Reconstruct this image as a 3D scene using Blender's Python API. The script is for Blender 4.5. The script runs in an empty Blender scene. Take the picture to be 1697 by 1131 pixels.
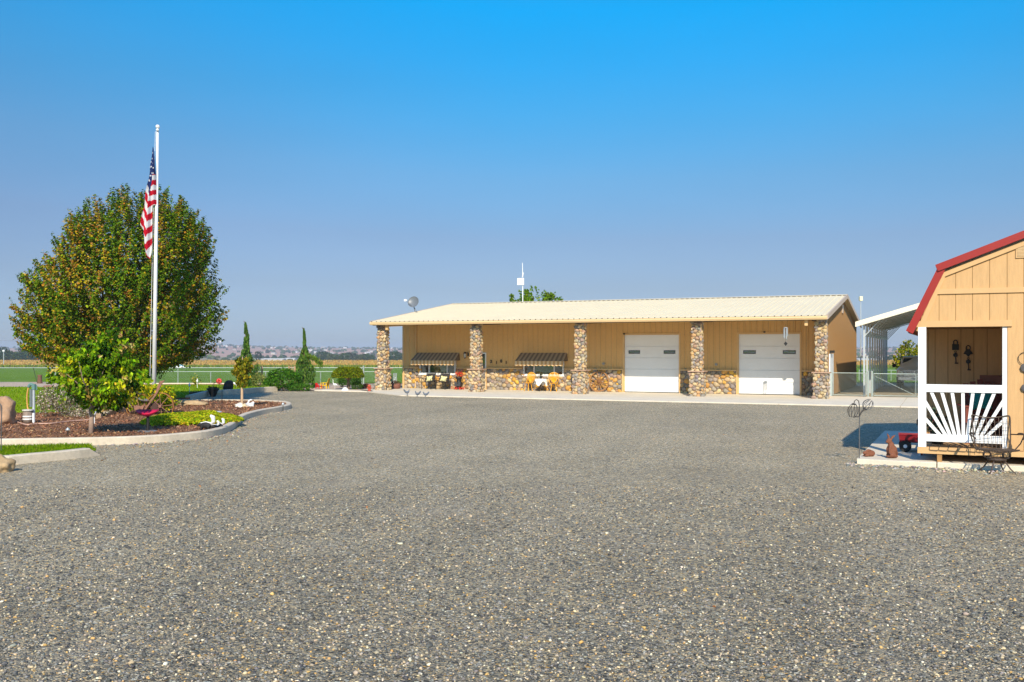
import bpy, bmesh, math, random
import numpy as np
from mathutils import Vector, Matrix, noise
from mathutils.geometry import tessellate_polygon

SC = bpy.context.scene
COL = SC.collection
R = math.radians
# ------------------------------------------------------------------ camera
F, CX, HY, CAMZ = 1588.0, 848.5, 580.5, 2.28        # focal length and horizon in photo pixels, eye height in metres
cam = bpy.data.cameras.new('camera')
cam.sensor_width = 36.0
cam.lens = 36.0 * F / 1697.0
cam.shift_y = (HY - 565.5) / 1697.0
cam.clip_start, cam.clip_end = 0.1, 30000
camo = bpy.data.objects.new('camera', cam)
COL.objects.link(camo)
camo.location = (0, 0, CAMZ)
camo.rotation_euler = (R(90), 0, 0)
SC.camera = camo
# ------------------------------------------------------------------ light
SUN_EL = R(35.4)
sun_h = Vector((-0.01, -1.0)).normalized()
to_sun = Vector((sun_h.x * math.cos(SUN_EL), sun_h.y * math.cos(SUN_EL), math.sin(SUN_EL)))
sl = bpy.data.lights.new('sun', 'SUN')
sl.energy, sl.angle, sl.color = 5.0, R(0.53), (1.0, 0.89, 0.72)
so = bpy.data.objects.new('sun', sl)
COL.objects.link(so)
so.rotation_euler = to_sun.to_track_quat('Z', 'Y').to_euler()
so.location = (-5, -40, 40)
W = bpy.data.worlds.new('World')
SC.world = W
W.use_nodes = True
nt = W.node_tree
bg = nt.nodes['Background']
sky = nt.nodes.new('ShaderNodeTexSky')
sky.sky_type = 'NISHITA'
sky.sun_disc = False
sky.sun_elevation = SUN_EL
sky.sun_rotation = math.atan2(sun_h.x, sun_h.y)
sky.altitude, sky.air_density, sky.dust_density, sky.ozone_density = 200, 1.0, 0.6, 2.0
# deep blue well above the ground haze, paler and more violet towards the horizon
tc = nt.nodes.new('ShaderNodeTexCoord')
sp = nt.nodes.new('ShaderNodeSeparateXYZ')
nt.links.new(tc.outputs['Generated'], sp.inputs[0])
rp = nt.nodes.new('ShaderNodeValToRGB')
el = rp.color_ramp.elements
el[0].position, el[0].color = 0.0, (.30, .37, .58, 1)
el[1].position, el[1].color = 0.62, (.50, .86, 1.25, 1)  # unseen upper sky, brightened as added fill for shaded parts
for p, c in ((.019, (.28, .347, .555, 1)), (.063, (.285, .315, .43, 1)), (.113, (.303, .347, .443, 1)), (.174, (.264, .443, .552, 1)),
             (.233, (.163, .542, .705, 1)), (.284, (.084, .624, .851, 1)), (.333, (.03, .71, .98, 1)), (.42, (.10, .66, .92, 1))):
    e = el.new(p); e.color = c
ma = nt.nodes.new('ShaderNodeMath'); ma.operation = 'MULTIPLY_ADD'; ma.inputs[1].default_value = .36; ma.inputs[2].default_value = 1.0
mn = nt.nodes.new('ShaderNodeMath'); mn.operation = 'MINIMUM'; mn.inputs[1].default_value = 0.0; nt.links.new(sp.outputs['X'], mn.inputs[0])
nt.links.new(mn.outputs[0], ma.inputs[0])                 # a little paler towards the west
mz = nt.nodes.new('ShaderNodeMath'); mz.operation = 'MULTIPLY'; nt.links.new(sp.outputs['Z'], mz.inputs[0]); nt.links.new(ma.outputs[0], mz.inputs[1])
nt.links.new(mz.outputs[0], rp.inputs[0])
mu = nt.nodes.new('ShaderNodeMix'); mu.data_type = 'RGBA'; mu.blend_type = 'MULTIPLY'
mu.inputs['Factor'].default_value = 1.0
nt.links.new(sky.outputs[0], mu.inputs['A']); nt.links.new(rp.outputs[0], mu.inputs['B'])
# thin uneven haze in the air above
hm_ = nt.nodes.new('ShaderNodeMapping'); hm_.inputs['Scale'].default_value = (1.2, 1.2, 5); nt.links.new(tc.outputs['Generated'], hm_.inputs[0])
hn_ = nt.nodes.new('ShaderNodeTexNoise'); hn_.inputs['Scale'].default_value = 1.6; hn_.inputs['Detail'].default_value = 4; nt.links.new(hm_.outputs[0], hn_.inputs['Vector'])
hr_ = nt.nodes.new('ShaderNodeMapRange'); hr_.inputs['From Min'].default_value = .3; hr_.inputs['From Max'].default_value = .7; hr_.inputs['To Min'].default_value = 1.30; hr_.inputs['To Max'].default_value = 1.40
nt.links.new(hn_.outputs['Fac'], hr_.inputs[0])
vs = nt.nodes.new('ShaderNodeVectorMath'); vs.operation = 'SCALE'; vs.inputs['Scale'].default_value = 1.35
nt.links.new(hr_.outputs[0], vs.inputs['Scale']); nt.links.new(mu.outputs['Result'], vs.inputs[0]); nt.links.new(vs.outputs[0], bg.inputs[0])
bg.inputs[1].default_value = 0.13
SC.view_settings.view_transform = 'Standard'
SC.view_settings.look = 'None'
SC.view_settings.exposure = 0.15
SC.view_settings.gamma = 1.0
SC.cycles.use_denoising = True
SC.cycles.max_bounces = 6
SC.cycles.diffuse_bounces = 3
SC.cycles.transparent_max_bounces = 12
SC.cycles.volume_bounces = 0

# ------------------------------------------------------------------ places
TH = R(24.3)
cT, sT = math.cos(TH), math.sin(TH)
def G(px, py, z=0.0):                       # ground point seen at a photo pixel
    y = F * (CAMZ - z) / (py - HY)
    return Vector(((px - CX) / F * y, y, z))
def P(px, py, y):                           # point at distance y seen at a photo pixel
    return Vector(((px - CX) / F * y, y, CAMZ - (py - HY) / F * y))
def UV(u, v, z=0.0):                        # workshop axes: u along its front, v away from it
    return Vector((u * cT + v * sT, -u * sT + v * cT, z))
def U(px, v):
    t = (px - CX) / F
    return v * (t * cT - sT) / (cT + t * sT)
def ZV(px, py, v):                          # height of a pixel on the plane v
    u = U(px, v)
    return CAMZ - (py - HY) / F * (-u * sT + v * cT)

# ------------------------------------------------------------------ materials
MATS = {}
def mat(name, col=(.5, .5, .5), rough=.6, metal=0, var=.18, scale=6, bump=0, bscale=40, attr=False, trans=0, spec=.4, var2=0, scale2=.6, stretch=None):
    if name in MATS: return MATS[name]
    m = bpy.data.materials.new(name); m.use_nodes = True
    t = m.node_tree; n = t.nodes; l = t.links
    b = n['Principled BSDF']
    b.inputs['Roughness'].default_value = rough
    b.inputs['Metallic'].default_value = metal
    b.inputs['Specular IOR Level'].default_value = spec
    tcn = n.new('ShaderNodeTexCoord'); co = tcn.outputs['Object']
    if stretch:
        mp = n.new('ShaderNodeMapping'); mp.inputs['Scale'].default_value = stretch
        l.new(co, mp.inputs[0]); co = mp.outputs[0]
    if attr:
        a = n.new('ShaderNodeAttribute'); a.attribute_name = 'col'; src = a.outputs['Color']
    else:
        a = n.new('ShaderNodeRGB'); a.outputs[0].default_value = (*col, 1); src = a.outputs[0]
    for vv, ss in ((var, scale), (var2, scale2)):
        if vv <= 0: continue
        no = n.new('ShaderNodeTexNoise'); no.inputs['Scale'].default_value = ss
        no.inputs['Detail'].default_value = 5; no.inputs['Roughness'].default_value = .65
        l.new(co, no.inputs['Vector'])
        mr = n.new('ShaderNodeMapRange')
        mr.inputs['From Min'].default_value = .25; mr.inputs['From Max'].default_value = .75
        mr.inputs['To Min'].default_value = 1 - vv; mr.inputs['To Max'].default_value = 1 + vv
        l.new(no.outputs['Fac'], mr.inputs[0])
        vm = n.new('ShaderNodeVectorMath'); vm.operation = 'SCALE'
        l.new(src, vm.inputs[0]); l.new(mr.outputs[0], vm.inputs['Scale']); src = vm.outputs[0]
    l.new(src, b.inputs['Base Color'])
    if bump:
        no = n.new('ShaderNodeTexNoise'); no.inputs['Scale'].default_value = bscale; no.inputs['Detail'].default_value = 6
        l.new(co, no.inputs['Vector'])
        bu = n.new('ShaderNodeBump'); bu.inputs['Strength'].default_value = bump; bu.inputs['Distance'].default_value = .02
        l.new(no.outputs['Fac'], bu.inputs['Height']); l.new(bu.outputs[0], b.inputs['Normal'])
    if trans:
        tr = n.new('ShaderNodeBsdfTranslucent'); l.new(src, tr.inputs[0])
        mx = n.new('ShaderNodeMixShader'); mx.inputs[0].default_value = trans
        l.new(b.outputs[0], mx.inputs[1]); l.new(tr.outputs[0], mx.inputs[2])
        l.new(mx.outputs[0], n['Material Output'].inputs[0])
    MATS[name] = m
    return m
def glass(name, col, refl=.3, rough=.03):
    if name in MATS: return MATS[name]
    m = bpy.data.materials.new(name); m.use_nodes = True
    n = m.node_tree.nodes; l = m.node_tree.links; b = n['Principled BSDF']
    b.inputs['Base Color'].default_value = (*col, 1); b.inputs['Roughness'].default_value = rough
    g = n.new('ShaderNodeBsdfGlossy'); g.inputs['Roughness'].default_value = rough; g.inputs['Color'].default_value = (.8, .85, .85, 1)
    no = n.new('ShaderNodeTexNoise'); no.inputs['Scale'].default_value = 1.2
    bu = n.new('ShaderNodeBump'); bu.inputs['Strength'].default_value = .06; bu.inputs['Distance'].default_value = .05
    l.new(no.outputs['Fac'], bu.inputs['Height']); l.new(bu.outputs[0], g.inputs['Normal'])
    mx = n.new('ShaderNodeMixShader'); mx.inputs[0].default_value = refl
    l.new(b.outputs[0], mx.inputs[1]); l.new(g.outputs[0], mx.inputs[2]); l.new(mx.outputs[0], n['Material Output'].inputs[0])
    MATS[name] = m
    return m

# ------------------------------------------------------------------ objects
def tag(o, label=None, cat=None, group=None, kind=None):
    if label: o['label'] = label
    if cat: o['category'] = cat
    if group: o['group'] = group
    if kind: o['kind'] = kind
    return o
def thing(name, label, cat, loc=(0, 0, 0), rz=0.0, group=None):
    o = bpy.data.objects.new(name, None); COL.objects.link(o)
    o.empty_display_size = .2
    o.location = loc; o.rotation_euler = (0, 0, rz)
    return tag(o, label, cat, group)
def dup(root, loc=None, rz=None, label=None, group=None):
    r = root.copy(); COL.objects.link(r)
    if loc is not None: r.location = loc
    if rz is not None: r.rotation_euler = (0, 0, rz)
    if label: r['label'] = label
    if group: r['group'] = group
    for ch in list(root.children):
        c = ch.copy(); COL.objects.link(c); c.parent = r
        for g in list(ch.children):
            d = g.copy(); COL.objects.link(d); d.parent = c
    return r

ICO = {}
def ico(sub):
    if sub not in ICO:
        bm = bmesh.new(); bmesh.ops.create_icosphere(bm, subdivisions=sub, radius=1)
        ICO[sub] = (np.array([v.co[:] for v in bm.verts]), [tuple(v.index for v in f.verts) for f in bm.faces]); bm.free()
    return ICO[sub]

class MB:
    def __init__(s, off=(0, 0, 0)):
        s.v = []; s.f = []; s.m = []; s.c = []; s.off = Vector(off)
    def add(s, vs, fs, mi=0, col=(1, 1, 1)):
        o = len(s.v); s.v.extend(tuple(v) for v in vs)
        for f in fs:
            s.f.append(tuple(i + o for i in f)); s.m.append(mi); s.c.append(col)
        return s
    def box(s, c, d, rz=0, mi=0, col=(1, 1, 1), rot=None):
        h = [x / 2 for x in d]
        M = rot if rot is not None else Matrix.Rotation(rz, 3, 'Z')
        c = Vector(c)
        vs = [c + M @ Vector((x * h[0], y * h[1], z * h[2])) for z in (-1, 1) for y in (-1, 1) for x in (-1, 1)]
        return s.add(vs, [(0, 2, 3, 1), (4, 5, 7, 6), (0, 1, 5, 4), (2, 6, 7, 3), (0, 4, 6, 2), (1, 3, 7, 5)], mi, col)
    def bx(s, x0, x1, y0, y1, z0, z1, mi=0, col=(1, 1, 1)):
        return s.box(((x0 + x1) / 2, (y0 + y1) / 2, (z0 + z1) / 2), (abs(x1 - x0), abs(y1 - y0), abs(z1 - z0)), 0, mi, col)
    def bar(s, a, b, w, h, mi=0, col=(1, 1, 1), up=(0, 0, 1)):           # rectangular bar from a to b
        a, b = Vector(a), Vector(b); d = b - a; L = d.length; x = d.normalized(); up = Vector(up)
        y = up.cross(x)
        if y.length < 1e-4: y = Vector((0, 1, 0)).cross(x)
        y.normalize(); z = x.cross(y)
        return s.box((a + b) / 2, (L, w, h), mi=mi, col=col, rot=Matrix((x, y, z)).transposed())
    def tube(s, pts, r, n=6, mi=0, col=(1, 1, 1), closed=False, caps=True):
        pts = [Vector(p) for p in pts]; k = len(pts)
        rs = r if isinstance(r, (list, tuple)) else [r] * k
        o = len(s.v); ref = None
        for i, p in enumerate(pts):
            if closed: d = pts[(i + 1) % k] - pts[i - 1]
            else: d = pts[min(i + 1, k - 1)] - pts[max(i - 1, 0)]
            d = d.normalized() if d.length > 1e-9 else Vector((0, 0, 1))
            if ref is None: ref = d.orthogonal().normalized()
            a = (ref - d * ref.dot(d))
            a = a.normalized() if a.length > 1e-6 else d.orthogonal().normalized()
            ref = a; b = d.cross(a)
            for j in range(n):
                t = 2 * math.pi * j / n
                s.v.append(tuple(p + (a * math.cos(t) + b * math.sin(t)) * rs[i]))
        for i in range(k if closed else k - 1):
            i2 = (i + 1) % k
            for j in range(n):
                j2 = (j + 1) % n
                s.f.append((o + i * n + j, o + i * n + j2, o + i2 * n + j2, o + i2 * n + j)); s.m.append(mi); s.c.append(col)
        if caps and not closed:
            s.f.append(tuple(o + j for j in range(n))[::-1]); s.m.append(mi); s.c.append(col)
            s.f.append(tuple(o + (k - 1) * n + j for j in range(n))); s.m.append(mi); s.c.append(col)
        return s
    def ring(s, c, rad, r, axis=(0, 0, 1), n=24, k=6, mi=0, a0=0, a1=2 * math.pi):
        ax = Vector(axis).normalized(); a = ax.orthogonal().normalized(); b = ax.cross(a); c = Vector(c)
        full = abs(a1 - a0 - 2 * math.pi) < 1e-6
        pts = [c + (a * math.cos(a0 + (a1 - a0) * i / n) + b * math.sin(a0 + (a1 - a0) * i / n)) * rad for i in range(n if full else n + 1)]
        return s.tube(pts, r, k, mi, closed=full)
    def lathe(s, prof, n=16, c=(0, 0, 0), mi=0, col=(1, 1, 1), rot=None):
        c = Vector(c); o = len(s.v); k = len(prof)
        for r, z in prof:
            for j in range(n):
                t = 2 * math.pi * j / n
                p = Vector((r * math.cos(t), r * math.sin(t), z))
                s.v.append(tuple(c + (rot @ p if rot is not None else p)))
        for i in range(k - 1):
            for j in range(n):
                j2 = (j + 1) % n
                s.f.append((o + i * n + j, o + i * n + j2, o + (i + 1) * n + j2, o + (i + 1) * n + j)); s.m.append(mi); s.c.append(col)
        for idx, rev in ((0, True), (k - 1, False)):
            if prof[idx][0] > 1e-4:
                f = tuple(o + idx * n + j for j in range(n)); s.f.append(f[::-1] if rev else f); s.m.append(mi); s.c.append(col)
        return s
    def prism(s, poly, a, b, axis='y', mi=0, col=(1, 1, 1)):              # polygon in the two other axes, extruded a..b
        n = len(poly)
        def pt(p, t): return {'x': (t, p[0], p[1]), 'y': (p[0], t, p[1]), 'z': (p[0], p[1], t)}[axis]
        vs = [pt(p, a) for p in poly] + [pt(p, b) for p in poly]
        fs = [(i, (i + 1) % n, n + (i + 1) % n, n + i) for i in range(n)]
        tri = tessellate_polygon([[Vector((p[0], p[1], 0)) for p in poly]])
        fs += [tuple(t) for t in tri] + [tuple(n + i for i in t[::-1]) for t in tri]
        return s.add(vs, fs, mi, col)
    def blob(s, c, r, sub=2, amp=.12, fr=1.6, seed=0, mi=0, col=(1, 1, 1), rot=None):
        V, Fc = ico(sub); c = Vector(c)
        if not isinstance(r, (tuple, list)): r = (r, r, r)
        vs = []
        for p in V:
            q = Vector(p); k = 1 + amp * noise.noise(q * fr + Vector((seed * 7.3, seed * 3.1, seed)))
            q = Vector((q.x * r[0] * k, q.y * r[1] * k, q.z * r[2] * k))
            vs.append(c + (rot @ q if rot is not None else q))
        return s.add(vs, Fc, mi, col)
    def mesh(s, name, mats, smooth=False):
        me = bpy.data.meshes.new(name)
        o = s.off
        me.from_pydata([(v[0] - o.x, v[1] - o.y, v[2] - o.z) for v in s.v], [], s.f)
        for m in mats: me.materials.append(m)
        me.polygons.foreach_set('material_index', s.m)
        if any(c != (1, 1, 1) for c in s.c):
            at = me.attributes.new('col', 'FLOAT_COLOR', 'CORNER')
            cs = []
            for f, c in zip(s.f, s.c): cs.extend((c[0], c[1], c[2], 1.0) * len(f))
            at.data.foreach_set('color', cs)
        bm = bmesh.new(); bm.from_mesh(me); bmesh.ops.recalc_face_normals(bm, faces=bm.faces); bm.to_mesh(me); bm.free()
        if smooth: me.polygons.foreach_set('use_smooth', [True] * len(me.polygons))
        me.update()
        return me
    def build(s, name, mats, parent=None, smooth=False, bevel=0, loc=None, rz=None):
        if not isinstance(mats, (list, tuple)): mats = [mats]
        o = bpy.data.objects.new(name, s.mesh(name, mats, smooth)); COL.objects.link(o)
        if parent is not None: o.parent = parent
        if loc is not None: o.location = loc
        if rz is not None: o.rotation_euler = (0, 0, rz)
        if bevel:
            b = o.modifiers.new('bevel', 'BEVEL'); b.width = bevel; b.segments = 2; b.limit_method = 'ANGLE'
        return o

def bulk(name, V, tf, cols, m, parent=None, smooth=False):
    """n copies of one small shape (V: n,k,3; tf: faces of the shape) in ONE mesh, a colour per copy"""
    n, k, _ = V.shape
    tf = np.array(tf); q = tf.shape[1]
    Fi = (tf[None] + (np.arange(n) * k)[:, None, None]).reshape(-1)
    nf = n * tf.shape[0]
    me = bpy.data.meshes.new(name)
    me.vertices.add(n * k); me.vertices.foreach_set('co', V.reshape(-1).astype(np.float32))
    me.loops.add(nf * q); me.loops.foreach_set('vertex_index', Fi.astype(np.int32))
    me.polygons.add(nf); me.polygons.foreach_set('loop_start', (np.arange(nf) * q).astype(np.int32))
    at = me.attributes.new('col', 'FLOAT_COLOR', 'CORNER')
    c4 = np.concatenate([cols, np.ones((n, 1))], 1)
    at.data.foreach_set('color', np.repeat(c4, tf.shape[0] * q, 0).reshape(-1).astype(np.float32))
    if smooth: me.polygons.foreach_set('use_smooth', np.ones(nf, bool))
    me.materials.append(m)
    me.update(calc_edges=True); me.validate()
    o = bpy.data.objects.new(name, me); COL.objects.link(o)
    if parent is not None: o.parent = parent
    return o
def frames(nrm, rng):
    nrm = nrm / np.maximum(np.linalg.norm(nrm, axis=1, keepdims=True), 1e-6)
    r = rng.normal(size=nrm.shape); a = np.cross(nrm, r); a /= np.maximum(np.linalg.norm(a, axis=1, keepdims=True), 1e-6)
    return a, np.cross(nrm, a), nrm
LEAF = np.array([(-.5, 0, 0), (-.05, -.36, .07), (.5, 0, -.05), (-.05, .36, .07)])
LEAF_F = [(0, 1, 2, 3)]
def leaf_mesh(name, pts, size, cols, m, parent, rng, up=.35, out=None, shape=None, axis=None):
    n = len(pts); T = LEAF if shape is None else shape
    nr = rng.normal(size=(n, 3)); nr /= np.linalg.norm(nr, axis=1, keepdims=True)
    nr[:, 2] += up
    if out is not None: nr += out
    a, b, c = frames(nr, rng)
    if axis is not None:
        ax = axis / np.linalg.norm(axis, axis=1, keepdims=True); a = ax
        b = np.cross(nr, a); b /= np.maximum(np.linalg.norm(b, axis=1, keepdims=True), 1e-6); c = np.cross(a, b)
    V = pts[:, None, :] + size[:, None, None] * (T[None, :, 0, None] * a[:, None] + T[None, :, 1, None] * b[:, None] + T[None, :, 2, None] * c[:, None])
    return bulk(name, V, LEAF_F, cols, m, parent)
def pick(rng, pal, wts, n, jit=.25, hue=.08):
    pal = np.array(pal); i = rng.choice(len(pal), n, p=np.array(wts) / np.sum(wts))
    return np.clip(pal[i] * (1 + jit * rng.normal(size=(n, 1))) * (1 + hue * rng.normal(size=(n, 3))), .004, .95)
def catmull(pts, k=8, closed=False):
    pts = [Vector(p) for p in pts]; n = len(pts); out = []
    for i in range(n if closed else n - 1):
        p0, p1, p2, p3 = ([pts[(i + j) % n] for j in (-1, 0, 1, 2)] if closed else
                          [pts[max(i - 1, 0)], pts[i], pts[i + 1], pts[min(i + 2, n - 1)]])
        for j in range(k):
            t = j / k
            out.append(.5 * ((2 * p1) + (p2 - p0) * t + (2 * p0 - 5 * p1 + 4 * p2 - p3) * t * t + (3 * p1 - p0 - 3 * p2 + p3) * t ** 3))
    if not closed: out.append(pts[-1])
    return out
def sweep(path, prof, closed=False, mb=None, mi=0):
    """profile (offset to the left of the path, height) carried along a path on the ground"""
    mb = mb or MB(); n = len(path); k = len(prof); vs = []; fs = []
    for i, p in enumerate(path):
        d = (path[(i + 1) % n] - path[i - 1]) if closed else (path[min(i + 1, n - 1)] - path[max(i - 1, 0)])
        d = Vector((d.x, d.y, 0)).normalized(); l = Vector((-d.y, d.x, 0))
        for o, z in prof: vs.append(Vector((p.x, p.y, p.z)) + l * o + Vector((0, 0, z)))
    for i in range(n if closed else n - 1):
        i2 = (i + 1) % n
        for j in range(k - 1): fs.append((i * k + j, i2 * k + j, i2 * k + j + 1, i * k + j + 1))
    if not closed: fs += [tuple(range(k)), tuple((n - 1) * k + j for j in range(k))[::-1]]
    return mb.add(vs, fs, mi)
def sheet(name, poly, m, z=None, kind='structure'):
    vs = [Vector((p[0], p[1], p[2] if z is None else z)) for p in poly]
    mb = MB(); mb.add(vs, [tuple(t) for t in tessellate_polygon([vs])])
    o = mb.build(name, m)
    for p in o.data.polygons:
        if p.normal.z < 0: p.flip()
    tag(o, kind=kind)
    return o
def in_poly(rng, poly, n):
    poly = np.array([(p[0], p[1]) for p in poly]); lo, hi = poly.min(0), poly.max(0); out = []
    x1, y1 = poly[:, 0], poly[:, 1]; x2, y2 = np.roll(x1, -1), np.roll(y1, -1)
    while len(out) < n:
        q = lo + rng.random((n * 2, 2)) * (hi - lo)
        c = ((y1[None] > q[:, 1:]) != (y2[None] > q[:, 1:])) & (q[:, :1] < (x2 - x1)[None] * (q[:, 1:] - y1[None]) / ((y2 - y1)[None] + 1e-12) + x1[None])
        out.extend(q[c.sum(1) % 2 == 1])
    return np.array(out[:n])
def fused(name, shapes, m, parent=None, voxel=.02, smooth=True, loc=None, rz=None, factor=3):
    """ellipsoids and tapered limbs melted into ONE continuous skin"""
    mb = MB()
    for sh in shapes:
        if sh[0] == 'e': mb.blob(sh[1], sh[2], 2, 0, rot=sh[3] if len(sh) > 3 else None)
        else: mb.tube(sh[1], sh[2], 8)
    o = mb.build(name, m)
    rm = o.modifiers.new('r', 'REMESH'); rm.mode = 'VOXEL'; rm.voxel_size = voxel
    sm = o.modifiers.new('s', 'SMOOTH'); sm.iterations = factor; sm.factor = .5
    dg = bpy.context.evaluated_depsgraph_get(); dg.update()
    me = bpy.data.meshes.new_from_object(o.evaluated_get(dg))
    o.modifiers.clear(); old = o.data; o.data = me; bpy.data.meshes.remove(old); me.name = name
    if not me.materials: me.materials.append(m)
    me.polygons.foreach_set('use_smooth', [True] * len(me.polygons))
    if parent is not None: o.parent = parent
    if loc is not None: o.location = loc
    if rz is not None: o.rotation_euler = (0, 0, rz)
    return o

# ================================================================== GROUND
def zt(y):
    if y < 66: return 0.0
    if y < 488: return -.0164 * (y - 66)
    if y < 720: return -6.92
    if y < 1000: return -6.92 - (y - 720) * .011
    return -10.0
rng = np.random.default_rng(7)

def gravel_mat():
    m = bpy.data.materials.new('gravel'); m.use_nodes = True
    t = m.node_tree; n = t.nodes; l = t.links; b = n['Principled BSDF']
    b.inputs['Roughness'].default_value = .85; b.inputs['Specular IOR Level'].default_value = .25
    co = n.new('ShaderNodeTexCoord').outputs['Object']
    def vor(s, r=1.0):
        v = n.new('ShaderNodeTexVoronoi'); v.inputs['Scale'].default_value = s; v.inputs['Randomness'].default_value = r
        l.new(co, v.inputs['Vector']); return v
    def ramp(src, stops, interp='CONSTANT'):
        r = n.new('ShaderNodeValToRGB'); r.color_ramp.interpolation = interp
        e = r.color_ramp.elements
        while len(e) > 1: e.remove(e[-1])
        for i, (p, c) in enumerate(stops):
            x = e[0] if i == 0 else e.new(p)
            x.position = p; x.color = (*c, 1)
        l.new(src, r.inputs[0]); return r.outputs[0]
    stops = [(0, (.125, .115, .09)), (.15, (.25, .228, .175)), (.32, (.385, .345, .255)), (.52, (.51, .435, .29)), (.68, (.66, .53, .32)), (.83, (.85, .66, .37)), (.93, (.84, .51, .16)), (.965, (.96, .90, .70))]
    def chan(v):
        s = n.new('ShaderNodeSeparateColor'); l.new(v.outputs['Color'], s.inputs[0]); return s
    v1 = vor(58); v2 = vor(31); s1 = chan(v1); s2 = chan(v2)
    c1 = ramp(s1.outputs[0], stops); c2 = ramp(s2.outputs[0], stops)
    gt = n.new('ShaderNodeMath'); gt.operation = 'GREATER_THAN'; gt.inputs[1].default_value = .66; l.new(s2.outputs[1], gt.inputs[0])
    mx = n.new('ShaderNodeMix'); mx.data_type = 'RGBA'; l.new(gt.outputs[0], mx.inputs['Factor']); l.new(c1, mx.inputs['A']); l.new(c2, mx.inputs['B'])
    src = mx.outputs['Result']
    for sc, lo, hi, st in ((.22, .89, 1.09, (1, 1, 1)), (1.3, .95, 1.05, (1, .5, 1)), (9, .86, 1.14, (1, 1, 1))):
        mp = n.new('ShaderNodeMapping'); mp.inputs['Scale'].default_value = st; l.new(co, mp.inputs[0])
        no = n.new('ShaderNodeTexNoise'); no.inputs['Scale'].default_value = sc; no.inputs['Detail'].default_value = 4; l.new(mp.outputs[0], no.inputs['Vector'])
        mr = n.new('ShaderNodeMapRange'); mr.inputs['From Min'].default_value = .3; mr.inputs['From Max'].default_value = .7
        mr.inputs['To Min'].default_value = lo; mr.inputs['To Max'].default_value = hi; l.new(no.outputs['Fac'], mr.inputs[0])
        vm = n.new('ShaderNodeVectorMath'); vm.operation = 'SCALE'; l.new(src, vm.inputs[0]); l.new(mr.outputs[0], vm.inputs['Scale']); src = vm.outputs[0]
    # shade between chippings painted in: colour darkens towards the near end of the yard
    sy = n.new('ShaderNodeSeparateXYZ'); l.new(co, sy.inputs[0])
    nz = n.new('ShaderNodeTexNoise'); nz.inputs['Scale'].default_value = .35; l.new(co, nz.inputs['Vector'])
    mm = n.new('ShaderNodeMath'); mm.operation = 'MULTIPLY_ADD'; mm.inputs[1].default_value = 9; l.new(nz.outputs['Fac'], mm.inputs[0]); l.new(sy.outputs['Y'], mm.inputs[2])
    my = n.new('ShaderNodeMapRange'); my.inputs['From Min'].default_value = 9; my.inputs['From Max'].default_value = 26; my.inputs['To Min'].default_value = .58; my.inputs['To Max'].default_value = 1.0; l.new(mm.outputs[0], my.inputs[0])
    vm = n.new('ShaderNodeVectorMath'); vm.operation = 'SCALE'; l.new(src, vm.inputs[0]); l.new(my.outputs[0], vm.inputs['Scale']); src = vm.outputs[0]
    # faint wheel lanes towards the garage doors
    mw = n.new('ShaderNodeMapping'); mw.inputs['Rotation'].default_value = (0, 0, R(17)); l.new(co, mw.inputs[0])
    wv = n.new('ShaderNodeTexWave'); wv.bands_direction = 'X'; wv.inputs['Scale'].default_value = .145; wv.inputs['Distortion'].default_value = 2.4; wv.inputs['Detail'].default_value = 3; wv.inputs['Detail Scale'].default_value = .25
    l.new(mw.outputs[0], wv.inputs['Vector'])
    mw2 = n.new('ShaderNodeMapRange'); mw2.inputs['To Min'].default_value = .965; mw2.inputs['To Max'].default_value = 1.02; l.new(wv.outputs['Fac'], mw2.inputs[0])
    vm = n.new('ShaderNodeVectorMath'); vm.operation = 'SCALE'; l.new(src, vm.inputs[0]); l.new(mw2.outputs[0], vm.inputs['Scale']); src = vm.outputs[0]
    # sandy fines showing through in patches
    no = n.new('ShaderNodeTexNoise'); no.inputs['Scale'].default_value = .5; no.inputs['Detail'].default_value = 6; l.new(co, no.inputs['Vector'])
    mr = n.new('ShaderNodeMapRange'); mr.inputs['From Min'].default_value = .52; mr.inputs['From Max'].default_value = .75; mr.inputs['To Max'].default_value = .35; l.new(no.outputs['Fac'], mr.inputs[0])
    m2 = n.new('ShaderNodeMix'); m2.data_type = 'RGBA'; l.new(mr.outputs[0], m2.inputs['Factor']); l.new(src, m2.inputs['A']); m2.inputs['B'].default_value = (.46, .39, .29, 1)
    l.new(m2.outputs['Result'], b.inputs['Base Color'])
    iv = n.new('ShaderNodeMath'); iv.operation = 'MULTIPLY'; iv.inputs[1].default_value = -1; l.new(v1.outputs['Distance'], iv.inputs[0])
    ad = n.new('ShaderNodeMath'); ad.operation = 'ADD'; l.new(iv.outputs[0], ad.inputs[0]); l.new(s1.outputs[2], ad.inputs[1])
    bu = n.new('ShaderNodeBump'); bu.inputs['Strength'].default_value = 1.0; bu.inputs['Distance'].default_value = .016
    l.new(ad.outputs[0], bu.inputs['Height']); l.new(bu.outputs[0], b.inputs['Normal'])
    return m
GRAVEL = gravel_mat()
def strip_sheet(name, x0, x1, ys, m, dz=0.0, f=zt):
    mb = MB(); vs = []
    for y in ys: vs += [(x0, y, f(y) + dz), (x1, y, f(y) + dz)]
    mb.add(vs, [(2 * i, 2 * i + 1, 2 * i + 3, 2 * i + 2) for i in range(len(ys) - 1)])
    return tag(mb.build(name, m), kind='structure')
strip_sheet('ground', -6000, 6000, [-300, 0, 66, 488, 720, 1000, 6500], GRAVEL)

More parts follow.
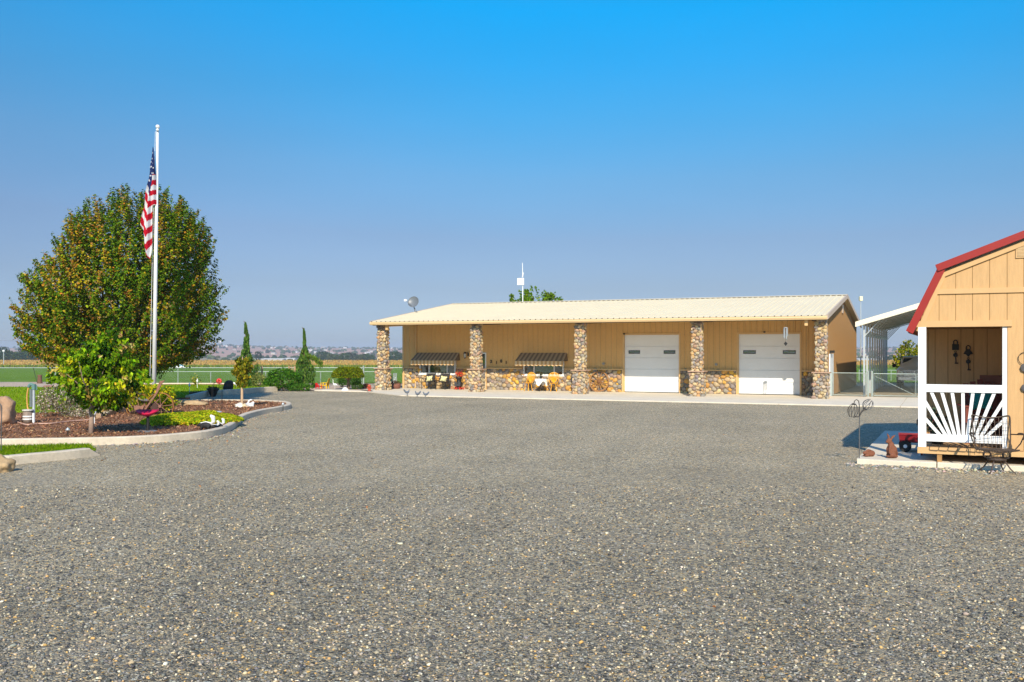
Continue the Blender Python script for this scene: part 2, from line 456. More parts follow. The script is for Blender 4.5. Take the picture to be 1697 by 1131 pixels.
M_FIELD = mat('alfalfa', (.115, .215, .006), .95, spec=.05, var=.22, scale=.35, var2=.22, scale2=.03, bump=.6, bscale=3, stretch=(1, .5, 1))
M_LAWN = mat('lawn_turf', (.20, .30, .004), .95, spec=.05, var=.25, scale=1.1, var2=.3, scale2=9, bump=.5, bscale=60)
M_VAL = mat('valley_ground', (.26, .22, .12), .95, var=.4, scale=.012, var2=.3, scale2=.05)
M_TAN = mat('river_gravel', (.50, .38, .27), .9, var=.3, scale=3, var2=.35, scale2=22, bump=.8, bscale=25)
M_CONC = mat('concrete', (.70, .62, .48), .85, var=.12, scale=1.4, var2=.10, scale2=24, bump=.15, bscale=60)
M_KERB = mat('kerb_concrete', (.60, .51, .38), .85, var=.16, scale=1.7, var2=.14, scale2=14, bump=.2, bscale=40)
strip_sheet('field', -700, 700, [65.4, 66, 488, 520], M_FIELD, .03)
strip_sheet('valley', -3000, 3000, [715, 720, 1000, 2200], M_VAL, .05)
strip_sheet('lawn', -150, 150, [-200, -6], M_LAWN, .02)

# loose chips lying on the drive, biggest share close to the camera
def chips(n, y0, y1):
    y = y0 + (y1 - y0) * rng.random(n) ** 1.5
    x = (rng.random(n) * 2 - 1) * (y * .58)
    V, Fc = ico(1)
    s = .0066 + .008 * rng.random(n) ** 2 + .010 * (rng.random(n) > .985)
    q = V[None] * (1 + .35 * rng.normal(size=(n, 12, 1)).clip(-1, 1))
    q = q * np.stack([1 + .4 * rng.random(n), .7 + .4 * rng.random(n), .55 + .25 * rng.random(n)], 1)[:, None] * s[:, None, None]
    a = rng.random(n) * 6.28; ca, sa = np.cos(a)[:, None], np.sin(a)[:, None]
    q = np.stack([q[..., 0] * ca - q[..., 1] * sa, q[..., 0] * sa + q[..., 1] * ca, q[..., 2]], -1)
    q += np.stack([x, y, s * .35], 1)[:, None]
    return q, s
q, s = chips(46000, 5.6, 16)
cols = pick(rng, [(.09, .09, .085), (.19, .185, .165), (.30, .28, .24), (.43, .36, .25), (.62, .49, .30), (.74, .66, .48), (.62, .39, .14)], [32, 26, 16, 11, 9, 3, 3], len(q), .15, .03)
M_CHIP = mat('stone_chips', rough=.8, attr=True, var=.2, scale=60, spec=.3)
tag(bulk('loose_gravel', q, ico(1)[1], cols, M_CHIP), kind='stuff')

# ------------------------------------------------------------------ concrete apron in front of the workshop, cast in bays
UW, VW = -17.4, 48.9                       # workshop origin
def uvpoly(pts): return [UV(u, v) for u, v in pts]
ap = MB()
def slab(mb, uv, z0, z1): mb.prism([(p.x, p.y) for p in uvpoly(uv)], z0, z1, 'z')
us = [-24.6, -20.2, -15.6, -11.0, -6.3, -1.6, 3.2, 8.0, 13.0]
slab(ap, [(-29.6, 48.8), (-29.6, 45.0), (-28.2, 43.8), (-24.62, 41.0), (-24.62, 48.8)], -.1, .05)
for a, b in zip(us[:-1], us[1:]):
    slab(ap, [(a, 41.0), (b - .02, 41.0), (b - .02, 45.2), (a, 45.2)], -.1, .05)
    slab(ap, [(a, 45.22), (b - .02, 45.22), (b - .02, 48.8), (a, 48.8)], -.1, .05)
tag(ap.build('concrete_apron', M_CONC, bevel=.01), kind='structure')
APZ = .05
# narrow strip that edges the planting bed left of the porch
def solid(name, pix, z0, z1, m, z=0, bevel=.02):
    mb = MB(); mb.prism([(p.x, p.y) for p in [G(*q) for q in pix]], z0, z1, 'z')
    return tag(mb.build(name, m, bevel=bevel), kind='structure')
solid('edging_strip', [(520, 648.2), (619, 650.5), (617, 648.8), (540, 646.6)], -.05, .05, M_CONC)
sheet('planting_bed', [G(*q) + Vector((0, 0, .03)) for q in [(500, 648), (616, 648.6), (622, 640), (500, 640)]], M_TAN)

# ------------------------------------------------------------------ lawn, kerbs, mulch island
KZ = .185
outer_px = [(-520, 749), (-240, 745.5), (-90, 743.5), (0, 741), (120, 739), (200, 737), (258, 734), (300, 730.5), (341, 726), (368, 720.5), (384, 714), (394, 706.5), (402, 699.5), (414, 693.5), (438, 687),
            (462, 682.8), (479, 679), (483, 675.6), (476, 672.8), (458, 671.3), (430, 670), (395, 669.4), (355, 669.2), (292, 669)]
outer = catmull([G(*p) for p in outer_px], 5)
kp = [(0, -.05), (0, KZ - .025), (.03, KZ), (.17, KZ), (.2, KZ - .025), (.2, -.05)]
tag(sweep(outer, kp).build('island_kerb', M_KERB), kind='structure')
inner = []
for i, p in enumerate(outer):
    d = outer[min(i + 1, len(outer) - 1)] - outer[max(i - 1, 0)]; d.normalize()
    inner.append(p + Vector((-d.y, d.x, 0)) * .19)
back_px = [(225, 677), (165, 689), (60, 691), (-90, 691), (-520, 692)]
mulch_poly = [(p.x, p.y) for p in inner] + [(p.x, p.y) for p in [G(*q) for q in back_px]]
M_MULCH = mat('bark_mulch', (.22, .105, .05), .95, var=.4, scale=14, var2=.2, scale2=.8, bump=1, bscale=30)
MZ = .13
sheet('mulch_bed', mulch_poly, M_MULCH, MZ)
n = 38000
pt = in_poly(rng, mulch_poly, n)
V = np.array([(-.5, -.14, 0), (.5, -.16, 0), (.45, .16, .05), (-.5, .13, .03)])
a, b, c = frames(np.stack([.55 * rng.normal(size=n), .55 * rng.normal(size=n), np.ones(n)], 1), rng)
s = .03 + .055 * rng.random(n) ** 1.5
Q = np.stack([pt[:, 0], pt[:, 1], MZ + .012 + .03 * rng.random(n)], 1)[:, None] + s[:, None, None] * (V[None, :, 0, None] * a[:, None] + V[None, :, 1, None] * b[:, None] + V[None, :, 2, None] * c[:, None])
tag(bulk('bark_chips', Q, [(0, 1, 2, 3)], pick(rng, [(.30, .135, .06), (.20, .085, .04), (.42, .21, .10), (.55, .34, .19), (.11, .05, .025)], [34, 28, 20, 8, 12], n), mat('bark', attr=True, rough=.9, var=.2, scale=30)), kind='stuff')
# front strip of grass behind its own low kerb
k2 = [G(*p) for p in [(-420, 800), (-90, 782), (0, 772.5), (20, 771), (60, 767), (107, 762.5), (150, 757.5), (166, 755.5)]]
k2 = catmull(k2, 4)
mb = MB(); nK = len(k2)
for i in range(nK): pass
sweep(k2[:-4], [(0, -.05), (0, KZ - .02), (.03, KZ), (.2, KZ), (.22, KZ - .02), (.22, -.05)], mb=mb)
e0 = k2[-5]; e1 = k2[-1]; d = (e1 - e0).normalized(); L = Vector((-d.y, d.x, 0)) * .22
mb.add([e0, e0 + L, e0 + Vector((0, 0, KZ - .02)), e0 + L + Vector((0, 0, KZ - .02)), e1 + Vector((0, 0, .02)), e1 + L + Vector((0, 0, .02)), e1, e1 + L],
       [(2, 3, 5, 4), (0, 2, 4, 6), (1, 7, 5, 3), (6, 4, 5, 7)])
tag(mb.build('grass_kerb', M_KERB), kind='structure')
strip = [p + Vector((-.05, .2, 0)) for p in k2[:-3]] + [G(*q) for q in [(150, 745.5), (110, 745), (60, 746.5), (10, 748), (-90, 750), (-420, 758)]]
sheet('grass_strip', [(p.x, p.y) for p in strip], M_LAWN, .10)
def blades(name, poly, n, z, h0, h1, pal, wts, w=.012):
    pt = in_poly(rng, poly, n); h = h0 + (h1 - h0) * rng.random(n); az = rng.random(n) * 6.28
    dx, dy = np.cos(az) * w, np.sin(az) * w; lx, ly = .5 * h * rng.normal(size=n), .5 * h * rng.normal(size=n)
    B = np.stack([pt[:, 0], pt[:, 1], np.full(n, z)], 1)
    Q = np.stack([B + np.stack([-dx, -dy, 0 * dx], 1), B + np.stack([dx, dy, 0 * dx], 1), B + np.stack([lx, ly, h], 1)], 1)
    return tag(bulk(name, Q, [(0, 1, 2)], pick(rng, pal, wts, n, .2), mat('grass_blade', attr=True, rough=.95, var=0, trans=.3, spec=.03)), kind='stuff')
GP = [(.13, .24, .004), (.19, .31, .005), (.26, .34, .008), (.07, .14, .004), (.36, .36, .05)]
blades('grass', [(p.x, p.y) for p in strip], 34000, .10, .03, .085, GP, [30, 34, 16, 14, 6], .009)
lawn_px = [(-620, 693), (-90, 692), (60, 692), (165, 690), (225, 678), (292, 669.5), (315, 665), (347, 656.8), (375, 654.5), (400, 653.2), (430, 650.5), (462, 648.4), (468, 642), (455, 640.4), (370, 640.2), (300, 640), (220, 641), (100, 644.5), (-90, 643), (-620, 643)]
lawn_poly = [(p.x, p.y) for p in [G(*q) for q in lawn_px]]
sheet('lawn', lawn_poly, M_LAWN, .09)
blades('grass', lawn_poly, 30000, .09, .03, .08, GP, [30, 36, 18, 8, 6], .02)
lk = catmull([G(*p) for p in [(315, 665.2), (347, 656.8), (362, 655.4), (375, 654.6), (400, 653.3), (430, 650.6), (460, 648.7)]], 5)
tag(sweep(lk, [(0, -.05), (0, .24), (.02, .26), (.18, .26), (.2, .24), (.2, -.05)]).build('lawn_kerb', M_KERB), kind='structure')
sheet('gravel_border', [G(*q) + Vector((0, 0, .05)) for q in [(-700, 643), (100, 644.6), (220, 641.2), (230, 636), (100, 634.5), (-700, 634.5)]], M_TAN)
M_BARK2 = mat('orange_bark', (.34, .13, .03), .95, var=.3, scale=4)
sheet('bark_border', [G(*q) + Vector((0, 0, .05)) for q in [(222, 641), (300, 640), (455, 640.4), (500, 641), (500, 638.6), (230, 637.6)]], M_BARK2)
mb = MB(); sweep(catmull([G(*q) for q in [(200, 638.4), (300, 638), (400, 638.2), (500, 638.6)]], 3), [(0, 0), (0, .12), (.16, .12), (.16, 0)], mb=mb)
tag(mb.build('mow_strip', M_CONC), kind='structure')

# ------------------------------------------------------------------ corn, far valley, hill town
M_CORN = mat('corn_mass', (.20, .17, .03), .95, var=.3, scale=.05, var2=.25, scale2=.5)
mb = MB()
mb.add([(-420, 490, -7.2), (360, 490, -7.2), (-420, 490, -5.5), (360, 490, -5.5), (-420, 705, -7.3), (360, 705, -7.3), (-420, 705, -5.5), (360, 705, -5.5)],
       [(0, 1, 3, 2), (2, 3, 7, 6), (1, 5, 7, 3), (0, 2, 6, 4)])
corn = tag(mb.build('corn_field', M_CORN), kind='stuff')
def stand(name, n, x0, x1, y0, y1, zb, h0, h1, pal, wts, w):
    x = x0 + (x1 - x0) * rng.random(n); y = y0 + (y1 - y0) * rng.random(n) ** 1.3
    zg = np.array([zt(t) for t in y]); top = h0 + (h1 - h0) * rng.random(n)
    B = np.stack([x, y, zg + zb], 1); lean = .35 * rng.normal(size=n); az = rng.normal(size=n) * .6
    dx, dy = np.cos(az) * w, np.sin(az) * w; o = np.zeros(n)
    Q = np.stack([B + np.stack([-dx, -dy, o], 1), B + np.stack([dx, dy, o], 1), B + np.stack([dx * .5 + lean, dy, top], 1), B + np.stack([-dx * .5 + lean, -dy, top], 1)], 1)
    return bulk(name, Q, [(0, 1, 2, 3)], pick(rng, pal, wts, n, .2), mat('corn_leaf', attr=True, rough=.9, var=.0, trans=.25, spec=.2), corn)
stand('corn_stalks', 16000, -420, 360, 478, 486, 0, 1.35, 1.8, [(.19, .26, .015), (.13, .19, .01), (.26, .29, .02), (.34, .30, .04)], [30, 30, 25, 8], .22)
stand('corn_tassels', 26000, -420, 360, 490, 700, 1.1, .9, 1.2, [(.56, .33, .075), (.47, .27, .06), (.62, .40, .12), (.40, .29, .05)], [36, 30, 14, 8], .3)

def hz(x, y):
    k = min(max((y - 1700) / 2300, 0), 1); k = k * k * (3 - 2 * k)
    X4 = x * 4000 / max(y, 1)
    xs = [-2600, -1600, -1330, -1200, -1050, -800, -560, -300, 300, 1200, 1700, 2600]
    hs = [8, 12, 21, 22, 14, 11, 9, 7, 6, 9, 13, 10]
    h = np.interp(X4, xs, hs)
    return -10 + k * (h + 10) + 2.2 * noise.noise(Vector((x * .004, y * .004, 0))) * k
mb = MB(); nx, ny = 70, 40
xs = [-3600 + 7200 * i / nx for i in range(nx + 1)]; ys = [1650 + 2700 * j / ny for j in range(ny + 1)]
mb.add([(x, y, hz(x, y)) for y in ys for x in xs], [(j * (nx + 1) + i, j * (nx + 1) + i + 1, (j + 1) * (nx + 1) + i + 1, (j + 1) * (nx + 1) + i) for j in range(ny) for i in range(nx)])
M_HILL = mat('dry_hillside', (.46, .26, .17), .95, var=.35, scale=.006, var2=.25, scale2=.03)
tag(mb.build('hills', M_HILL, smooth=True), kind='structure')
# a farther ridge
mb = MB(); pts = []
for i in range(61):
    x = -4200 + 8400 * i / 60; h = np.interp(x, [-4200, -1500, -300, 1200, 2300, 4200], [10, 14, 16, 13, 20, 22]) + 3 * noise.noise(Vector((x * .0016, 3, 0)))
    pts.append((x, h))
vs = []
for x, h in pts: vs += [(x, 4700, -10), (x, 5200, h), (x, 5700, -10)]
mb.add(vs, [(3 * i + a, 3 * i + 3 + a, 3 * i + 4 + a, 3 * i + 1 + a) for i in range(60) for a in (0, 1)])
tag(mb.build('hills', mat('far_ridge', (.12, .14, .10), .95, var=.3, scale=.004), smooth=True), kind='structure')
# scrub and street trees on the hillside and valley floor: a far-off mass
n = 1900
n = 2700; y = np.concatenate([1750 + 2350 * rng.random(2000) ** .8, 900 + 700 * rng.random(700)]); x = (rng.random(n) * 1.1 - .56) * y
keep = np.array([noise.noise(Vector((a * .006, b * .004, 5))) > -.12 for a, b in zip(x, y)]); x, y = x[keep], y[keep]; n = len(x)
z = np.array([hz(a, b) if b > 1700 else -10 for a, b in zip(x, y)])
r = (2.6 + 3.4 * rng.random(n)) * np.where(y < 1700, .55, .8)
Vv = ico(2)[0]
Q = Vv[None] * (1 + .25 * rng.normal(size=(n, len(Vv), 1)).clip(-1, 1)) * np.stack([r * 1.3, r, r * (.8 + .5 * rng.random(n))], 1)[:, None] + np.stack([x, y, z + r * .6], 1)[:, None]
tag(bulk('far_woods', Q, ico(2)[1], pick(rng, [(.05, .075, .03), (.04, .06, .03), (.08, .09, .03), (.03, .05, .03)], [3, 3, 2, 2], n), mat('far_leaves', attr=True, rough=1, var=.2, scale=.5, spec=.1)), kind='stuff')
# houses of the hill town
M_PALE = mat('pale_siding', rough=.8, attr=True, var=.05)
hr = random.Random(3)
protos = []
for k, (w, d, h, c, rc) in enumerate([(10, 8, 3, (.62, .58, .52), (.35, .32, .3)), (8, 7, 3.6, (.55, .47, .40), (.22, .2, .2)), (13, 8, 2.8, (.70, .68, .66), (.5, .48, .45)), (9, 7, 3.2, (.45, .40, .36), (.3, .18, .13))]):
    mb = MB(); mb.bx(-w / 2, w / 2, -d / 2, d / 2, -1, h, col=c); mb.prism([(-d / 2 - .6, h + .01), (d / 2 + .6, h + .01), (0, h + 2.4)], -w / 2 - .5, w / 2 + .5, 'x', col=rc)
    protos.append(mb.mesh('hillside_house', [M_PALE]))
nh = 0
while nh < 62:
    y = 1900 + 2000 * hr.random(); x = y * (-.34 + .25 * hr.random()) if nh < 52 else y * (.355 + .06 * hr.random())
    o = bpy.data.objects.new('hillside_house', protos[hr.randrange(4)]); COL.objects.link(o)
    o.location = (x, y, hz(x, y)); o.rotation_euler = (0, 0, hr.uniform(-.5, .5))
    tag(o, 'tiny pale house among trees on the hazy hillside beyond the corn', 'house', 'houses of the hill town'); nh += 1
p = P(365, 573, 3950)
t = thing('water_tower', 'tiny white water tower on the hazy hilltop right of the maple', 'water tower', (p.x, p.y, hz(p.x, p.y)))
MB().lathe([(4, 9), (7, 11), (7.5, 17), (5, 20), (0, 21)], 14).build('tank', mat('white_steel', (.85, .85, .85), .5, var=.03), t, True)
MB().lathe([(2, -2), (1.8, 9.2)], 10).build('stem', MATS['white_steel'], t, True)
M_SHEDW = mat('pale_metal', (.82, .79, .72), .6, var=.06, scale=.3)
for px, w, h, y, lab in ((446, 34, 1.0, 1050, 'long low cream warehouse beyond the corn right of the first spire tree'), (476, 20, .9, 1120, 'long low pale warehouse beyond the corn, right of the cream one'),
                         (1434, 18, 2.2, 900, 'white farm building beyond the field, seen left of the carport posts'), (1474, 22, 3.4, 1000, 'low white farm building beyond the field between carport and pickup')):
    q = P(px, 597, y); t = thing('warehouse', lab, 'warehouse', (q.x, q.y, -10))
    MB().bx(-w / 2, w / 2, -8, 8, -.5, h + 1.2).build('wall', M_SHEDW, t)
    MB().prism([(-8.6, h + 1.21), (8.6, h + 1.21), (0, h + 2.2)], -w / 2 - .4, w / 2 + .4, 'x').build('roof', mat('pale_roof', (.7, .66, .6), .6, var=.05), t)
# the air
mb = MB(); mb.bx(-6500, 6500, -320, 6600, -11.5, 34)
hzo = tag(mb.build('haze', []), kind='stuff')
hm = bpy.data.materials.new('haze'); hm.use_nodes = True
hn = hm.node_tree.nodes; hn.remove(hn['Principled BSDF'])
pv = hn.new('ShaderNodeVolumePrincipled'); pv.inputs['Color'].default_value = (.78, .87, 1, 1)
pv.inputs['Density'].default_value = 1.9e-4; pv.inputs['Anisotropy'].default_value = 0
hm.node_tree.links.new(pv.outputs[0], hn['Material Output'].inputs['Volume'])
hzo.data.materials.append(hm)

# fallen leaves and litter on the gravel, thickest along the kerb and under the dogwood
n = 520
i = rng.integers(16, len(outer) - 40, n); off_ = np.abs(rng.normal(size=n)) * 1.1 + .05
lx = np.array([outer[k].x for k in i]) + .35 * rng.normal(size=n) + off_ * .5; ly = np.array([outer[k].y for k in i]) - off_
lx[380:] = (rng.random(140) * 2 - 1) * 11; ly[380:] = 8 + 26 * rng.random(140)
V = np.array([(-.5, -.05, 0), (0, -.32, .12), (.5, .05, .02), (0, .32, .1)])
a, b, c = frames(np.stack([.4 * rng.normal(size=n), .4 * rng.normal(size=n), np.ones(n)], 1), rng); s = .035 + .03 * rng.random(n)
Q = np.stack([lx, ly, np.full(n, .012)], 1)[:, None] + s[:, None, None] * (V[None, :, 0, None] * a[:, None] + V[None, :, 1, None] * b[:, None] + V[None, :, 2, None] * c[:, None])
tag(bulk('leaf_litter', Q, [(0, 1, 2, 3)], pick(rng, [(.45, .20, .06), (.55, .34, .12), (.30, .16, .07), (.60, .50, .25)], [4, 3, 3, 1], n), MATS['bark']), kind='stuff')
# coarser stones kicked up against the kerbs and the slab
n = 900
i = rng.integers(0, len(outer) - 30, n); off_ = np.abs(rng.normal(size=n)) * .25 + .03
px_ = np.array([outer[k].x for k in i]) + .2 * rng.normal(size=n); py_ = np.array([outer[k].y for k in i]) - off_
px_[450:] = 6.6 + 5 * rng.random(450); py_[450:] = 19.15 - (px_[450:] - 6.95) * .472 - .05 - np.abs(rng.normal(size=450)) * .4
V, Fc = ico(1); s = .014 + .02 * rng.random(n) ** 2
q = V[None] * (1 + .3 * rng.normal(size=(n, 12, 1)).clip(-1, 1)) * np.array([1.2, .9, .65]) * s[:, None, None] + np.stack([px_, py_, s * .4], 1)[:, None]
tag(bulk('loose_gravel', q, Fc, pick(rng, [(.24, .235, .22), (.36, .34, .30), (.5, .42, .3), (.62, .52, .36), (.15, .15, .145)], [4, 4, 3, 2, 2], n, .15), M_CHIP), kind='stuff')

# ================================================================== WORKSHOP
M_TANW = mat('tan_steel', (.74, .45, .17), .55, var=.05, scale=1.2, var2=.05, scale2=9, spec=.35)
M_TRIM = mat('tan_trim', (.72, .46, .20), .5, var=.05, scale=3)
M_GUT = mat('gutter_tan', (.80, .57, .30), .45, var=.04, scale=2)
M_ROOF = mat('cream_roof', (.80, .685, .455), .5, var=.05, scale=.8, var2=.05, scale2=12, spec=.3)
M_RAKE = mat('rake_trim', (.55, .42, .30), .5, var=.05)
M_RIBSHADE = mat('painted_rib_shade', (.20, .105, .035), .8, var=.1)  # darker tan on one flank of each rib, shade painted as colour
M_BEAM = mat('dark_steel', (.09, .055, .035), .7, var=.2)
M_MORT = mat('mortar', (.22, .17, .125), .95, var=.25, scale=18)
M_STONE = mat('river_stone', attr=True, rough=.75, var=.22, scale=16, bump=.3, bscale=50, spec=.3)
M_LEDGE = mat('stone_ledge', (.42, .27, .18), .8, var=.2, scale=10, bump=.3)
M_WHITE = mat('white_door', (.86, .86, .85), .5, var=.03, scale=2)
M_WTRIM = mat('white_trim', (.82, .82, .78), .5, var=.04)
M_PANE = glass('window_pane', (.015, .02, .018), .22)
M_REFLPANE = glass('painted_reflection_pane', (.012, .075, .016), .25)  # reflection of the lawn painted in as a green base colour
M_DARK = mat('dark_rubber', (.02, .02, .02), .7, var=.2)
M_BLACK = mat('black_iron', (.018, .017, .016), .5, var=.3, scale=20)

V0, VR, VB = 45.55, 55.2, 64.8             # eave, ridge, back eave
UL, UR = -29.1, -5.15                     # left and right ends
ZE, ZRG = 3.86, 5.27
WB = thing('workshop_building', 'long tan metal workshop with cream ribbed roof, stone pillars and two white garage doors', 'workshop', UV(UW, VW), -TH)
OFF = (UW, VW, 0)                          # pieces below are laid out in u, v, z and hung on the workshop
def roofz(v): return ZE + (ZRG - ZE) * (1 - abs(v - VR) / (VR - V0))
PAL_P = [(.32, .28, .23), (.44, .35, .23), (.54, .39, .21), (.58, .43, .23), (.52, .31, .14), (.34, .24, .18), (.24, .21, .185), (.62, .50, .32), (.44, .27, .17)]
WT_P = [15, 16, 15, 12, 11, 9, 8, 6, 5]
PAL_W = [(.34, .28, .22), (.58, .32, .08), (.64, .36, .06), (.48, .36, .21), (.30, .24, .20), (.52, .38, .20), (.24, .21, .19), (.58, .46, .28), (.42, .26, .16)]
WT_W = [18, 14, 11, 14, 12, 11, 9, 7, 6]
srng = np.random.default_rng(21)
IV2, IF2 = ico(2); IF2 = np.array(IF2)
keepf = IF2[IV2[IF2].mean(1)[:, 2] > -.35]
def stone_face(w, h, rmin, rmax, holes=()):
    """cobbles packed on a w x h face; returns (x, y, rx, ry, angle)"""
    out = []; cells = {}; cs = rmax * 2.2
    radii = np.sort(rmin + (rmax - rmin) * srng.random(int(w * h / (rmin * rmin) * 1.6)) ** 2.2)[::-1]
    for r in radii:
        for _ in range(7):
            x, y = srng.random() * w, srng.random() * h
            if any(a < x < b and c < y < d for a, b, c, d in holes): continue
            cx, cy = int(x / cs), int(y / cs); ok = True
            for i in (-1, 0, 1):
                for j in (-1, 0, 1):
                    for X, Y, RR in cells.get((cx + i, cy + j), ()):
                        if (x - X) ** 2 + (y - Y) ** 2 < ((RR + r) * .86) ** 2: ok = False; break
                    if not ok: break
                if not ok: break
            if ok:
                cells.setdefault((cx, cy), []).append((x, y, r))
                out.append((x, y, r * (1 + .22 * srng.random()), r * (.78 + .25 * srng.random()), (srng.random() - .5) * 1.6)); break
    return out
def stones(name, faces, pal, wts, parent):
    Q = []
    for o, ux, nrm, w, h, rmin, rmax, holes in faces:
        o, ux, nrm = np.array(o, float), np.array(ux, float), np.array(nrm, float)
        for x, y, rx, ry, a in stone_face(w, h, rmin, rmax, holes):
            p = IV2 * (1 + .16 * srng.normal(size=(42, 1)).clip(-1.2, 1.2))
            X = p[:, 0] * rx * math.cos(a) - p[:, 1] * ry * math.sin(a); Y = p[:, 0] * rx * math.sin(a) + p[:, 1] * ry * math.cos(a)
            Zd = p[:, 2] * min(rx, ry) * .62
            Q.append(o + (x + X)[:, None] * ux + (y + Y)[:, None] * np.array([0, 0, 1.]) + Zd[:, None] * nrm)
    Q = np.array(Q) - np.array(OFF)
    return bulk(name, Q, keepf, pick(srng, pal, wts, len(Q), .10, .025), M_STONE, parent, smooth=True)

# stone pillars
PU = [U(634, V0 + .35), U(789, V0 + .35), U(961.5, V0 + .35), U(1155.5, V0 + .35), U(1361, V0 + .35)]
for k, pu in enumerate(PU):
    mb = MB(OFF)
    wb, wt = .66, .49; vc = V0 + .1 + wb / 2
    mb.bx(pu - wb / 2 + .04, pu + wb / 2 - .04, vc - wb / 2 + .04, vc + wb / 2 - .04, APZ, 1.22)
    mb.bx(pu - wt / 2 + .04, pu + wt / 2 - .04, vc - wt / 2 + .04, vc + wt / 2 - .04, 1.27, roofz(vc) - .22)
    pil = mb.build('stone_pillar', M_MORT, WB)
    fs = []
    for w, z0, z1 in ((wb, APZ + .01, 1.2), (wt, 1.29, 3.66)):
        h = w / 2 - .035
        for nx_, ny_ in ((0, -1), (1, 0), (-1, 0), (0, 1)):
            if ny_ == 1: continue
            tx, ty = -ny_, nx_
            fs.append(((pu + nx_ * h - tx * (w / 2 - .02), vc + ny_ * h - ty * (w / 2 - .02), z0), (tx, ty, 0), (nx_, ny_, 0), w - .04, z1 - z0, .038, .10, ()))
    stones('stone_facing', fs, PAL_P, WT_P, pil)
    MB(OFF).bx(pu - wb / 2 - .07, pu + wb / 2 + .07, vc - wb / 2 - .07, vc + wb / 2 + .07, 1.22, 1.275).build('ledge', M_LEDGE, pil, bevel=.008)

# walls with ribbed siding
DOORS = [(U(1035, VW), U(1125.3, VW)), (U(1224.3, VW), U(1325.5, VW))]
WIN = [(U(696.8, VW), U(756.6, VW)), (U(868.6, VW), U(935.4, VW))]
ENT = (U(799, VW) - .35, U(806, VW))
DH = 3.08
mb = MB(OFF)
def ribs(mb, p0, p1, z0, z1f, n, step=.305, r=.03, w=.05, mi=0):
    """upright ribs along a wall line p0->p1 (u,v); z1f(u,v) is the top"""
    a, b = Vector(p0), Vector(p1); d = b - a; L = d.length; d.normalize(); k = int(L / step)
    for i in range(k + 1):
        q = a + d * (i * step + .08)
        if (q - a).length > L - .03: break
        for s, ww in ((0, w), (.1, w * .35), (.2, w * .35)):
            c = q + d * s
            if (c - a).length > L - .03: continue
            zz = z1f(c.x, c.y)
            z00 = z0(c.x) if callable(z0) else z0
            if zz - z00 < .05: continue
            e = r if s == 0 else r * .3
            t = d * (ww / 2); nn = Vector(n) * e
            mb.add([(*(c - t * 1.7), z00), (*(c + t * 1.7), z00), (*(c + t + nn), z00), (*(c - t + nn), z00),
                    (*(c - t * 1.7), zz), (*(c + t * 1.7), zz), (*(c + t + nn), zz), (*(c - t + nn), zz)],
                   [(3, 2, 6, 7), (2, 1, 5, 6), (0, 1, 2, 3), (4, 7, 6, 5)], mi)
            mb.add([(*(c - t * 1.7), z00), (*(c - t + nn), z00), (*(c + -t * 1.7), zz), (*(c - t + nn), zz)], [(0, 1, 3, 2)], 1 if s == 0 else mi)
zt_w = roofz(VW) - .12
WST = 1.22                                        # top of the wainscot
cuts = sorted([(a, b, DH) for a, b in DOORS] + [(ENT[0], ENT[1], 2.16)])
u0 = UL
for a, b, h in cuts + [(UR, UR, 0)]:
    mb.bx(u0, a, VW, VW + .15, APZ, zt_w)
    if h: mb.bx(a, b, VW, VW + .15, h, zt_w)
    u0 = b
def zlow(u):
    for a, b, h in cuts:
        if a - .12 < u < b + .12: return h + .08
    for a, b in WIN:
        if a - .5 < u < b + .5: return 2.0
    return WST + .05
ribs(mb, (UL, VW), (UR, VW), zlow, lambda u, v: zt_w - .02, (0, -1))
# gable end, left end, back, porch wing
def gable(u, n, vs, mb):
    mb.add([(u, vs, APZ), (u, VB - .3, APZ), (u, VB - .3, roofz(VB - .3) - .1), (u, VR, ZRG - .1), (u, vs, roofz(vs) - .1)], [(0, 1, 2, 3, 4)])
    ribs(mb, (u, vs), (u, VB - .3), APZ, lambda a, v: roofz(v) - .12, (n, 0))
gable(UR + .02, 1, 46.35, mb)
mb.bx(UR - .12, UR + .01, 46.35, VW - .01, APZ, roofz(46.4) - .14)
gable(UL, -1, VW, mb)
mb.bx(UL, UR, VB - .45, VB - .3, APZ, roofz(VB - .3) - .12)
mb.build('wall', [M_TANW, M_RIBSHADE], WB)
# corner and opening trim
mb = MB(OFF)
mb.bx(UR - .06, UR + .07, 46.28, 46.36, APZ, roofz(46.3) - .16); mb.build('corner_trim', M_TRIM, WB); mb = MB(OFF)
for a, b in DOORS:
    dm = MB(OFF)
    dm.prism([(a - .09, APZ), (a, APZ), (a, DH), (b, DH), (b, APZ), (b + .09, APZ), (b + .09, DH + .085), (a - .09, DH + .085)], VW - .045, VW - .003, 'y')
    dm.build('door_trim', M_TRIM, WB)
mb.bx(UL - .05, UL + .06, VW - .05, VW - .003, APZ, zt_w - .02)
mb.build('corner_trim', M_TRIM, WB)
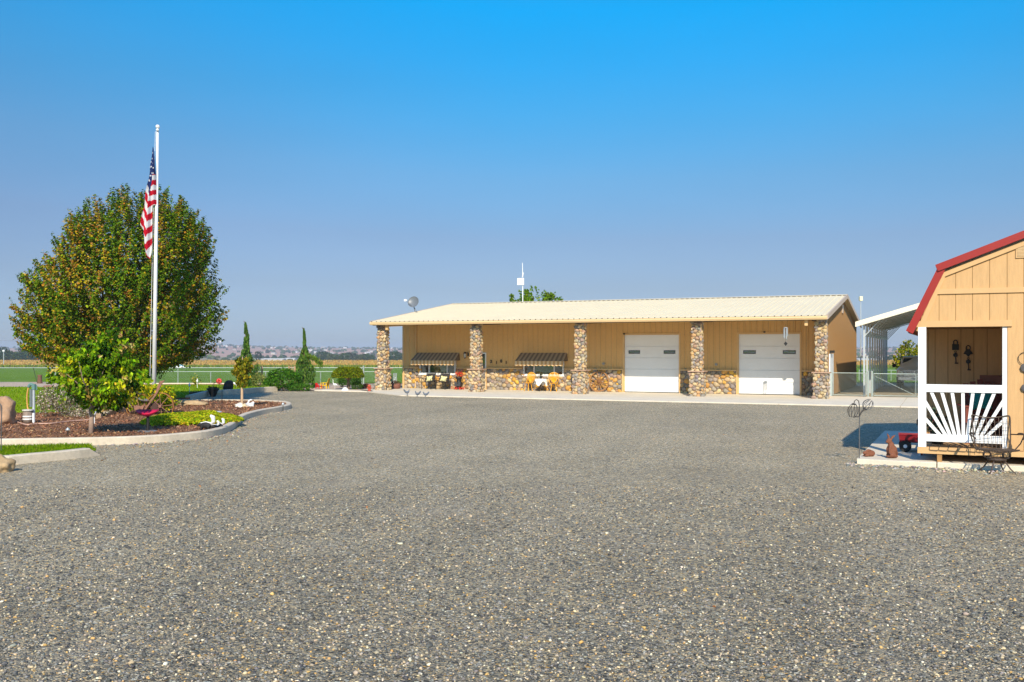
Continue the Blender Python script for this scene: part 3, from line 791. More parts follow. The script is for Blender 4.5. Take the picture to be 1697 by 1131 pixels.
# stone wainscot along the porch wall, with its ledge
segs = [(UL + .12, ENT[0] - .06), (ENT[1] + .07, DOORS[0][0] - .1), (DOORS[0][1] + .1, DOORS[1][0] - .1), (DOORS[1][1] + .1, UR - .13)]
for a, b in segs:
    mb = MB(OFF); ld = MB(OFF)
    hs = [(w0 - a - .02, w1 - a + .02, .80, 2) for w0, w1 in WIN if a < w0 < b]
    fs = [((a + .03, VW - .075, APZ + .02), (1, 0, 0), (0, -1, 0), b - a - .06, WST - .1, .048, .135, hs)]
    ws = [w for w in WIN if a < w[0] < b]
    if ws:
        w0, w1 = ws[0]
        mb.prism([(a, APZ), (b, APZ), (b, WST), (w1 + .02, WST), (w1 + .02, .84), (w0 - .02, .84), (w0 - .02, WST), (a, WST)], VW - .085, VW - .004, 'y')
    else:
        mb.bx(a, b, VW - .085, VW - .004, APZ, WST)
    wn = mb.build('stone_wainscot', M_MORT, WB)
    stones('stone_facing', fs, PAL_W, WT_W, wn)
    for x0, x1 in ([(a - .03, ws[0][0] - .06), (ws[0][1] + .06, b + .03)] if ws else [(a - .03, b + .03)]):
        MB(OFF).bx(x0, x1, VW - .17, VW - .002, WST, WST + .06).build('ledge', M_TRIM, wn)
    for e in (a - .03, b + .03):
        MB(OFF).bx(e - .03, e + .03, VW - .16, VW - .004, APZ, WST - .002).build('end_trim', M_TRIM, wn)
# roof: two ribbed slopes, gutter, rakes
mb = MB(OFF)
ua, ub = UL - .04, UR + .3
for s in (1, -1):
    ve = V0 - .12 if s == 1 else VB + .1
    A, B = (ua, ve, roofz(ve)), (ub, ve, roofz(ve)); Cc, D = (ub, VR, ZRG), (ua, VR, ZRG)
    dz = .05
    mb.add([A, B, Cc, D] + [(p[0], p[1], p[2] - dz) for p in (A, B, Cc, D)], [(0, 1, 2, 3), (7, 6, 5, 4), (0, 4, 5, 1), (1, 5, 6, 2), (0, 3, 7, 4)])
    n = int((ub - ua) / .3)
    for i in range(n + 1):
        u = ua + .06 + i * .3
        for dx, hh, ww in ((0, .034, .032), (.15, .008, .02)):
            if u + dx > ub - .05: continue
            x = u + dx
            mb.add([(x - ww * 1.5, ve, roofz(ve)), (x + ww * 1.5, ve, roofz(ve)), (x + ww, ve, roofz(ve) + hh), (x - ww, ve, roofz(ve) + hh),
                    (x - ww * 1.5, VR, ZRG), (x + ww * 1.5, VR, ZRG), (x + ww, VR, ZRG + hh), (x - ww, VR, ZRG + hh)], [(0, 3, 7, 4), (3, 2, 6, 7), (2, 1, 5, 6), (0, 1, 2, 3)])
roof = mb.build('roof', M_ROOF, WB)
mb = MB(OFF)
mb.add([(ua, VR - .22, roofz(VR - .22) + .045), (ub, VR - .22, roofz(VR - .22) + .045), (ub, VR, ZRG + .06), (ua, VR, ZRG + .06), (ub, VR + .22, roofz(VR - .22) + .045), (ua, VR + .22, roofz(VR - .22) + .045)], [(0, 1, 2, 3), (3, 2, 4, 5)])
mb.build('ridge_cap', M_ROOF, roof)
mb = MB(OFF)
zg = roofz(V0 - .12)
mb.prism([(V0 - .27, zg - .02), (V0 - .27, zg - .09), (V0 - .22, zg - .175), (V0 - .1, zg - .175), (V0 - .1, zg - .055), (V0 - .12, zg - .055), (V0 - .12, zg - .15), (V0 - .21, zg - .15), (V0 - .25, zg - .09), (V0 - .25, zg - .02)], ua, ub, 'x')
mb.build('gutter', M_GUT, roof)
mb = MB(OFF)
for i in range(int((ub - ua) / .3) + 1):
    u = ua + .06 + i * .3
    mb.bx(u - .026, u + .026, V0 - .128, V0 - .1215, zg - .004, zg + .032)
mb.bx(ua, ub, V0 - .1275, V0 - .122, zg - .012, zg - .003)
mb.build('rib_closure', M_DARK, roof)
for u in (ub, ua):
    mb = MB(OFF)
    for v1, v2 in ((V0 - .15, VR), (VR, VB + .1)):
        z1 = roofz(V0 - .15) if v1 < VR else ZRG; z2 = ZRG if v1 < VR else roofz(VB + .1)
        mb.add([(x, v, z) for x in (u - .03, u + .04) for v, z in ((v1, z1 - .16), (v2, z2 - .16), (v2, z2 + .05), (v1, z1 + .05))],
               [(0, 1, 2, 3), (7, 6, 5, 4), (0, 4, 5, 1), (3, 2, 6, 7), (0, 3, 7, 4), (1, 5, 6, 2)])
    mb.build('rake_trim', M_RAKE, roof)
# rafters that carry the porch roof, and the fascia beam
for k, pu in enumerate(PU):
    mb = MB(OFF); p = min(pu, UR - .3)
    mb.add([(x, v, z) for x in (p - .09, p + .09) for v, z in ((V0 + .05, roofz(V0) - .26), (VW - .02, roofz(VW) - .62), (VW - .02, roofz(VW) - .07), (V0 + .05, roofz(V0) - .07))],
           [(0, 1, 2, 3), (7, 6, 5, 4), (0, 4, 5, 1), (3, 2, 6, 7), (0, 3, 7, 4)])
    mb.build('rafter', M_BEAM, WB)
mb = MB(OFF)
mb.bx(UL, UR - .14, V0 + .0, V0 + .06, zg - .20, zg - .06)
mb.build('eave_beam', M_BEAM, WB); mb = MB(OFF)
mb.bx(UL, UR - .14, V0 + 1.6, V0 + 1.68, roofz(V0 + 1.6) - .17, roofz(V0 + 1.6) - .06)
mb.build('purlin', M_BEAM, WB)
for u in (U(644, V0 + .2), U(1337, V0 + .2)):
    MB(OFF).bx(u - .07, u + .07, V0 - .02, V0 + .14, roofz(V0) - .46, roofz(V0) - .2).build('outlet_box', M_TRIM, WB)
mb = MB(OFF)
mb.tube([(UL + .85, VW - .06, APZ + .05), (UL + .85, VW - .06, 3.75), (UL + .85, V0 + .1, 3.62)], .05, 8)
mb.build('downspout', M_TRIM, WB)
# garage doors
for a, b in DOORS:
    mb = MB(OFF); z = APZ + .02; ph = (DH - APZ - .02) / 5
    for i in range(5): mb.bx(a + .005, b - .005, VW + .03, VW + .08, z + i * ph + .012, z + (i + 1) * ph - .006)
    mb.bx(a + .01, b - .01, VW + .06, VW + .1, z, DH)
    gd = mb.build('garage_door', M_WHITE, WB, bevel=.006)
    MB(OFF).bx(a + .01, b - .01, VW + .02, VW + .09, APZ + .001, APZ + .02).build('bottom_seal', M_DARK, gd)
    zw = z + 3.38 * ph
    for x in (a + .22, b - .82):
        f = MB(OFF); f.bx(x, x + .62, VW + .018, VW + .03, zw - .02, zw + .16); f.build('window_frame', M_BLACK, gd)
        MB(OFF).bx(x + .035, x + .585, VW + .012, VW + .018, zw + .012, zw + .128).build('pane', M_PANE, gd)
for u, z in ((DOORS[0][0], DH + .06), (DOORS[1][0] + 1.28, DH + .1)):
    MB(OFF).bx(u - .045, u + .045, VW - .1, VW - .046, z - .035, z + .035).build('door_sensor', M_DARK, WB)
# windows
for a, b in WIN:
    mb = MB(OFF); zs, ztp = .885, 1.95; fw = .075
    mb.bx(a, b, VW - .13, VW - .005, zs, zs + fw); mb.bx(a, b, VW - .13, VW - .005, ztp - fw, ztp)
    m1, m2 = a + (b - a) * .255, a + (b - a) * .755
    for x in (a + .002, b - fw - .002, m1, m2): mb.bx(x, x + fw, VW - .132, VW - .006, zs + fw, ztp - fw)
    mb.bx(a - .05, b + .05, VW - .15, VW - .01, zs - .05, zs - .001)
    w = mb.build('window', M_WTRIM, WB)
    for x0, x1, m in ((a + fw, m1, M_PANE), (m1 + fw, m2, M_REFLPANE), (m2 + fw, b - fw, M_PANE)):
        MB(OFF).bx(x0, x1, VW - .07, VW - .05, zs + fw, ztp - fw).build('pane', m, w)
# front door behind the second pillar
mb = MB(OFF); a, b = ENT
for x0, x1, z0, z1 in ((a, a + .07, APZ, 2.14), (b - .07, b, APZ, 2.14), (a + .07, b - .07, 2.07, 2.14)): mb.bx(x0, x1, VW - .03, VW + .1, z0, z1)
fd = mb.build('door_frame', M_WTRIM, WB)
MB(OFF).bx(a + .07, b - .07, VW + .02, VW + .06, APZ, 2.07).build('storm_door', M_PANE, fd)
# awnings
M_AW1 = mat('awning_charcoal', (.21, .155, .10), .9, var=.15, scale=20)
M_AW2 = mat('awning_brown', (.42, .31, .20), .9, var=.15, scale=20)
M_VA1 = mat('valance_tan', (.70, .50, .28), .9, var=.08)
M_VA2 = mat('valance_brown', (.50, .29, .12), .9, var=.08)
for a, b, na in ((U(692, VW), U(761.5, VW), 0), (U(863.5, VW), U(940, VW), 1)):
    zt1, zf, out, fl = 2.13, 1.68, .72, .05
    mb = MB(OFF); n = 44; vf = VW - out
    top = [Vector((a + (b - a) * i / n, VW - .02, zt1)) for i in range(n + 1)]
    bot = [Vector((a - fl + (b - a + 2 * fl) * i / n, vf, zf)) for i in range(n + 1)]
    for i in range(n):
        mb.add([top[i], top[i + 1], bot[i + 1], bot[i]], [(0, 1, 2, 3)], (i // 2) % 2)
    for x, y in ((top[0], bot[0]), (top[n], bot[n])):
        mb.add([x, y, (y.x, VW - .02, y.z)], [(0, 1, 2)], 0)
    aw = mb.build('awning', [M_AW1, M_AW2], WB)
    mb = MB(OFF); nv = 96
    def vz(i): return zf - .22 - .05 * abs(math.sin(math.pi * i / 8))
    for i in range(nv):
        f0, f1 = i / nv, (i + 1) / nv; w = .012 * math.sin(i * 2.3)
        x0, x1 = bot[0].x + (bot[n].x - bot[0].x) * f0, bot[0].x + (bot[n].x - bot[0].x) * f1
        mb.add([(x0, vf - .004, zf), (x1, vf - .004, zf), (x1, vf - .02 + .012 * math.sin((i + 1) * .9), vz(i + 1)), (x0, vf - .02 + .012 * math.sin(i * .9), vz(i))], [(0, 1, 2, 3)], (i // 4) % 2)
    mb.build('valance', [M_VA1, M_VA2], aw)
# wall lantern, outlets, house numbers
ul = U(772.5, VW)
lan = MB(OFF); lan.bx(ul + .1, ul + .2, VW - .03, VW - .004, 1.93, 2.12); lan.tube([(ul + .15, VW - .03, 2.1), (ul + .15, VW - .14, 2.16), (ul, VW - .16, 2.14)], .014)
lan.lathe([(.02, .06), (.09, 0), (.1, -.03), (.085, -.04)], 10, (ul, VW - .16, 2.12)); lan.lathe([(.06, -.27), (.03, -.32), (.005, -.35)], 10, (ul, VW - .16, 2.12))
for k in range(6):
    t = k * math.pi / 3; lan.tube([(ul + .083 * math.cos(t), VW - .16 + .083 * math.sin(t), 2.08), (ul + .06 * math.cos(t), VW - .16 + .06 * math.sin(t), 1.85)], .007, 4)
ln = lan.build('wall_lantern', M_BLACK, WB)
MB(OFF).lathe([(.052, -.26), (.074, -.05)], 10, (ul, VW - .16, 2.12)).build('lamp_glass', mat('frosted_glass', (.75, .72, .6), .2, var=.05), ln)
for px in (1000.6, 1187): MB(OFF).lathe([(.075, 0), (.075, .05), (.05, .07)], 10, (U(px, VW), VW - .003, 1.55), rot=Matrix.Rotation(R(90), 3, 'X')).build('outlet_cover', mat('grey_plastic', (.35, .33, .3), .6), WB)
for ch, px, py in (('2', 814.3, 599.6), ('1', 823.2, 601.4), ('0', 831, 599), ('1', 839.3, 601.4)):
    cu = bpy.data.curves.new('numeral', 'FONT'); cu.body = ch; cu.size = .24; cu.extrude = .012; cu.align_x = 'CENTER'; cu.align_y = 'CENTER'; cu.offset = .006
    tmp = bpy.data.objects.new('numeral', cu); COL.objects.link(tmp)
    dg = bpy.context.evaluated_depsgraph_get(); me = bpy.data.meshes.new_from_object(tmp.evaluated_get(dg))
    bpy.data.objects.remove(tmp)
    o = bpy.data.objects.new('house_number', me); COL.objects.link(o); o.parent = WB
    me.materials.clear(); me.materials.append(M_BLACK)
    o.location = (U(px, VW) - UW, -.04, ZV(px, py, VW)); o.rotation_euler = (R(90), 0, 0)
# door in the gable wall with its lamp, small gable vent
v1, v2 = 48.55, 50.2
mb = MB(OFF); mb.bx(UR + .045, UR + .1, v1, v2, APZ, 2.1); gd = mb.build('side_door', M_WTRIM, WB)
MB(OFF).bx(UR + .045, UR + .24, v1 + .3, v1 + .75, 2.14, 2.26).build('door_lamp', M_BLACK, WB)
MB(OFF).bx(UR + .045, UR + .09, VR - .3, VR + .3, 4.3, 4.75).build('gable_vent', M_RAKE, WB)

# ================================================================== GARDEN SHED, ITS SLAB AND WHAT STANDS THERE
TS = R(25.3); cS, sS = math.cos(TS), math.sin(TS)
SO = Vector((8.0, 18.87, 0))
def SP(u, v, z=0.0): return SO + Vector((u * cS + v * sS, -u * sS + v * cS, z))
def US(px, v):
    t = (px - CX) / F
    return (t * (SO.y + v * cS) - SO.x - v * sS) / (cS + t * sS)
def ZS(px, py, v):
    return CAMZ - (py - HY) / F * SP(US(px, v), v).y
M_SHED = mat('shed_siding', (.62, .375, .165), .7, var=.09, scale=2.5, var2=.09, scale2=30, bump=.12, bscale=90, stretch=(1, 1, .12))
M_STRIM = mat('shed_trim', (.65, .405, .185), .7, var=.06, scale=4)
M_GROOVE = mat('shed_groove', (.34, .19, .07), .9, var=.1)
M_RED = mat('red_roof_steel', (.33, .016, .010), .5, var=.06, scale=2, spec=.5)
M_SWHITE = mat('shed_white', (.84, .84, .83), .6, var=.04, scale=6)
M_DECK = mat('deck_board', (.60, .35, .15), .8, var=.15, scale=5, bump=.2)
SZ, DK = .10, .38                                  # slab top, deck top
mb = MB(); mb.prism([tuple(SP(u, v)[:2]) for u, v in ((-1.13, -.16), (.33, -.16), (.33, 7.3), (-1.13, 7.3))], -.1, SZ, 'z')
mb.prism([tuple(SP(u, v)[:2]) for u, v in ((.345, -.16), (4.6, -.16), (4.6, 7.3), (.345, 7.3))], -.1, SZ, 'z')
tag(mb.build('shed_slab', M_CONC, bevel=.012), kind='structure')

SW, SD = 3.9, 6.0                                  # shed width and depth
SH = thing('garden_shed', 'tan wooden shed with red barn roof and white sunburst porch railing', 'shed', SO, -TS)
KN = (.36, 3.9); EV = (-.22, 2.66); AP = (SW / 2, 4.52)
# front and other walls: sheets between battens of shadow (grooved plywood)
mb = MB(); gy = -.0
OPN = 1.52                                         # porch opening 0..1.52
def top(u):
    u = min(u, SW - u)
    if u < KN[0]: return 2.74 + (KN[1] - .12 - 2.74) * max(u, 0) / KN[0]
    return KN[1] - .12 + (AP[1] - KN[1]) * (u - KN[0]) / (SW / 2 - KN[0])
gs = [.0]; x = -.01
while x < SW: x += .292; gs.append(min(x, SW))
gs = [0, .085, .375, .668, .962, 1.258, 1.555, 1.835, 2.13, 2.42, 2.71, 3.0, 3.29, 3.58, 3.9]
def front_piece(a, b, z0, z1a, z1b):
    g = .006
    mb.add([(a + g, -.012, z0), (b - g, -.012, z0), (b - g, -.012, z1b), (a + g, -.012, z1a), (a + g, .0, z0), (b - g, .0, z0), (b - g, .0, z1b), (a + g, .0, z1a)],
           [(0, 1, 2, 3), (0, 3, 7, 4), (1, 5, 6, 2), (3, 2, 6, 7), (0, 4, 5, 1)], 0)
for a, b in zip(gs[:-1], gs[1:]):
    if b <= KN[0] + .02 or a >= SW - KN[0] - .02 or True:
        ks = [a] + [k for k in (KN[0], SW / 2, SW - KN[0]) if a + .02 < k < b - .02] + [b]
    zlo = 2.74 if b <= OPN + .05 else .26
    for i, (p, q) in enumerate(zip(ks[:-1], ks[1:])):
        mb.add([(p + (.006 if i == 0 else 0), -.012, zlo), (q - (.006 if i == len(ks) - 2 else 0), -.012, zlo), (q - (.006 if i == len(ks) - 2 else 0), -.012, top(q)), (p + (.006 if i == 0 else 0), -.012, top(p))], [(0, 1, 2, 3)], 0)
# backing seen in the grooves
poly = [(OPN + .04, .262), (SW - .003, .262), (SW - .003, top(SW) - .004), (SW - KN[0], top(SW - KN[0]) - .004), (SW / 2, top(SW / 2) - .004), (KN[0], top(KN[0]) - .004), (.003, top(0) - .004), (.003, 2.742), (OPN + .04, 2.742)]
mb.prism(poly, -.006, .09, 'y', 1)
mb.bx(SW - .1, SW, .1, SD, .26, 2.8); mb.bx(0, SW - .1, SD - .1, SD, .26, 2.8); mb.bx(0, .1, 3.0, SD - .1, .26, 2.8)
# porch inside: back wall in boards, inner side wall, ceiling
PD = 2.9
bx_ = [0, .09] + [US(1500 + q / 7.54, 2.9) for q in (375, 535, 697, 858, 1025)] + [1.6]
for a, b in zip(bx_[:-1], bx_[1:]): mb.bx(a + .006, b - .006, PD - .012, PD, DK, 2.82)
mb.bx(.0, 1.6, PD + .001, PD + .09, DK, 2.82, 1)
mb.bx(OPN + .04, OPN + .1, .1, PD - .014, DK, 2.82)
mb.bx(.0, OPN + .04, .1, PD - .014, 2.79, 2.83)
mb.build('wall', [M_SHED, M_GROOVE], SH)
mb = MB()
for k in range(7): mb.bx(.12 + .21 * k, .126 + .21 * k, .1, PD - .02, 2.776, 2.788)
mb.bx(0, OPN, PD - .03, PD - .013, 2.74, 2.787)
mb.build('ceiling_batten', M_GROOVE, SH)
# trim
MB().bx(-.07, 1.64, -.045, -.0135, 2.73, 2.85).build('header_trim', M_STRIM, SH)
MB().bx(.22, SW - .22, -.04, -.0135, 3.37, 3.47).build('band_trim', M_STRIM, SH)
mb = MB()
def rake(p, q, w, y0, y1, m):
    p, q = Vector(p), Vector(q); d = (q - p).normalized(); n = Vector((d.y, -d.x)) * w
    if n.y > 0: n = -n
    m.prism([tuple(p), tuple(q), tuple(q + n), tuple(p + n)], y0, y1, 'y')
for sgn in (0, 1):
    f = (lambda u: u) if not sgn else (lambda u: SW - u)
    m1 = MB(); off = .105
    rake((f(EV[0] + .19), EV[1] + .0), (f(KN[0] + .06), KN[1] - .13), .085, -.05, -.0136, m1)
    rake((f(KN[0] + .03), KN[1] - .135), (f(AP[0]), AP[1] - .135), .085, -.052, -.0138, m1)
    m1.build('rake_trim', M_STRIM, SH)
    m2 = MB()
    rake((f(EV[0]), EV[1]), (f(KN[0]), KN[1] + .0), .14, -.11, -.051, m2)
    rake((f(KN[0] - .05), KN[1] + .035), (f(AP[0]), AP[1] + .05), .135, -.14, -.053, m2)
    m2.build('red_edge', M_RED, SH)
    m3 = MB()
    for (p, q, d0) in (((EV[0] + .02, EV[1]), (KN[0], KN[1] - .02), 0), ((KN[0] - .05, KN[1] + .03), (AP[0], AP[1] + .045), .002)):
        P0, Q0 = (f(p[0]), p[1]), (f(q[0]), q[1])
        m3.add([(P0[0], -.1, P0[1] - d0), (Q0[0], -.1, Q0[1] - d0), (Q0[0], SD + .1, Q0[1] - d0), (P0[0], SD + .1, P0[1] - d0),
                (P0[0] + (.03 if not sgn else -.03), -.05, P0[1] - .05), (Q0[0] + (.03 if not sgn else -.03), -.05, Q0[1] - .05), (Q0[0] + (.03 if not sgn else -.03), SD + .1, Q0[1] - .05), (P0[0] + (.03 if not sgn else -.03), SD + .1, P0[1] - .05)],
               [(0, 1, 2, 3), (4, 7, 6, 5), (0, 3, 7, 4)])
    m3.build('roof', M_RED, SH)
    m4 = MB(); m4.add([(f(EV[0] + .03), -.045, EV[1] + .01), (f(.0), -.045, 2.735), (f(0), SD, 2.735), (f(EV[0] + .03), SD, EV[1] + .01)], [(0, 1, 2, 3)])
    m4.build('soffit', M_STRIM, SH)
mb = MB(); mb.bx(-.012, SW - .1, -.012, SD - .11, DK - .035, DK - .001); mb.build('deck', M_DECK, SH)
MB().bx(-.012, OPN + .035, -.05, -.013, DK - .125, DK - .0).build('deck_board', M_STRIM, SH)
MB().bx(OPN + .04, SW, -.045, -.0137, .26, .36).build('skirt_trim', M_STRIM, SH)
for u in (.34, 1.9, 3.5): MB().bx(u, u + .085, -.03, SD - .2, SZ, DK - .126).build('skid', mat('skid_timber', (.40, .22, .08), .85, var=.25), SH)
# white post, railing with nine rays, jamb
MB().bx(0, .145, -.055, .09, DK, 2.73).build('post', M_SWHITE, SH, bevel=.004)
MB().bx(OPN - .045, OPN + .038, .0, .09, DK, 2.735).build('jamb', M_SWHITE, SH, bevel=.004)
MB().bx(.146, OPN - .047, -.05, .05, 1.46, 1.61).build('top_rail', M_SWHITE, SH, bevel=.004)
MB().bx(.146, OPN - .047, -.05, .05, .495, .635).build('bottom_rail', M_SWHITE, SH, bevel=.004)
z0r, z1r = .637, 1.458; h = .03
rays = [(xb, xt, yt) for xb, xt, yt in ((1556.6, 1534.5, 696), (1566.4, 1534.5, 669), (1574, 1543.7, 0), (1582, 1561, 0), (1589.4, 1578, 0), (1596.5, 1595.8, 0), (1603.3, 1612.4, 0), (1610.5, 1629.6, 0), (1618, 1647.7, 0), (1626.5, 1661, 668), (1636, 1661, 699.6))]
for k, (xb, xt, yt) in enumerate(rays):
    ub = US(xb, 0); mb = MB()
    if not yt:
        ut = US(xt, 0); d = Vector((ut - ub, z1r - z0r)).normalized(); e = h / abs(d.y)
        pts = [(ub - e, z0r), (ub + e, z0r), (ut + e, z1r), (ut - e, z1r)]
    else:
        ut = .147 if xt < 1600 else OPN - .048; zz = ZS(xt, yt, 0)
        d = Vector((ut - ub, zz - z0r)).normalized(); e = h / abs(d.y); ev = h / abs(d.x); sg = 1 if ut < ub else -1
        pts = [(ub - e, z0r), (ub + e, z0r), (ut, zz + ev * sg), (ut, zz - ev * sg)]
    mb.prism(pts, -.03 + .0007 * k, .02 + .0007 * k, 'y'); mb.build('ray', M_SWHITE, SH)
# gable vent
vt = MB()
vt.prism([(1.70, 4.02), (1.90, 4.02), (1.90, 4.28), (1.70, 4.28)], -.035, -.0135, 'y'); v = vt.build('gable_vent', M_STRIM, SH)
lv = MB()
for k in range(8): lv.bx(1.725, 1.875, -.042, -.0355, 4.045 + k * .027, 4.06 + k * .027)
lv.build('louver', mat('louver_tan', (.60, .42, .22), .7), v)

# --- hung on the porch's back wall: two iron lock-and-key ornaments
def lockkey(u, z, square, label):
    t = thing('lock_ornament', label, 'ornament', SP(u, PD - .02, z), -TS, 'iron locks on the porch wall')
    mb = MB()
    if square: mb.bx(-.09, .09, -.03, 0, -.12, .05)
    else: mb.prism([(-.04, .06), (.04, .06), (.125, -.07), (.06, -.09), (0, -.16), (-.06, -.09), (-.125, -.07)], -.03, 0, 'y')
    mb.build('lock', M_BLACK, t, bevel=.006)
    s = MB(); s.tube([(-.05, -.015, .05), (-.05, -.015, .11)] + [(.05 * math.cos(math.pi - a * math.pi / 8), -.015, .11 + .05 * math.sin(a * math.pi / 8)) for a in range(1, 8)] + [(.05, -.015, .11), (.05, -.015, .05)], .014, 6)
    s.build('shackle', M_BLACK, t)
    zb = -.13 if square else -.16
    k = MB(); k.ring((0, -.015, zb - .04), .025, .008, (0, 1, 0), 12); k.lathe([(.0, -.015), (.062, -.012), (.062, .012), (0, .015)], 12, (0, -.015, zb - .13), rot=Matrix.Rotation(R(90), 3, 'X'))
    k.tube([(0, -.015, zb - .18), (0.012, -.015, zb - .36)], .014); k.bx(-.02, .07, -.025, -.005, zb - .38, zb - .345)
    k.build('key', M_BLACK, t); t.scale = (.78, .78, .78)
lockkey(US(1583.5, PD), ZS(1583.5, 573.5, PD), True, 'black iron padlock ornament with square body and hanging key')
lockkey(US(1604.5, PD), ZS(1604.5, 582.5, PD), False, 'black iron padlock ornament with pointed shield body and hanging key')
# dark disc chime on the outer wall at the right
t = thing('wall_ornament', 'dark iron hanging ornament of discs on the shed front, at the frame edge', 'ornament', SP(1.86, -.02, 1.9), -TS)
o = MB(); o.ring((0, -.02, .22), .12, .006, (0, 1, 0), 16); o.tube([(0, -.02, .34), (0, -.02, .42)], .005); o.build('hanger', M_BLACK, t)
for z, r_ in ((.05, .085), (-.33, .075)): MB().lathe([(.0, -.012), (r_, -.008), (r_, .008), (0, .012)], 8, (0, -.03, z), rot=Matrix.Rotation(R(90), 3, 'X')).build('disc', mat('grey_iron', (.10, .09, .085), .5, var=.3), t)

# --- porch furniture: red slatted armchair with a teal pillow, planter
M_MAROON = mat('maroon_wood', (.20, .045, .03), .6, var=.2, scale=8)
def armchair(name, label, loc, rz, m, s=1.0, hb=1.1, group=None):
    t = thing(name, label, 'chair', loc, rz, group)
    sb = MB()
    for k in range(5): sb.bar((-.26 * s, (-.22 + .11 * k) * s, (.40 - .02 * k) * s), (.26 * s, (-.22 + .11 * k) * s, (.40 - .02 * k) * s), .09 * s, .022 * s)
    sb.bar((-.24 * s, -.25 * s, .375 * s), (-.24 * s, .3 * s, .28 * s), .03 * s, .06 * s); sb.bar((.24 * s, -.25 * s, .375 * s), (.24 * s, .3 * s, .28 * s), .03 * s, .06 * s)
    sb.build('seat', m, t)
    bk = MB()
    for k in range(5):
        x = (-.2 + .1 * k) * s; h = hb * s - abs(k - 2) * .035 * s
        bk.bar((x * .9, .22 * s, .3 * s), (x * 1.1, .48 * s, h), .085 * s, .02 * s, up=(0, 1, 0))
    bk.bar((-.25 * s, .40 * s, .72 * s), (.25 * s, .40 * s, .72 * s), .03 * s, .05 * s)
    bk.build('backrest', m, t)
    for sx in (-1, 1):
        ar = MB(); ar.box((sx * .33 * s, .03 * s, .60 * s), (.12 * s, .68 * s, .025 * s)); ar.build('armrest', m, t)
        for y in (-.25, .28): MB().bx((sx * .30 - .03) * s, (sx * .30 + .03) * s, (y - .045) * s, (y + .045) * s, 0, .585 * s).build('leg', m, t)
    return t
ch = armchair('porch_chair', 'dark red slatted armchair behind the sunburst railing of the shed', SP(1.2, 1.5, DK), -TS + R(8), M_MAROON, 1.25, 1.02)
fused('pillow', [('e', (0, 0, 0), (.22, .09, .2)), ('e', (.14, 0, .14), (.08, .05, .08)), ('e', (-.14, 0, .14), (.08, .05, .08)), ('e', (.14, 0, -.14), (.08, .05, .08)), ('e', (-.14, 0, -.14), (.08, .05, .08))], mat('teal_cloth', (.01, .22, .19), .85, var=.2, scale=10), None, .02).rotation_euler = (R(-18), 0, -TS)
pl = [o for o in COL.objects if o.name == 'pillow'][-1]; pl.location = SP(1.12, 1.28, DK + .88); tag(pl, 'teal pillow leaning in the dark red porch chair of the shed', 'pillow')
t = thing('wall_mailbox', 'reddish brown wooden box standing behind the porch railing near the jamb', 'box', SP(1.36, PD - .5, DK), -TS)
MB().bx(-.17, .17, -.1, .1, 0, 1.18).build('stand', M_MAROON, t)
MB().bx(-.24, .22, -.16, .16, 1.185, 1.36).build('box', mat('brown_wood', (.26, .10, .06), .7, var=.2), t, bevel=.01)
prng = np.random.default_rng(5)
t = thing('potted_plant', 'dark leafy potted plant at the left end of the shed porch', 'plant', SP(.33, .75, DK))
MB().lathe([(.1, 0), (.15, .25), (.16, .25), (.14, .24)], 14).build('pot', M_BLACK, t, True)
n = 160; pp = prng.normal(size=(n, 3)) * (.11, .11, .14) + (0, 0, .45)
leaf_mesh('foliage', pp, .07 + .05 * prng.random(n), pick(prng, [(.02, .06, .025), (.03, .09, .03), (.02, .05, .05), (.25, .04, .04)], [4, 4, 3, 1], n), mat('leaf', attr=True, rough=.6, var=0, trans=.25), t, prng)

# --- folding wire border hooked over the deck edge
t = thing('wire_border', 'black folding wire garden border lying along the porch deck edge', 'garden border', SP(.2, -.06, DK), -TS)
mb = MB(); n = 8
for k in range(n):
    x = k * .165
    mb.tube([(x + .04, .16, .055), (x + .02, .02, .03), (x, .0, -.03), (x + .012, -.012, -.05), (x + .14, -.012, -.055), (x + .16, -.004, -.05)], .006, 5)
    mb.tube([(x + .04, .16, .055), (x + .17, .17, .05)], .005, 5)
mb.build('wire', M_BLACK, t)

# --- red wagon behind the corner post
M_WRED = mat('wagon_red', (.22, .008, .014), .35, var=.1, spec=.5)
t = thing('toy_wagon', 'red steel pull wagon parked on the slab beside the shed corner', 'wagon', SP(-.03, 1.9, SZ), -TS + R(4))
mb = MB()
for a in (0,):
    o_, i_ = [(-.42, -.21), (.42, -.21), (.42, .21), (-.42, .21)], [(-.40, -.19), (.40, -.19), (.40, .19), (-.40, .19)]
    mb.add([(x, y, .2) for x, y in o_] + [(x * 1.05, y * 1.08, .36) for x, y in o_] + [(x * 1.05, y * 1.08, .36) for x, y in i_] + [(x, y, .215) for x, y in i_],
           [(3, 2, 1, 0)] + [(i, (i + 1) % 4, 4 + (i + 1) % 4, 4 + i) for i in range(4)] + [(4 + i, 4 + (i + 1) % 4, 8 + (i + 1) % 4, 8 + i) for i in range(4)] + [(8 + i, 8 + (i + 1) % 4, 12 + (i + 1) % 4, 12 + i) for i in range(4)] + [(12, 13, 14, 15)])
    mb.tube([(x * 1.05, y * 1.08, .362) for x, y in o_], .012, 6, closed=True)
mb.build('tray', M_WRED, t)
ug = MB(); ug.bx(-.33, -.29, -.2, .2, .1, .198); ug.bx(.29, .33, -.2, .2, .1, .198); ug.tube([(-.31, -.25, .12), (-.31, .25, .12)], .01); ug.tube([(.31, -.25, .12), (.31, .25, .12)], .01); ug.build('undercarriage', M_BLACK, t)
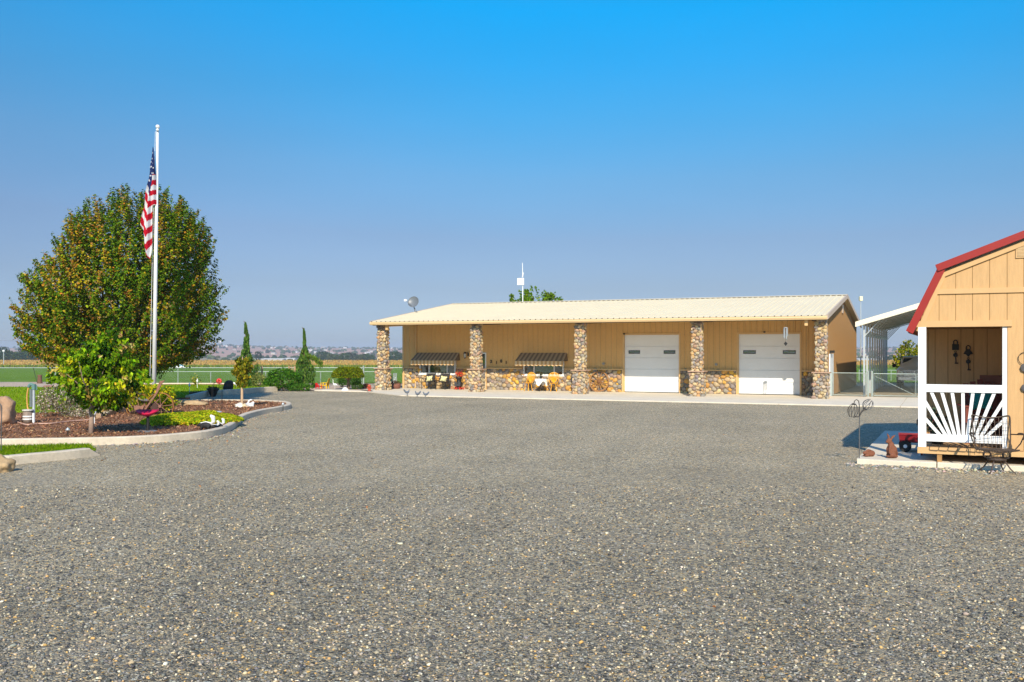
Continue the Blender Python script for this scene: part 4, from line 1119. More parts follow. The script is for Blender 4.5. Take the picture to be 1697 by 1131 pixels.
for x in (-.31, .31):
    for y in (-.24, .24):
        w = MB(); w.lathe([(.06, -.03), (.115, -.03), (.125, -.015), (.125, .015), (.115, .03), (.06, .03)], 20, (x, y, .125), rot=Matrix.Rotation(R(90), 3, 'X')).build('wheel', M_DARK, t)
        MB().lathe([(.0, -.032), (.06, -.029), (.06, .029), (0, .032)], 12, (x, y, .125), rot=Matrix.Rotation(R(90), 3, 'X')).build('hub', M_SWHITE, [o for o in t.children if o.name.startswith('wheel')][-1])
h = MB(); h.tube([(.42, 0, .15), (.5, 0, .2), (.42, 0, .72)], .012); h.build('handle', M_BLACK, t)
g = MB(); g.tube([(.42, -.06, .74), (.42, .06, .74)], .02); g.build('grip', M_BLACK, [o for o in t.children if o.name.startswith('handle')][-1])
t = thing('hand_truck', 'red and white upright push handle with black grip beside the shed post', 'hand cart', SP(.0, 1.12, SZ), -TS)
MB().bx(-.035, .0, -.03, .03, .0, .62).build('white_upright', M_SWHITE, t); MB().bx(.003, .04, -.03, .03, .0, .62).build('red_upright', M_WRED, t)
MB().tube([(-.05, 0, .62), (-.05, 0, .72), (.0, 0, .78), (.05, 0, .8)], .03, 8).build('grip', M_BLACK, t)

# --- rusty rabbits
M_RUST = mat('rust_cast', (.20, .075, .04), .85, var=.3, scale=12, bump=.4, bscale=60)
p = G(1478, 759.5, SZ)
t = fused('rabbit_figure', [('e', (0, 0, .035), (.17, .11, .035)), ('e', (.02, 0, .16), (.125, .095, .13)), ('e', (-.02, 0, .26), (.085, .075, .11)), ('e', (-.075, 0, .37), (.075, .058, .062)), ('e', (-.135, 0, .355), (.035, .035, .03)),
          ('t', [(-.06, .03, .40), (-.07, .035, .47), (-.1, .05, .54)], [.022, .03, .01]), ('t', [(-.045, -.03, .40), (0, -.035, .46), (.07, -.05, .505)], [.022, .03, .01]),
          ('t', [(-.06, .05, .25), (-.1, .05, .2), (-.09, .05, .1)], [.03, .026, .024]), ('t', [(-.06, -.05, .25), (-.1, -.05, .2), (-.09, -.05, .1)], [.03, .026, .024]), ('e', (-.02, .09, .07), (.09, .04, .04)), ('e', (-.02, -.09, .07), (.09, .04, .04)), ('e', (.13, 0, .1), (.04, .04, .04))],
          M_RUST, None, .014, loc=p, rz=R(8)); t.scale = (.8, .8, .93)
tag(t, 'rust brown sitting rabbit statue with raised ears on slab corner', 'statue')
p = G(1440, 757, SZ)
t = fused('rabbit_figure', [('e', (.03, 0, .07), (.13, .08, .075)), ('e', (.09, 0, .08), (.085, .08, .08)), ('e', (-.11, 0, .1), (.065, .05, .05)), ('e', (-.16, 0, .09), (.03, .03, .027)), ('t', [(-.08, .03, .14), (0, .035, .17), (.06, .04, .165)], [.018, .025, .01]), ('t', [(-.08, -.03, .14), (0, -.035, .17), (.06, -.04, .165)], [.018, .025, .01]), ('e', (-.1, .05, .025), (.07, .025, .022)), ('e', (-.1, -.05, .025), (.07, .025, .022))],
          M_RUST, None, .013, loc=p, rz=R(12)); t.scale = (.76, .76, .8)
tag(t, 'rust brown crouching rabbit statue with folded ears on slab corner', 'statue')

# --- wire tulip stake at the slab corner
p = G(1424, 768)
M_WIRE = mat('grey_wire', (.17, .165, .16), .45, metal=.6, var=.2)
M_WIRED = mat('dark_wire', (.06, .055, .05), .5, metal=.5, var=.2)
t = thing('garden_stake', 'metal garden stake with two open wire tulips beside slab corner', 'garden stake', p)
def X(px, py): return P(px, py, p.y) - p
MB().tube([(0, 0, -.1), X(1424.3, 690)], .011, 6).build('pole', M_WIRE, t)
mb = MB(); mb.tube([X(1424, 693)] + [X(1424, 672), X(1423, 665), X(1419.5, 662.5), X(1416, 665), X(1415.2, 670)], .009, 6); mb.tube([X(1424, 691), X(1417, 691), X(1416, 689)], .009, 6); mb.tube([X(1424, 692), X(1427, 684), X(1432, 679)], [.009, .012, .02], 6)
mb.build('stem', M_WIRED, t)
def tulip(base, tip, rad, n=9):
    mb = MB(); base, tip = Vector(base), Vector(tip); ax = tip - base; L = ax.length; ax.normalize(); a = ax.orthogonal().normalized(); b = ax.cross(a)
    for k in range(n):
        th = 2 * math.pi * k / n; pts = []
        for i in range(9):
            s = i / 8; rr = rad * (math.sin(math.pi * min(s * .86 + .05, 1)) ** .75) * (1 if s < .9 else 1.08); tw = th + .5 * s
            pts.append(base + ax * (L * s) + (a * math.cos(tw) + b * math.sin(tw)) * rr)
        mb.tube(pts, .0055, 4)
    mb.ring(base + ax * .02, .03, .012, ax, 10)
    return mb
tulip(X(1415.3, 669), X(1412, 692), .105).build('tulip', M_WIRED, t)
tulip(X(1432.5, 679), X(1444, 664), .105).build('tulip', M_WIRE, t)

# --- wrought iron spring chair on the gravel
c0 = G(1652, 784)
t = thing('spring_chair', 'wrought iron wire spring chair standing on gravel before shed slab', 'chair', c0, R(-14))
M_CH = mat('old_iron', (.085, .06, .045), .55, metal=.4, var=.35, scale=14)
mb = MB()
for k in range(4):
    a = R(45 + 90 * k + 12); d = Vector((math.cos(a), math.sin(a), 0))
    mb = MB(); mb.tube([d * .1 + Vector((0, 0, .25)), d * .16 + Vector((0, 0, .2)), d * .24 + Vector((0, 0, .09)), d * .33 + Vector((0, 0, .012))], [.014, .014, .013, .011], 6); mb.build('leg', M_CH, t)
mb = MB(); mb.lathe([(.0, .235), (.16, .235), (.17, .25), (.15, .275), (0, .28)], 16); mb.tube([(-.17, 0, .26), (0, 0, .22), (.17, 0, .26)], .01)
mb.build('base', M_CH, t)
for sx in (-1, 1):
    mb = MB()
    for y in (-.05, -.015, .02, .055): mb.ring((sx * .165, y, .335), .062, .008, (0, 1, 0), 16, 5)
    mb.build('spring', M_CH, t)
st = MB(); S = .31
rim = catmull([(-S, -.25, .455), (0, -.29, .44), (S, -.25, .455), (S * 1.05, .02, .42), (S * .95, .28, .425), (0, .31, .41), (-S * .95, .28, .425), (-S * 1.05, .02, .42)], 4, True)
st.tube(rim, .012, 6, closed=True)
for k in range(-5, 6): st.tube([(k * .055, -.27 + abs(k) * .004, .447), (k * .055, 0, .395), (k * .055, .29, .415)], .0055, 4)
for k in range(-3, 4): st.tube([(-S, k * .08, .43), (0, k * .08, .4), (S, k * .08, .43)], .0055, 4)
st.build('seat', M_CH, t)
bk = MB(); Wb = .325
def B(x, z): return Vector((x, .30 + (z - .42) * .28 + .05 * (1 - (x / Wb) ** 2), z))
out = [B(-Wb * .92, .43), B(-Wb * .97, .6), B(-Wb, .8), B(-Wb * 1.02, .99), B(-Wb * .98, 1.04), B(-Wb * .5, 1.005), B(0, .99), B(Wb * .5, 1.005), B(Wb * .9, 1.035), B(Wb * 1.02, 1.0), B(Wb, .8), B(Wb * .97, .6), B(Wb * .92, .43)]
bk.tube(catmull(out, 3), .012, 6)
for k in range(-4, 5): bk.tube([B(k * .07, .43), B(k * .07, .7), B(k * .072, .99)], .0045, 4)
for z in (.55, .68, .81, .92): bk.tube([B(-Wb * .98, z), B(-Wb * .5, z - .01), B(0, z - .015), B(Wb * .5, z - .01), B(Wb * .98, z)], .0045, 4)
bk.build('backrest', M_CH, t)
for sx in (-1, 1):
    a_ = MB(); a_.tube(catmull([B(sx * Wb, .69), (sx * .40, .22, .70), (sx * .455, .08, .71), (sx * .46, -.12, .70), (sx * .43, -.2, .67), (sx * .40, -.16, .645)], 4), .012, 6)
    a_.tube([(sx * .455, -.02, .70), (sx * .40, 0, .55), (sx * .31, .02, .43)], .011, 6); a_.tube(catmull([(sx * .40, .2, .715), (sx * .43, 0, .735), (sx * .43, -.15, .715)], 4), [.008] + [.018] * 7 + [.01], 6)
    a_.build('armrest', M_CH, t)

# ================================================================== CARPORT, PICKUP, CHAIN LINK, ROOF GEAR
M_GALV = mat('galvanized', (.50, .54, .55), .45, metal=.35, var=.1, scale=8)
M_CPW = mat('carport_cream', (.82, .76, .58), .5, var=.04)
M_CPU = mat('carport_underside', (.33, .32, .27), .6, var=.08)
t = thing('metal_carport', 'long open metal carport with cream edge and steel posts, right of workshop', 'carport', UV(-3.6, 50), -TH)
CO = (-3.6, 50, 0); CL = 20.2; CWd = 7.2
def cz(u): return 3.62 + .30 * min(u + 3.95, 7.9 - (u + 3.95))
posts = []
for k in range(11):
    v = 50 + 2.0 * k
    for u in (-3.6, 3.6):
        if u > 0 and k % 2: continue
        p = MB(CO); p.bx(u - .045, u + .045, v - .045, v + .045, .0, cz(u) - .1); p.build('post', M_GALV, t)
    f = MB(CO); f.bar((-3.6, v, cz(-3.6) - .1), (0, v, cz(0) - .1), .05, .05); f.bar((0, v, cz(0) - .1), (3.6, v, cz(3.6) - .1), .05, .05)
    f.bar((-3.6, v + .001, 2.95), (-2.75, v + .001, cz(-2.75) - .1), .04, .04); f.bar((3.6, v + .001, 2.95), (2.75, v + .001, cz(2.75) - .1), .04, .04)
    f.build('frame', M_GALV, t)
for z in (3.05,):
    MB(CO).bx(-3.575, -3.54, 50.2, 50 + CL - .3, z - .1, z + .1).build('girt', M_GALV, t)
rf = MB(CO)
for a, b in ((-3.95, 0), (0, 3.95)):
    rf.add([(a, 49.6, cz(a)), (b, 49.6, cz(b)), (b, 50 + CL, cz(b)), (a, 50 + CL, cz(a))], [(0, 1, 2, 3)], 0)
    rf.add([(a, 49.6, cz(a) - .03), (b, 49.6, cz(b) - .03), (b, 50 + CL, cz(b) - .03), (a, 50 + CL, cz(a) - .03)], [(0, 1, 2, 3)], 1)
    n = int(abs(b - a) / .3)
    for i in range(n):
        x = a + .15 + i * .3
        rf.add([(x - .04, 49.6, cz(x) + .001), (x + .04, 49.6, cz(x) + .001), (x, 49.6, cz(x) + .03), (x - .04, 50 + CL, cz(x) + .001), (x + .04, 50 + CL, cz(x) + .001), (x, 50 + CL, cz(x) + .03)], [(0, 2, 5, 3), (2, 1, 4, 5)], 0)
cr = rf.build('roof', [M_CPW, M_CPU], t)
e = MB(CO)
for a, b in ((-3.98, 0), (0, 3.98)): e.add([(x, v, cz(x) + dz) for v in (49.57, 49.68) for x, dz in ((a, -.2), (b, -.2), (b, .05), (a, .05))], [(0, 1, 2, 3), (7, 6, 5, 4), (0, 4, 5, 1), (3, 2, 6, 7), (0, 3, 7, 4), (1, 5, 6, 2)])
e.build('edge_trim', M_CPW, cr)
gb = MB(CO); gb.prism([(-1.5, cz(-1.5) - .2), (1.5, cz(1.5) - .2), (0, cz(0) - .06)], 49.9, 49.96, 'y'); gb.build('gable_panel', M_CPU, t)

# --- pickup parked under it, nose to the yard
M_SILV = mat('silver_paint', (.80, .84, .87), .3, metal=.1, var=.03, spec=.6)
M_CHROME = mat('chrome', (.65, .66, .68), .18, metal=.9, var=.05)
tr = thing('pickup_truck', 'silver pickup parked nose out in the carport behind chain link gate', 'pickup', UV(-1.62, 61.0), -TH)
def body(mb, prof, w0, w1): pass
W2 = .98
mb = MB()
# side silhouette from nose (y=0) to tailgate; lower body
def loft(mb, secs, mi=0):
    """sections: (y, [(x, z)...]) half outline, mirrored"""
    k = len(secs[0][1]); vs = []
    for y, pts in secs: vs += [(x, y, z) for x, z in pts] + [(-x, y, z) for x, z in pts[::-1]]
    m = 2 * k; fs = []
    for i in range(len(secs) - 1):
        for j in range(m): fs.append((i * m + j, i * m + (j + 1) % m, (i + 1) * m + (j + 1) % m, (i + 1) * m + j))
    fs += [tuple(range(m))[::-1], tuple((len(secs) - 1) * m + j for j in range(m))]
    mb.add(vs, fs, mi)
loft(mb, [(-.02, [(.0, .55), (.86, .55), (.90, .75), (.88, 1.06), (.74, 1.13), (0, 1.16)]), (.25, [(0, .5), (.95, .5), (.99, .78), (.97, 1.10), (.85, 1.18), (0, 1.22)]), (1.45, [(0, .5), (.98, .5), (1.01, .8), (.99, 1.16), (.9, 1.25), (0, 1.30)]), (5.75, [(0, .5), (.98, .5), (1.01, .8), (.99, 1.2), (.95, 1.26), (0, 1.27)])])
mb.build('body', M_SILV, tr, True)
mb = MB(); loft(mb, [(1.35, [(0, 1.2), (.86, 1.2), (.85, 1.24), (0, 1.28)]), (2.1, [(0, 1.22), (.88, 1.22), (.72, 1.86), (0, 1.91)]), (3.6, [(0, 1.22), (.89, 1.22), (.73, 1.88), (0, 1.93)]), (4.0, [(0, 1.22), (.87, 1.22), (.80, 1.5), (0, 1.55)])])
mb.build('cab', M_SILV, tr, True)
ws = MB(); ws.add([(-.76, 1.43, 1.31), (.76, 1.43, 1.31), (.64, 2.02, 1.80), (-.64, 2.02, 1.80)], [(0, 1, 2, 3)])
ws = MB(); ws.prism([(-.76, 0), (.76, 0), (.65, .72), (-.65, .72)], -.008, .008, 'y')
wo = ws.build('windshield', glass('dark_glass', (.01, .012, .012), .12), tr); wo.location = (0, 1.455, 1.30); wo.rotation_euler = (R(-47), 0, 0)
for sx in (-1, 1):
    w = MB(); w.prism([(1.9, 1.3), (3.5, 1.3), (3.4, 1.78), (2.25, 1.78)], sx * .84 - .02, sx * .84 + .02, 'x'); w.build('side_window', MATS['dark_glass'], tr)
    m = MB(); m.blob((sx * 1.17, 1.6, 1.34), (.13, .07, .11), 2, .05); m.bar((sx * .9, 1.62, 1.27), (sx * 1.1, 1.61, 1.31), .05, .05); m.build('side_mirror', M_DARK, tr, True)
    hl = MB(); hl.prism([(sx * .60, .80), (sx * .90, .82), (sx * .89, 1.06), (sx * .60, 1.03)], -.075, .12, 'y'); hl.build('headlight', glass('lens', (.55, .56, .55), .35, .1), tr)
    for y in (.95, 4.6):
        wl = MB(); wl.lathe([(.22, -.12), (.37, -.13), (.40, -.09), (.40, .09), (.37, .13), (.22, .13)], 24, (sx * .86, y, .40), rot=Matrix.Rotation(R(90), 3, 'Y')); wh = wl.build('wheel', M_DARK, tr, True)
        MB().lathe([(0, -.1), (.23, -.11), (.23, .11), (0, .1)], 16, (sx * .86, y, .40), rot=Matrix.Rotation(R(90), 3, 'Y')).build('rim', M_CHROME, wh)
g = MB()
for z in (.82, .90, .98): g.bx(-.58, .58, -.06, -.03, z - .018, z + .018)
g.prism([(-.60, .76), (.60, .76), (.60, .79), (-.60, .79)], -.065, -.02, 'y'); g.bx(-.60, .60, -.065, -.02, 1.03, 1.07); g.bx(-.03, .03, -.07, -.031, .79, 1.03)
gr = g.build('grille', M_CHROME, tr); MB().bx(-.595, .595, -.028, -.02, .79, 1.03).build('grille_back', M_DARK, gr)
bp = MB(); loft(bp, [(-.16, [(0, .48), (.88, .50), (.90, .70), (0, .72)]), (.1, [(0, .47), (.99, .49), (1.0, .71), (0, .73)])]); bp.build('bumper', M_CHROME, tr, bevel=.02)
MB().bx(-.16, .16, -.175, -.161, .54, .66).build('number_plate', mat('plate_white', (.7, .7, .72), .5), tr)

# --- chain link: gates by the workshop and fences along the field
M_LINK = mat('chain_link', (.36, .40, .36), .5, metal=.3, var=.05)
M_FPOST = mat('fence_tube', (.40, .46, .42), .5, metal=.3, var=.06)
def mesh_wires(mb, L, z0, z1, step=.07, r=.0026, y=0.0):
    h = z1 - z0
    for sgn in (1, -1):
        k = int((L + h) / step)
        for i in range(k):
            a = i * step - h                    # x at the lower end
            x0, x1 = a, a + h; zz0, zz1 = z0, z1
            if x0 < 0: zz0 = z0 - x0; x0 = 0
            if x1 > L: zz1 = z1 - (x1 - L); x1 = L
            if x1 - x0 < .02: continue
            if sgn < 0: x0, x1 = L - x0, L - x1
            mb.tube([(x0, y + sgn * r, zz0), (x1, y + sgn * r, zz1)], r, 3, caps=False)
def gate(name, label, u0, u1, v, ztop, brace=True):
    L = u1 - u0; t = thing(name, label, 'gate', UV(u0, v), -TH)
    f = MB(); f.tube([(0, 0, .1), (L, 0, .1), (L, 0, ztop), (0, 0, ztop)], .024, 8, closed=True)
    f.build('gate_frame', M_FPOST, t)
    if brace: MB().tube([(.02, .012, ztop - .1), (L - .02, .012, .14)], .012, 6).build('brace', M_FPOST, t)
    w = MB(); mesh_wires(w, L, .11, ztop - .01); w.build('chain_link', M_LINK, t)
    return t
ZG = 1.17
gate('walk_gate', 'narrow chain link gate between the workshop corner and carport post', -4.95, -2.55 - .92, 48.98, ZG, False)
gate('drive_gate', 'left leaf of the chain link drive gate in front of the pickup', -3.1, -1.25, 49.02, ZG - .02)
gate('drive_gate', 'right leaf of the chain link drive gate, half hidden by the shed', -1.2, 1.6, 49.02, ZG - .02)
for u, lab in ((-5.03, 'short galvanized gate post beside the last stone pillar'), (-3.36, 'galvanized gate post where narrow gate and drive gate meet'), (-3.18, 'white topped galvanized post carrying the drive gate hinges')):
    t = thing('gate_post', lab, 'post', UV(u, 49.0), -TH)
    MB().tube([(0, 0, 0), (0, 0, ZG + .05)], .045, 10).build('tube', M_FPOST, t); MB().lathe([(.05, ZG + .05), (.05, ZG + .07), (.03, ZG + .1), (0, ZG + .11)], 10).build('cap', M_FPOST, t)
def fence(label, a, b, ztop, step, wires=.075, z0=.06):
    a, b = Vector(a), Vector(b); d = b - a; L = d.length; ang = math.atan2(d.y, d.x)
    t = thing('chain_link_fence', label, 'fence', a, ang)
    n = max(1, round(L / step))
    for i in range(n + 1):
        MB().tube([(L * i / n, .03, 0), (L * i / n, .03, ztop + .03)], .028, 8).build('post', M_FPOST, t)
    MB().tube([(0, 0, ztop), (L, 0, ztop)], .021, 8).build('top_rail', M_FPOST, t)
    w = MB(); mesh_wires(w, L, z0, ztop - .03, wires, .0017, .0); w.build('chain_link', M_LINK, t)
    return t
fy = 64.6
fence('long chain link fence between the lawn and the green field', (P(-420, 600, fy).x, fy, 0), (P(700, 600, fy + .5).x, fy + .5, 0), 1.08, 4.0, .085)
fence('lower chain link fence just behind the taller one beyond the lawn', (P(258, 600, 66.2).x, 66.2, -.05), (P(622, 600, 66.2).x, 66.2, -.05), .84, 3.4, .085)
fence('chain link fence across the field seen between carport and pickup', (P(1424, 600, 75).x, 75, -.1), (P(1530, 600, 75).x, 75, -.1), .80, 2.6, .09)
for px, h, lab in ((602.5, 1.2, 'taller galvanized corner post of the fence right of mushroom tree'), (653, .72, 'left of two short galvanized posts behind the first stone pillar'), (656.5, .72, 'right of two short galvanized posts behind the first stone pillar')):
    t = thing('fence_post', lab, 'post', (P(px, 600, 62).x, 62, 0)); MB().tube([(0, 0, 0), (0, 0, h)], .055, 8).build('tube', M_FPOST, t); MB().lathe([(.06, h), (.06, h + .03), (0, h + .08)], 8).build('cap', M_FPOST, t)

# --- on and behind the roof
v = 50.3; u = U(688, v); z = roofz(v)
M_DISH = mat('dish_grey', (.15, .165, .18), .4, var=.08)
t = thing('satellite_dish', 'grey satellite dish on the left end of the cream roof', 'satellite dish', UV(u, v, z), -TH)
m = MB(); m.bx(-.18, .14, -.1, .1, .0, .03); m.tube([(0, 0, .02), (-.06, -.02, .28), (-.1, -.04, .5)], .028, 8); m.tube([(.14, 0, .02), (-.05, -.02, .3)], .014); m.build('mast', M_DISH, t)
d = MB(); prof = [(.0, -.045)] + [(.05 * i, -.045 + .09 * (i / 7) ** 2) for i in range(1, 8)]
rot = Vector((.1, -.9, .33)).to_track_quat('Z', 'Y').to_matrix()
d.lathe(prof + [(.352, .05)] + [(p, q - .012) for p, q in prof[::-1]], 24, (-.08, -.06, .62), rot=rot); d.build('dish', M_DISH, t, True)
a = MB(); tipp = Vector((-.42, -.42, .72)); a.tube([(-.1, -.1, .33), tipp], .014); b_ = a.build('feed_arm', M_DISH, t)
MB().box(tipp, (.16, .1, .12)).build('receiver', M_WHITE, t)
v = 55.5; u = U(866.3, v)
t = thing('antenna_mast', 'thin white mast with square antenna panel rising behind the roof ridge', 'antenna', UV(u, v, ZRG - .05), -TH)
zz = ZV(866, 436, v) - ZRG + .05
MB().tube([(0, 0, 0), (0, 0, zz * .55), (-.02, 0, zz)], [.03, .025, .018], 8).build('mast', M_WTRIM, t)
MB().bx(-.34, .12, -.11, -.04, zz * .455, zz * .625).build('panel', M_WHITE, t, bevel=.02)
q = MB(); q.bx(-.03, .1, -.09, .03, zz * .46, zz * .5); q.build('bracket', M_GALV, t)
q = MB(); q.bar((.01, -.05, zz * .65), (.06, -.05, zz * .76), .06, .06); q.build('whip_base', M_WHITE, t)
p = P(1426.5, 531, 62)
t = thing('yard_light', 'cream box lamp on a thin tall pole behind the workshop gable', 'lamp', (p.x, p.y, 0))
MB().tube([(0, 0, 0), (0, 0, P(0, 499, 62).z)], [.045, .03], 8).build('pole', M_GALV, t)
z1, z2 = P(0, 499, 62).z, P(0, 491.5, 62).z
lp = MB(); lp.bx(-.1, .1, -.1, .1, z1, z2); lp.build('lamp_head', mat('lamp_cream', (.85, .78, .5), .4), t, bevel=.02)

# ================================================================== PORCH FURNITURE AND ORNAMENTS
# wagon wheel leaning on the wall
M_OAK = mat('weathered_oak', (.34, .17, .065), .75, var=.25, scale=10)
M_OAKD = mat('oak_dark', (.20, .09, .035), .75, var=.25, scale=10)
vw = VW - .33; uw = U(992, vw)
t = thing('wagon_wheel', 'brown wooden wagon wheel leaning against the stone wall beside a pillar', 'wheel', UV(uw, vw, APZ), -TH)
Rm = Matrix.Rotation(R(-8), 3, 'X')
rw = .56
def WR(x, z, y=0): return Rm @ Vector((x, y, z)) + Vector((0, 0, 0))
mb = MB()
ring = [(rw * math.cos(2 * math.pi * i / 36), rw * math.sin(2 * math.pi * i / 36)) for i in range(36)]
vs = []
for r_, y in ((rw, -.03), (rw, .03), (rw - .06, .03), (rw - .06, -.03)):
    vs += [WR(r_ * math.cos(2 * math.pi * i / 36), rw + r_ * math.sin(2 * math.pi * i / 36), y) for i in range(36)]
mb.add(vs, [(a * 36 + i, a * 36 + (i + 1) % 36, ((a + 1) % 4) * 36 + (i + 1) % 36, ((a + 1) % 4) * 36 + i) for a in range(4) for i in range(36)])
mb.build('rim', M_OAK, t)
for k in range(12):
    a = 2 * math.pi * (k + .5) / 12
    MB().tube([WR(.1 * math.cos(a), rw + .1 * math.sin(a)), WR(.3 * math.cos(a), rw + .3 * math.sin(a)), WR((rw - .05) * math.cos(a), rw + (rw - .05) * math.sin(a))], [.024, .026, .018], 8).build('spoke', M_OAK, t)
MB().lathe([(0, -.13), (.05, -.13), (.06, -.08), (.105, -.06), (.105, .06), (.06, .08), (0, .09)], 16, WR(0, rw), rot=Rm @ Matrix.Rotation(R(90), 3, 'X')).build('hub', M_OAKD, t, True)
# two-seat metal bench with pillows
vb = VW - 1.05; ub0, ub1 = U(703, vb), U(741.5, vb)
t = thing('porch_bench', 'black metal two-seat bench with table between, under the left awning', 'bench', UV((ub0 + ub1) / 2, vb, APZ), -TH)
L = (ub1 - ub0) / 2
M_MESH = mat('sling_mesh', (.035, .03, .028), .7, var=.2)
for sx in (-1, 1):
    xa, xb = (-L, -L * .22) if sx < 0 else (L * .22, L)
    f = MB()
    for x in (xa, xb):
        f.tube([(x, -.30, 0), (x, -.28, .62), (x, .12, .62), (x, .30, 0)], .018, 6); f.tube([(x, .12, .42), (x, .33, .93)], .016, 6)
    f.tube([(xa, .33, .93), (xb, .33, .93)], .016, 6); f.tube([(xa, -.26, .42), (xb, -.26, .42)], .016, 6)
    f.build('frame', M_BLACK, t)
    MB().bx(xa + .015, xb - .015, -.26, .16, .40, .43).build('seat', M_MESH, t)
    k = MB(); k.add([(xa + .015, .14, .46), (xb - .015, .14, .46), (xb - .015, .33, .90), (xa + .015, .33, .90), (xa + .015, .16, .45), (xb - .015, .16, .45), (xb - .015, .35, .89), (xa + .015, .35, .89)], [(0, 1, 2, 3), (7, 6, 5, 4), (0, 4, 5, 1), (3, 2, 6, 7), (0, 3, 7, 4), (1, 5, 6, 2)]); k.build('backrest', M_MESH, t)
    nm = fused('throw_pillow', [('e', (0, 0, 0), (.19, .07, .16)), ('e', (.15, 0, .12), (.06, .04, .05)), ('e', (-.15, 0, .12), (.06, .04, .05)), ('e', (.15, 0, -.12), (.06, .04, .05)), ('e', (-.15, 0, -.12), (.06, .04, .05))], mat('yellow_print', (.72, .66, .34), .9, var=.45, scale=9), None, .02)
    nm.location = UV((ub0 + ub1) / 2 + (xa + xb) / 2, vb + .08, APZ + .60); nm.rotation_euler = (R(-22), R(8 * sx), -TH)
    tag(nm, 'yellow and white throw pillow on the %s seat of the black bench' % ('left' if sx < 0 else 'right'), 'pillow')
MB().bx(-L * .2, L * .2, -.22, .12, .50, .52).build('middle_table', M_BLACK, t)
# black planter stand with red blooms
prn = np.random.default_rng(11)
vf = VW - .75; uf = U(760.5, vf)
t = thing('planter_stand', 'black tiered planter stand with red geraniums on top and at its foot', 'planter', UV(uf, vf, APZ), -TH)
s_ = MB(); s_.lathe([(.16, .0), (.17, .05), (.13, .12), (.14, .3), (.2, .34), (.2, .40), (.13, .42), (.13, .58), (.18, .62), (.19, .74), (.17, .74)], 16); s_.build('stand', M_BLACK, t, True)
MB().bx(-.19, .19, -.19, -.17, .2, .42).build('plaque', mat('chalk_black', (.05, .055, .06), .6, var=.2), t)
M_BLOOM = mat('red_bloom', attr=True, rough=.7, var=0, trans=.2)
for c, sp, n in (((0, 0, .86), (.12, .12, .09), 260), ((0, -.05, .08), (.16, .12, .06), 240)):
    pp = prn.normal(size=(n, 3)) * sp + c; pp[:, 2] = np.maximum(pp[:, 2], .03)
    leaf_mesh('blooms', pp, .05 + .035 * prn.random(n), pick(prn, [(.75, .03, .015), (.6, .02, .02), (.05, .14, .02), (.8, .10, .03)], [6, 3, 2, 2], n), M_BLOOM, t, prn)
# ornate yellow chairs with fan backs
M_YEL = mat('yellow_enamel', (.80, .38, .02), .45, var=.08)
def fan_chair(px, rz, label):
    v = VW - .85; u = U(px, v); t = thing('fan_back_chair', label, 'chair', UV(u, v, APZ), -TH + rz, 'yellow chairs at the cloth-covered table')
    s_ = MB(); s_.lathe([(0, .43), (.22, .43), (.225, .445), (.2, .455), (0, .45)], 16); s_.build('seat', M_YEL, t)
    for a in (45, 135, 225, 315):
        d = Vector((math.cos(R(a)), math.sin(R(a)), 0)); MB().tube([d * .17 + Vector((0, 0, .43)), d * .18 + Vector((0, 0, .2)), d * .23], .018, 6).build('leg', M_YEL, t)
    b = MB()
    for k in range(9):
        a = R(-64 + 16 * k); b.tube([(0, .17, .46), (.12 * math.sin(a), .2, .46 + .16 * math.cos(a)), (.40 * math.sin(a) * .8, .27, .55 + .46 * math.cos(a * .8))], [.014, .017, .024], 5)
    b.tube([(.40 * math.sin(R(x)) * .8, .27, .55 + .46 * math.cos(R(x * .8))) for x in range(-64, 65, 8)], .022, 6)
    b.tube([(.2 * math.sin(R(x)) * .85, .215, .48 + .25 * math.cos(R(x * .8))) for x in range(-64, 65, 16)], .016, 5)
    b.tube([(-.2, .1, .44), (-.27, .22, .66), (-.28, .26, .72)], .016, 6); b.tube([(.2, .1, .44), (.27, .22, .66), (.28, .26, .72)], .016, 6)
    b.build('backrest', M_YEL, t)
fan_chair(875.5, R(-18), 'yellow metal fan-back chair left of the cloth-covered table')
fan_chair(917.5, R(20), 'yellow metal fan-back chair right of the cloth-covered table')
v = VW - .95; u = U(896.3, v)
t = thing('cafe_table', 'small round black table hidden under a white cloth between yellow chairs', 'table', UV(u, v, APZ), -TH)
MB().lathe([(0, .64), (.27, .64), (.27, .665), (0, .665)], 20).build('tabletop', M_BLACK, t)
for a in (30, 150, 270):
    d = Vector((math.cos(R(a)), math.sin(R(a)), 0)); MB().tube([d * .05 + Vector((0, 0, .635)), d * .06 + Vector((0, 0, .3)), d * .24], .018, 6).build('leg', M_BLACK, t)
cl = MB(); n = 48; rows = []
top = [(.30 * math.cos(2 * math.pi * i / n), .30 * math.sin(2 * math.pi * i / n), .672) for i in range(n)]
mid = []; low = []
for i in range(n):
    a = 2 * math.pi * i / n; sq = abs(math.cos(2 * a + math.pi / 2 + R(90))) ** 1.5; dr = .12 + .26 * abs(math.cos(2 * (a - R(-90)))) ** 2
    w_ = .015 * math.sin(9 * a); mid.append(((.315 + w_) * math.cos(a), (.315 + w_) * math.sin(a), .672 - .4 * dr)); low.append(((.335 + 1.6 * w_) * math.cos(a), (.335 + 1.6 * w_) * math.sin(a), .672 - dr))
cl.add([(0, 0, .676)] + top + mid + low, [(0, 1 + i, 1 + (i + 1) % n) for i in range(n)] + [(1 + r * n + i, 1 + r * n + (i + 1) % n, 1 + (r + 1) * n + (i + 1) % n, 1 + (r + 1) * n + i) for r in (0, 1) for i in range(n)])
o = cl.build('tablecloth', mat('white_cloth', (.86, .86, .86), .9, var=.03), None, True, loc=UV(u, v, APZ), rz=-TH); tag(o, 'white cloth with hanging points over the small round porch table', 'tablecloth')
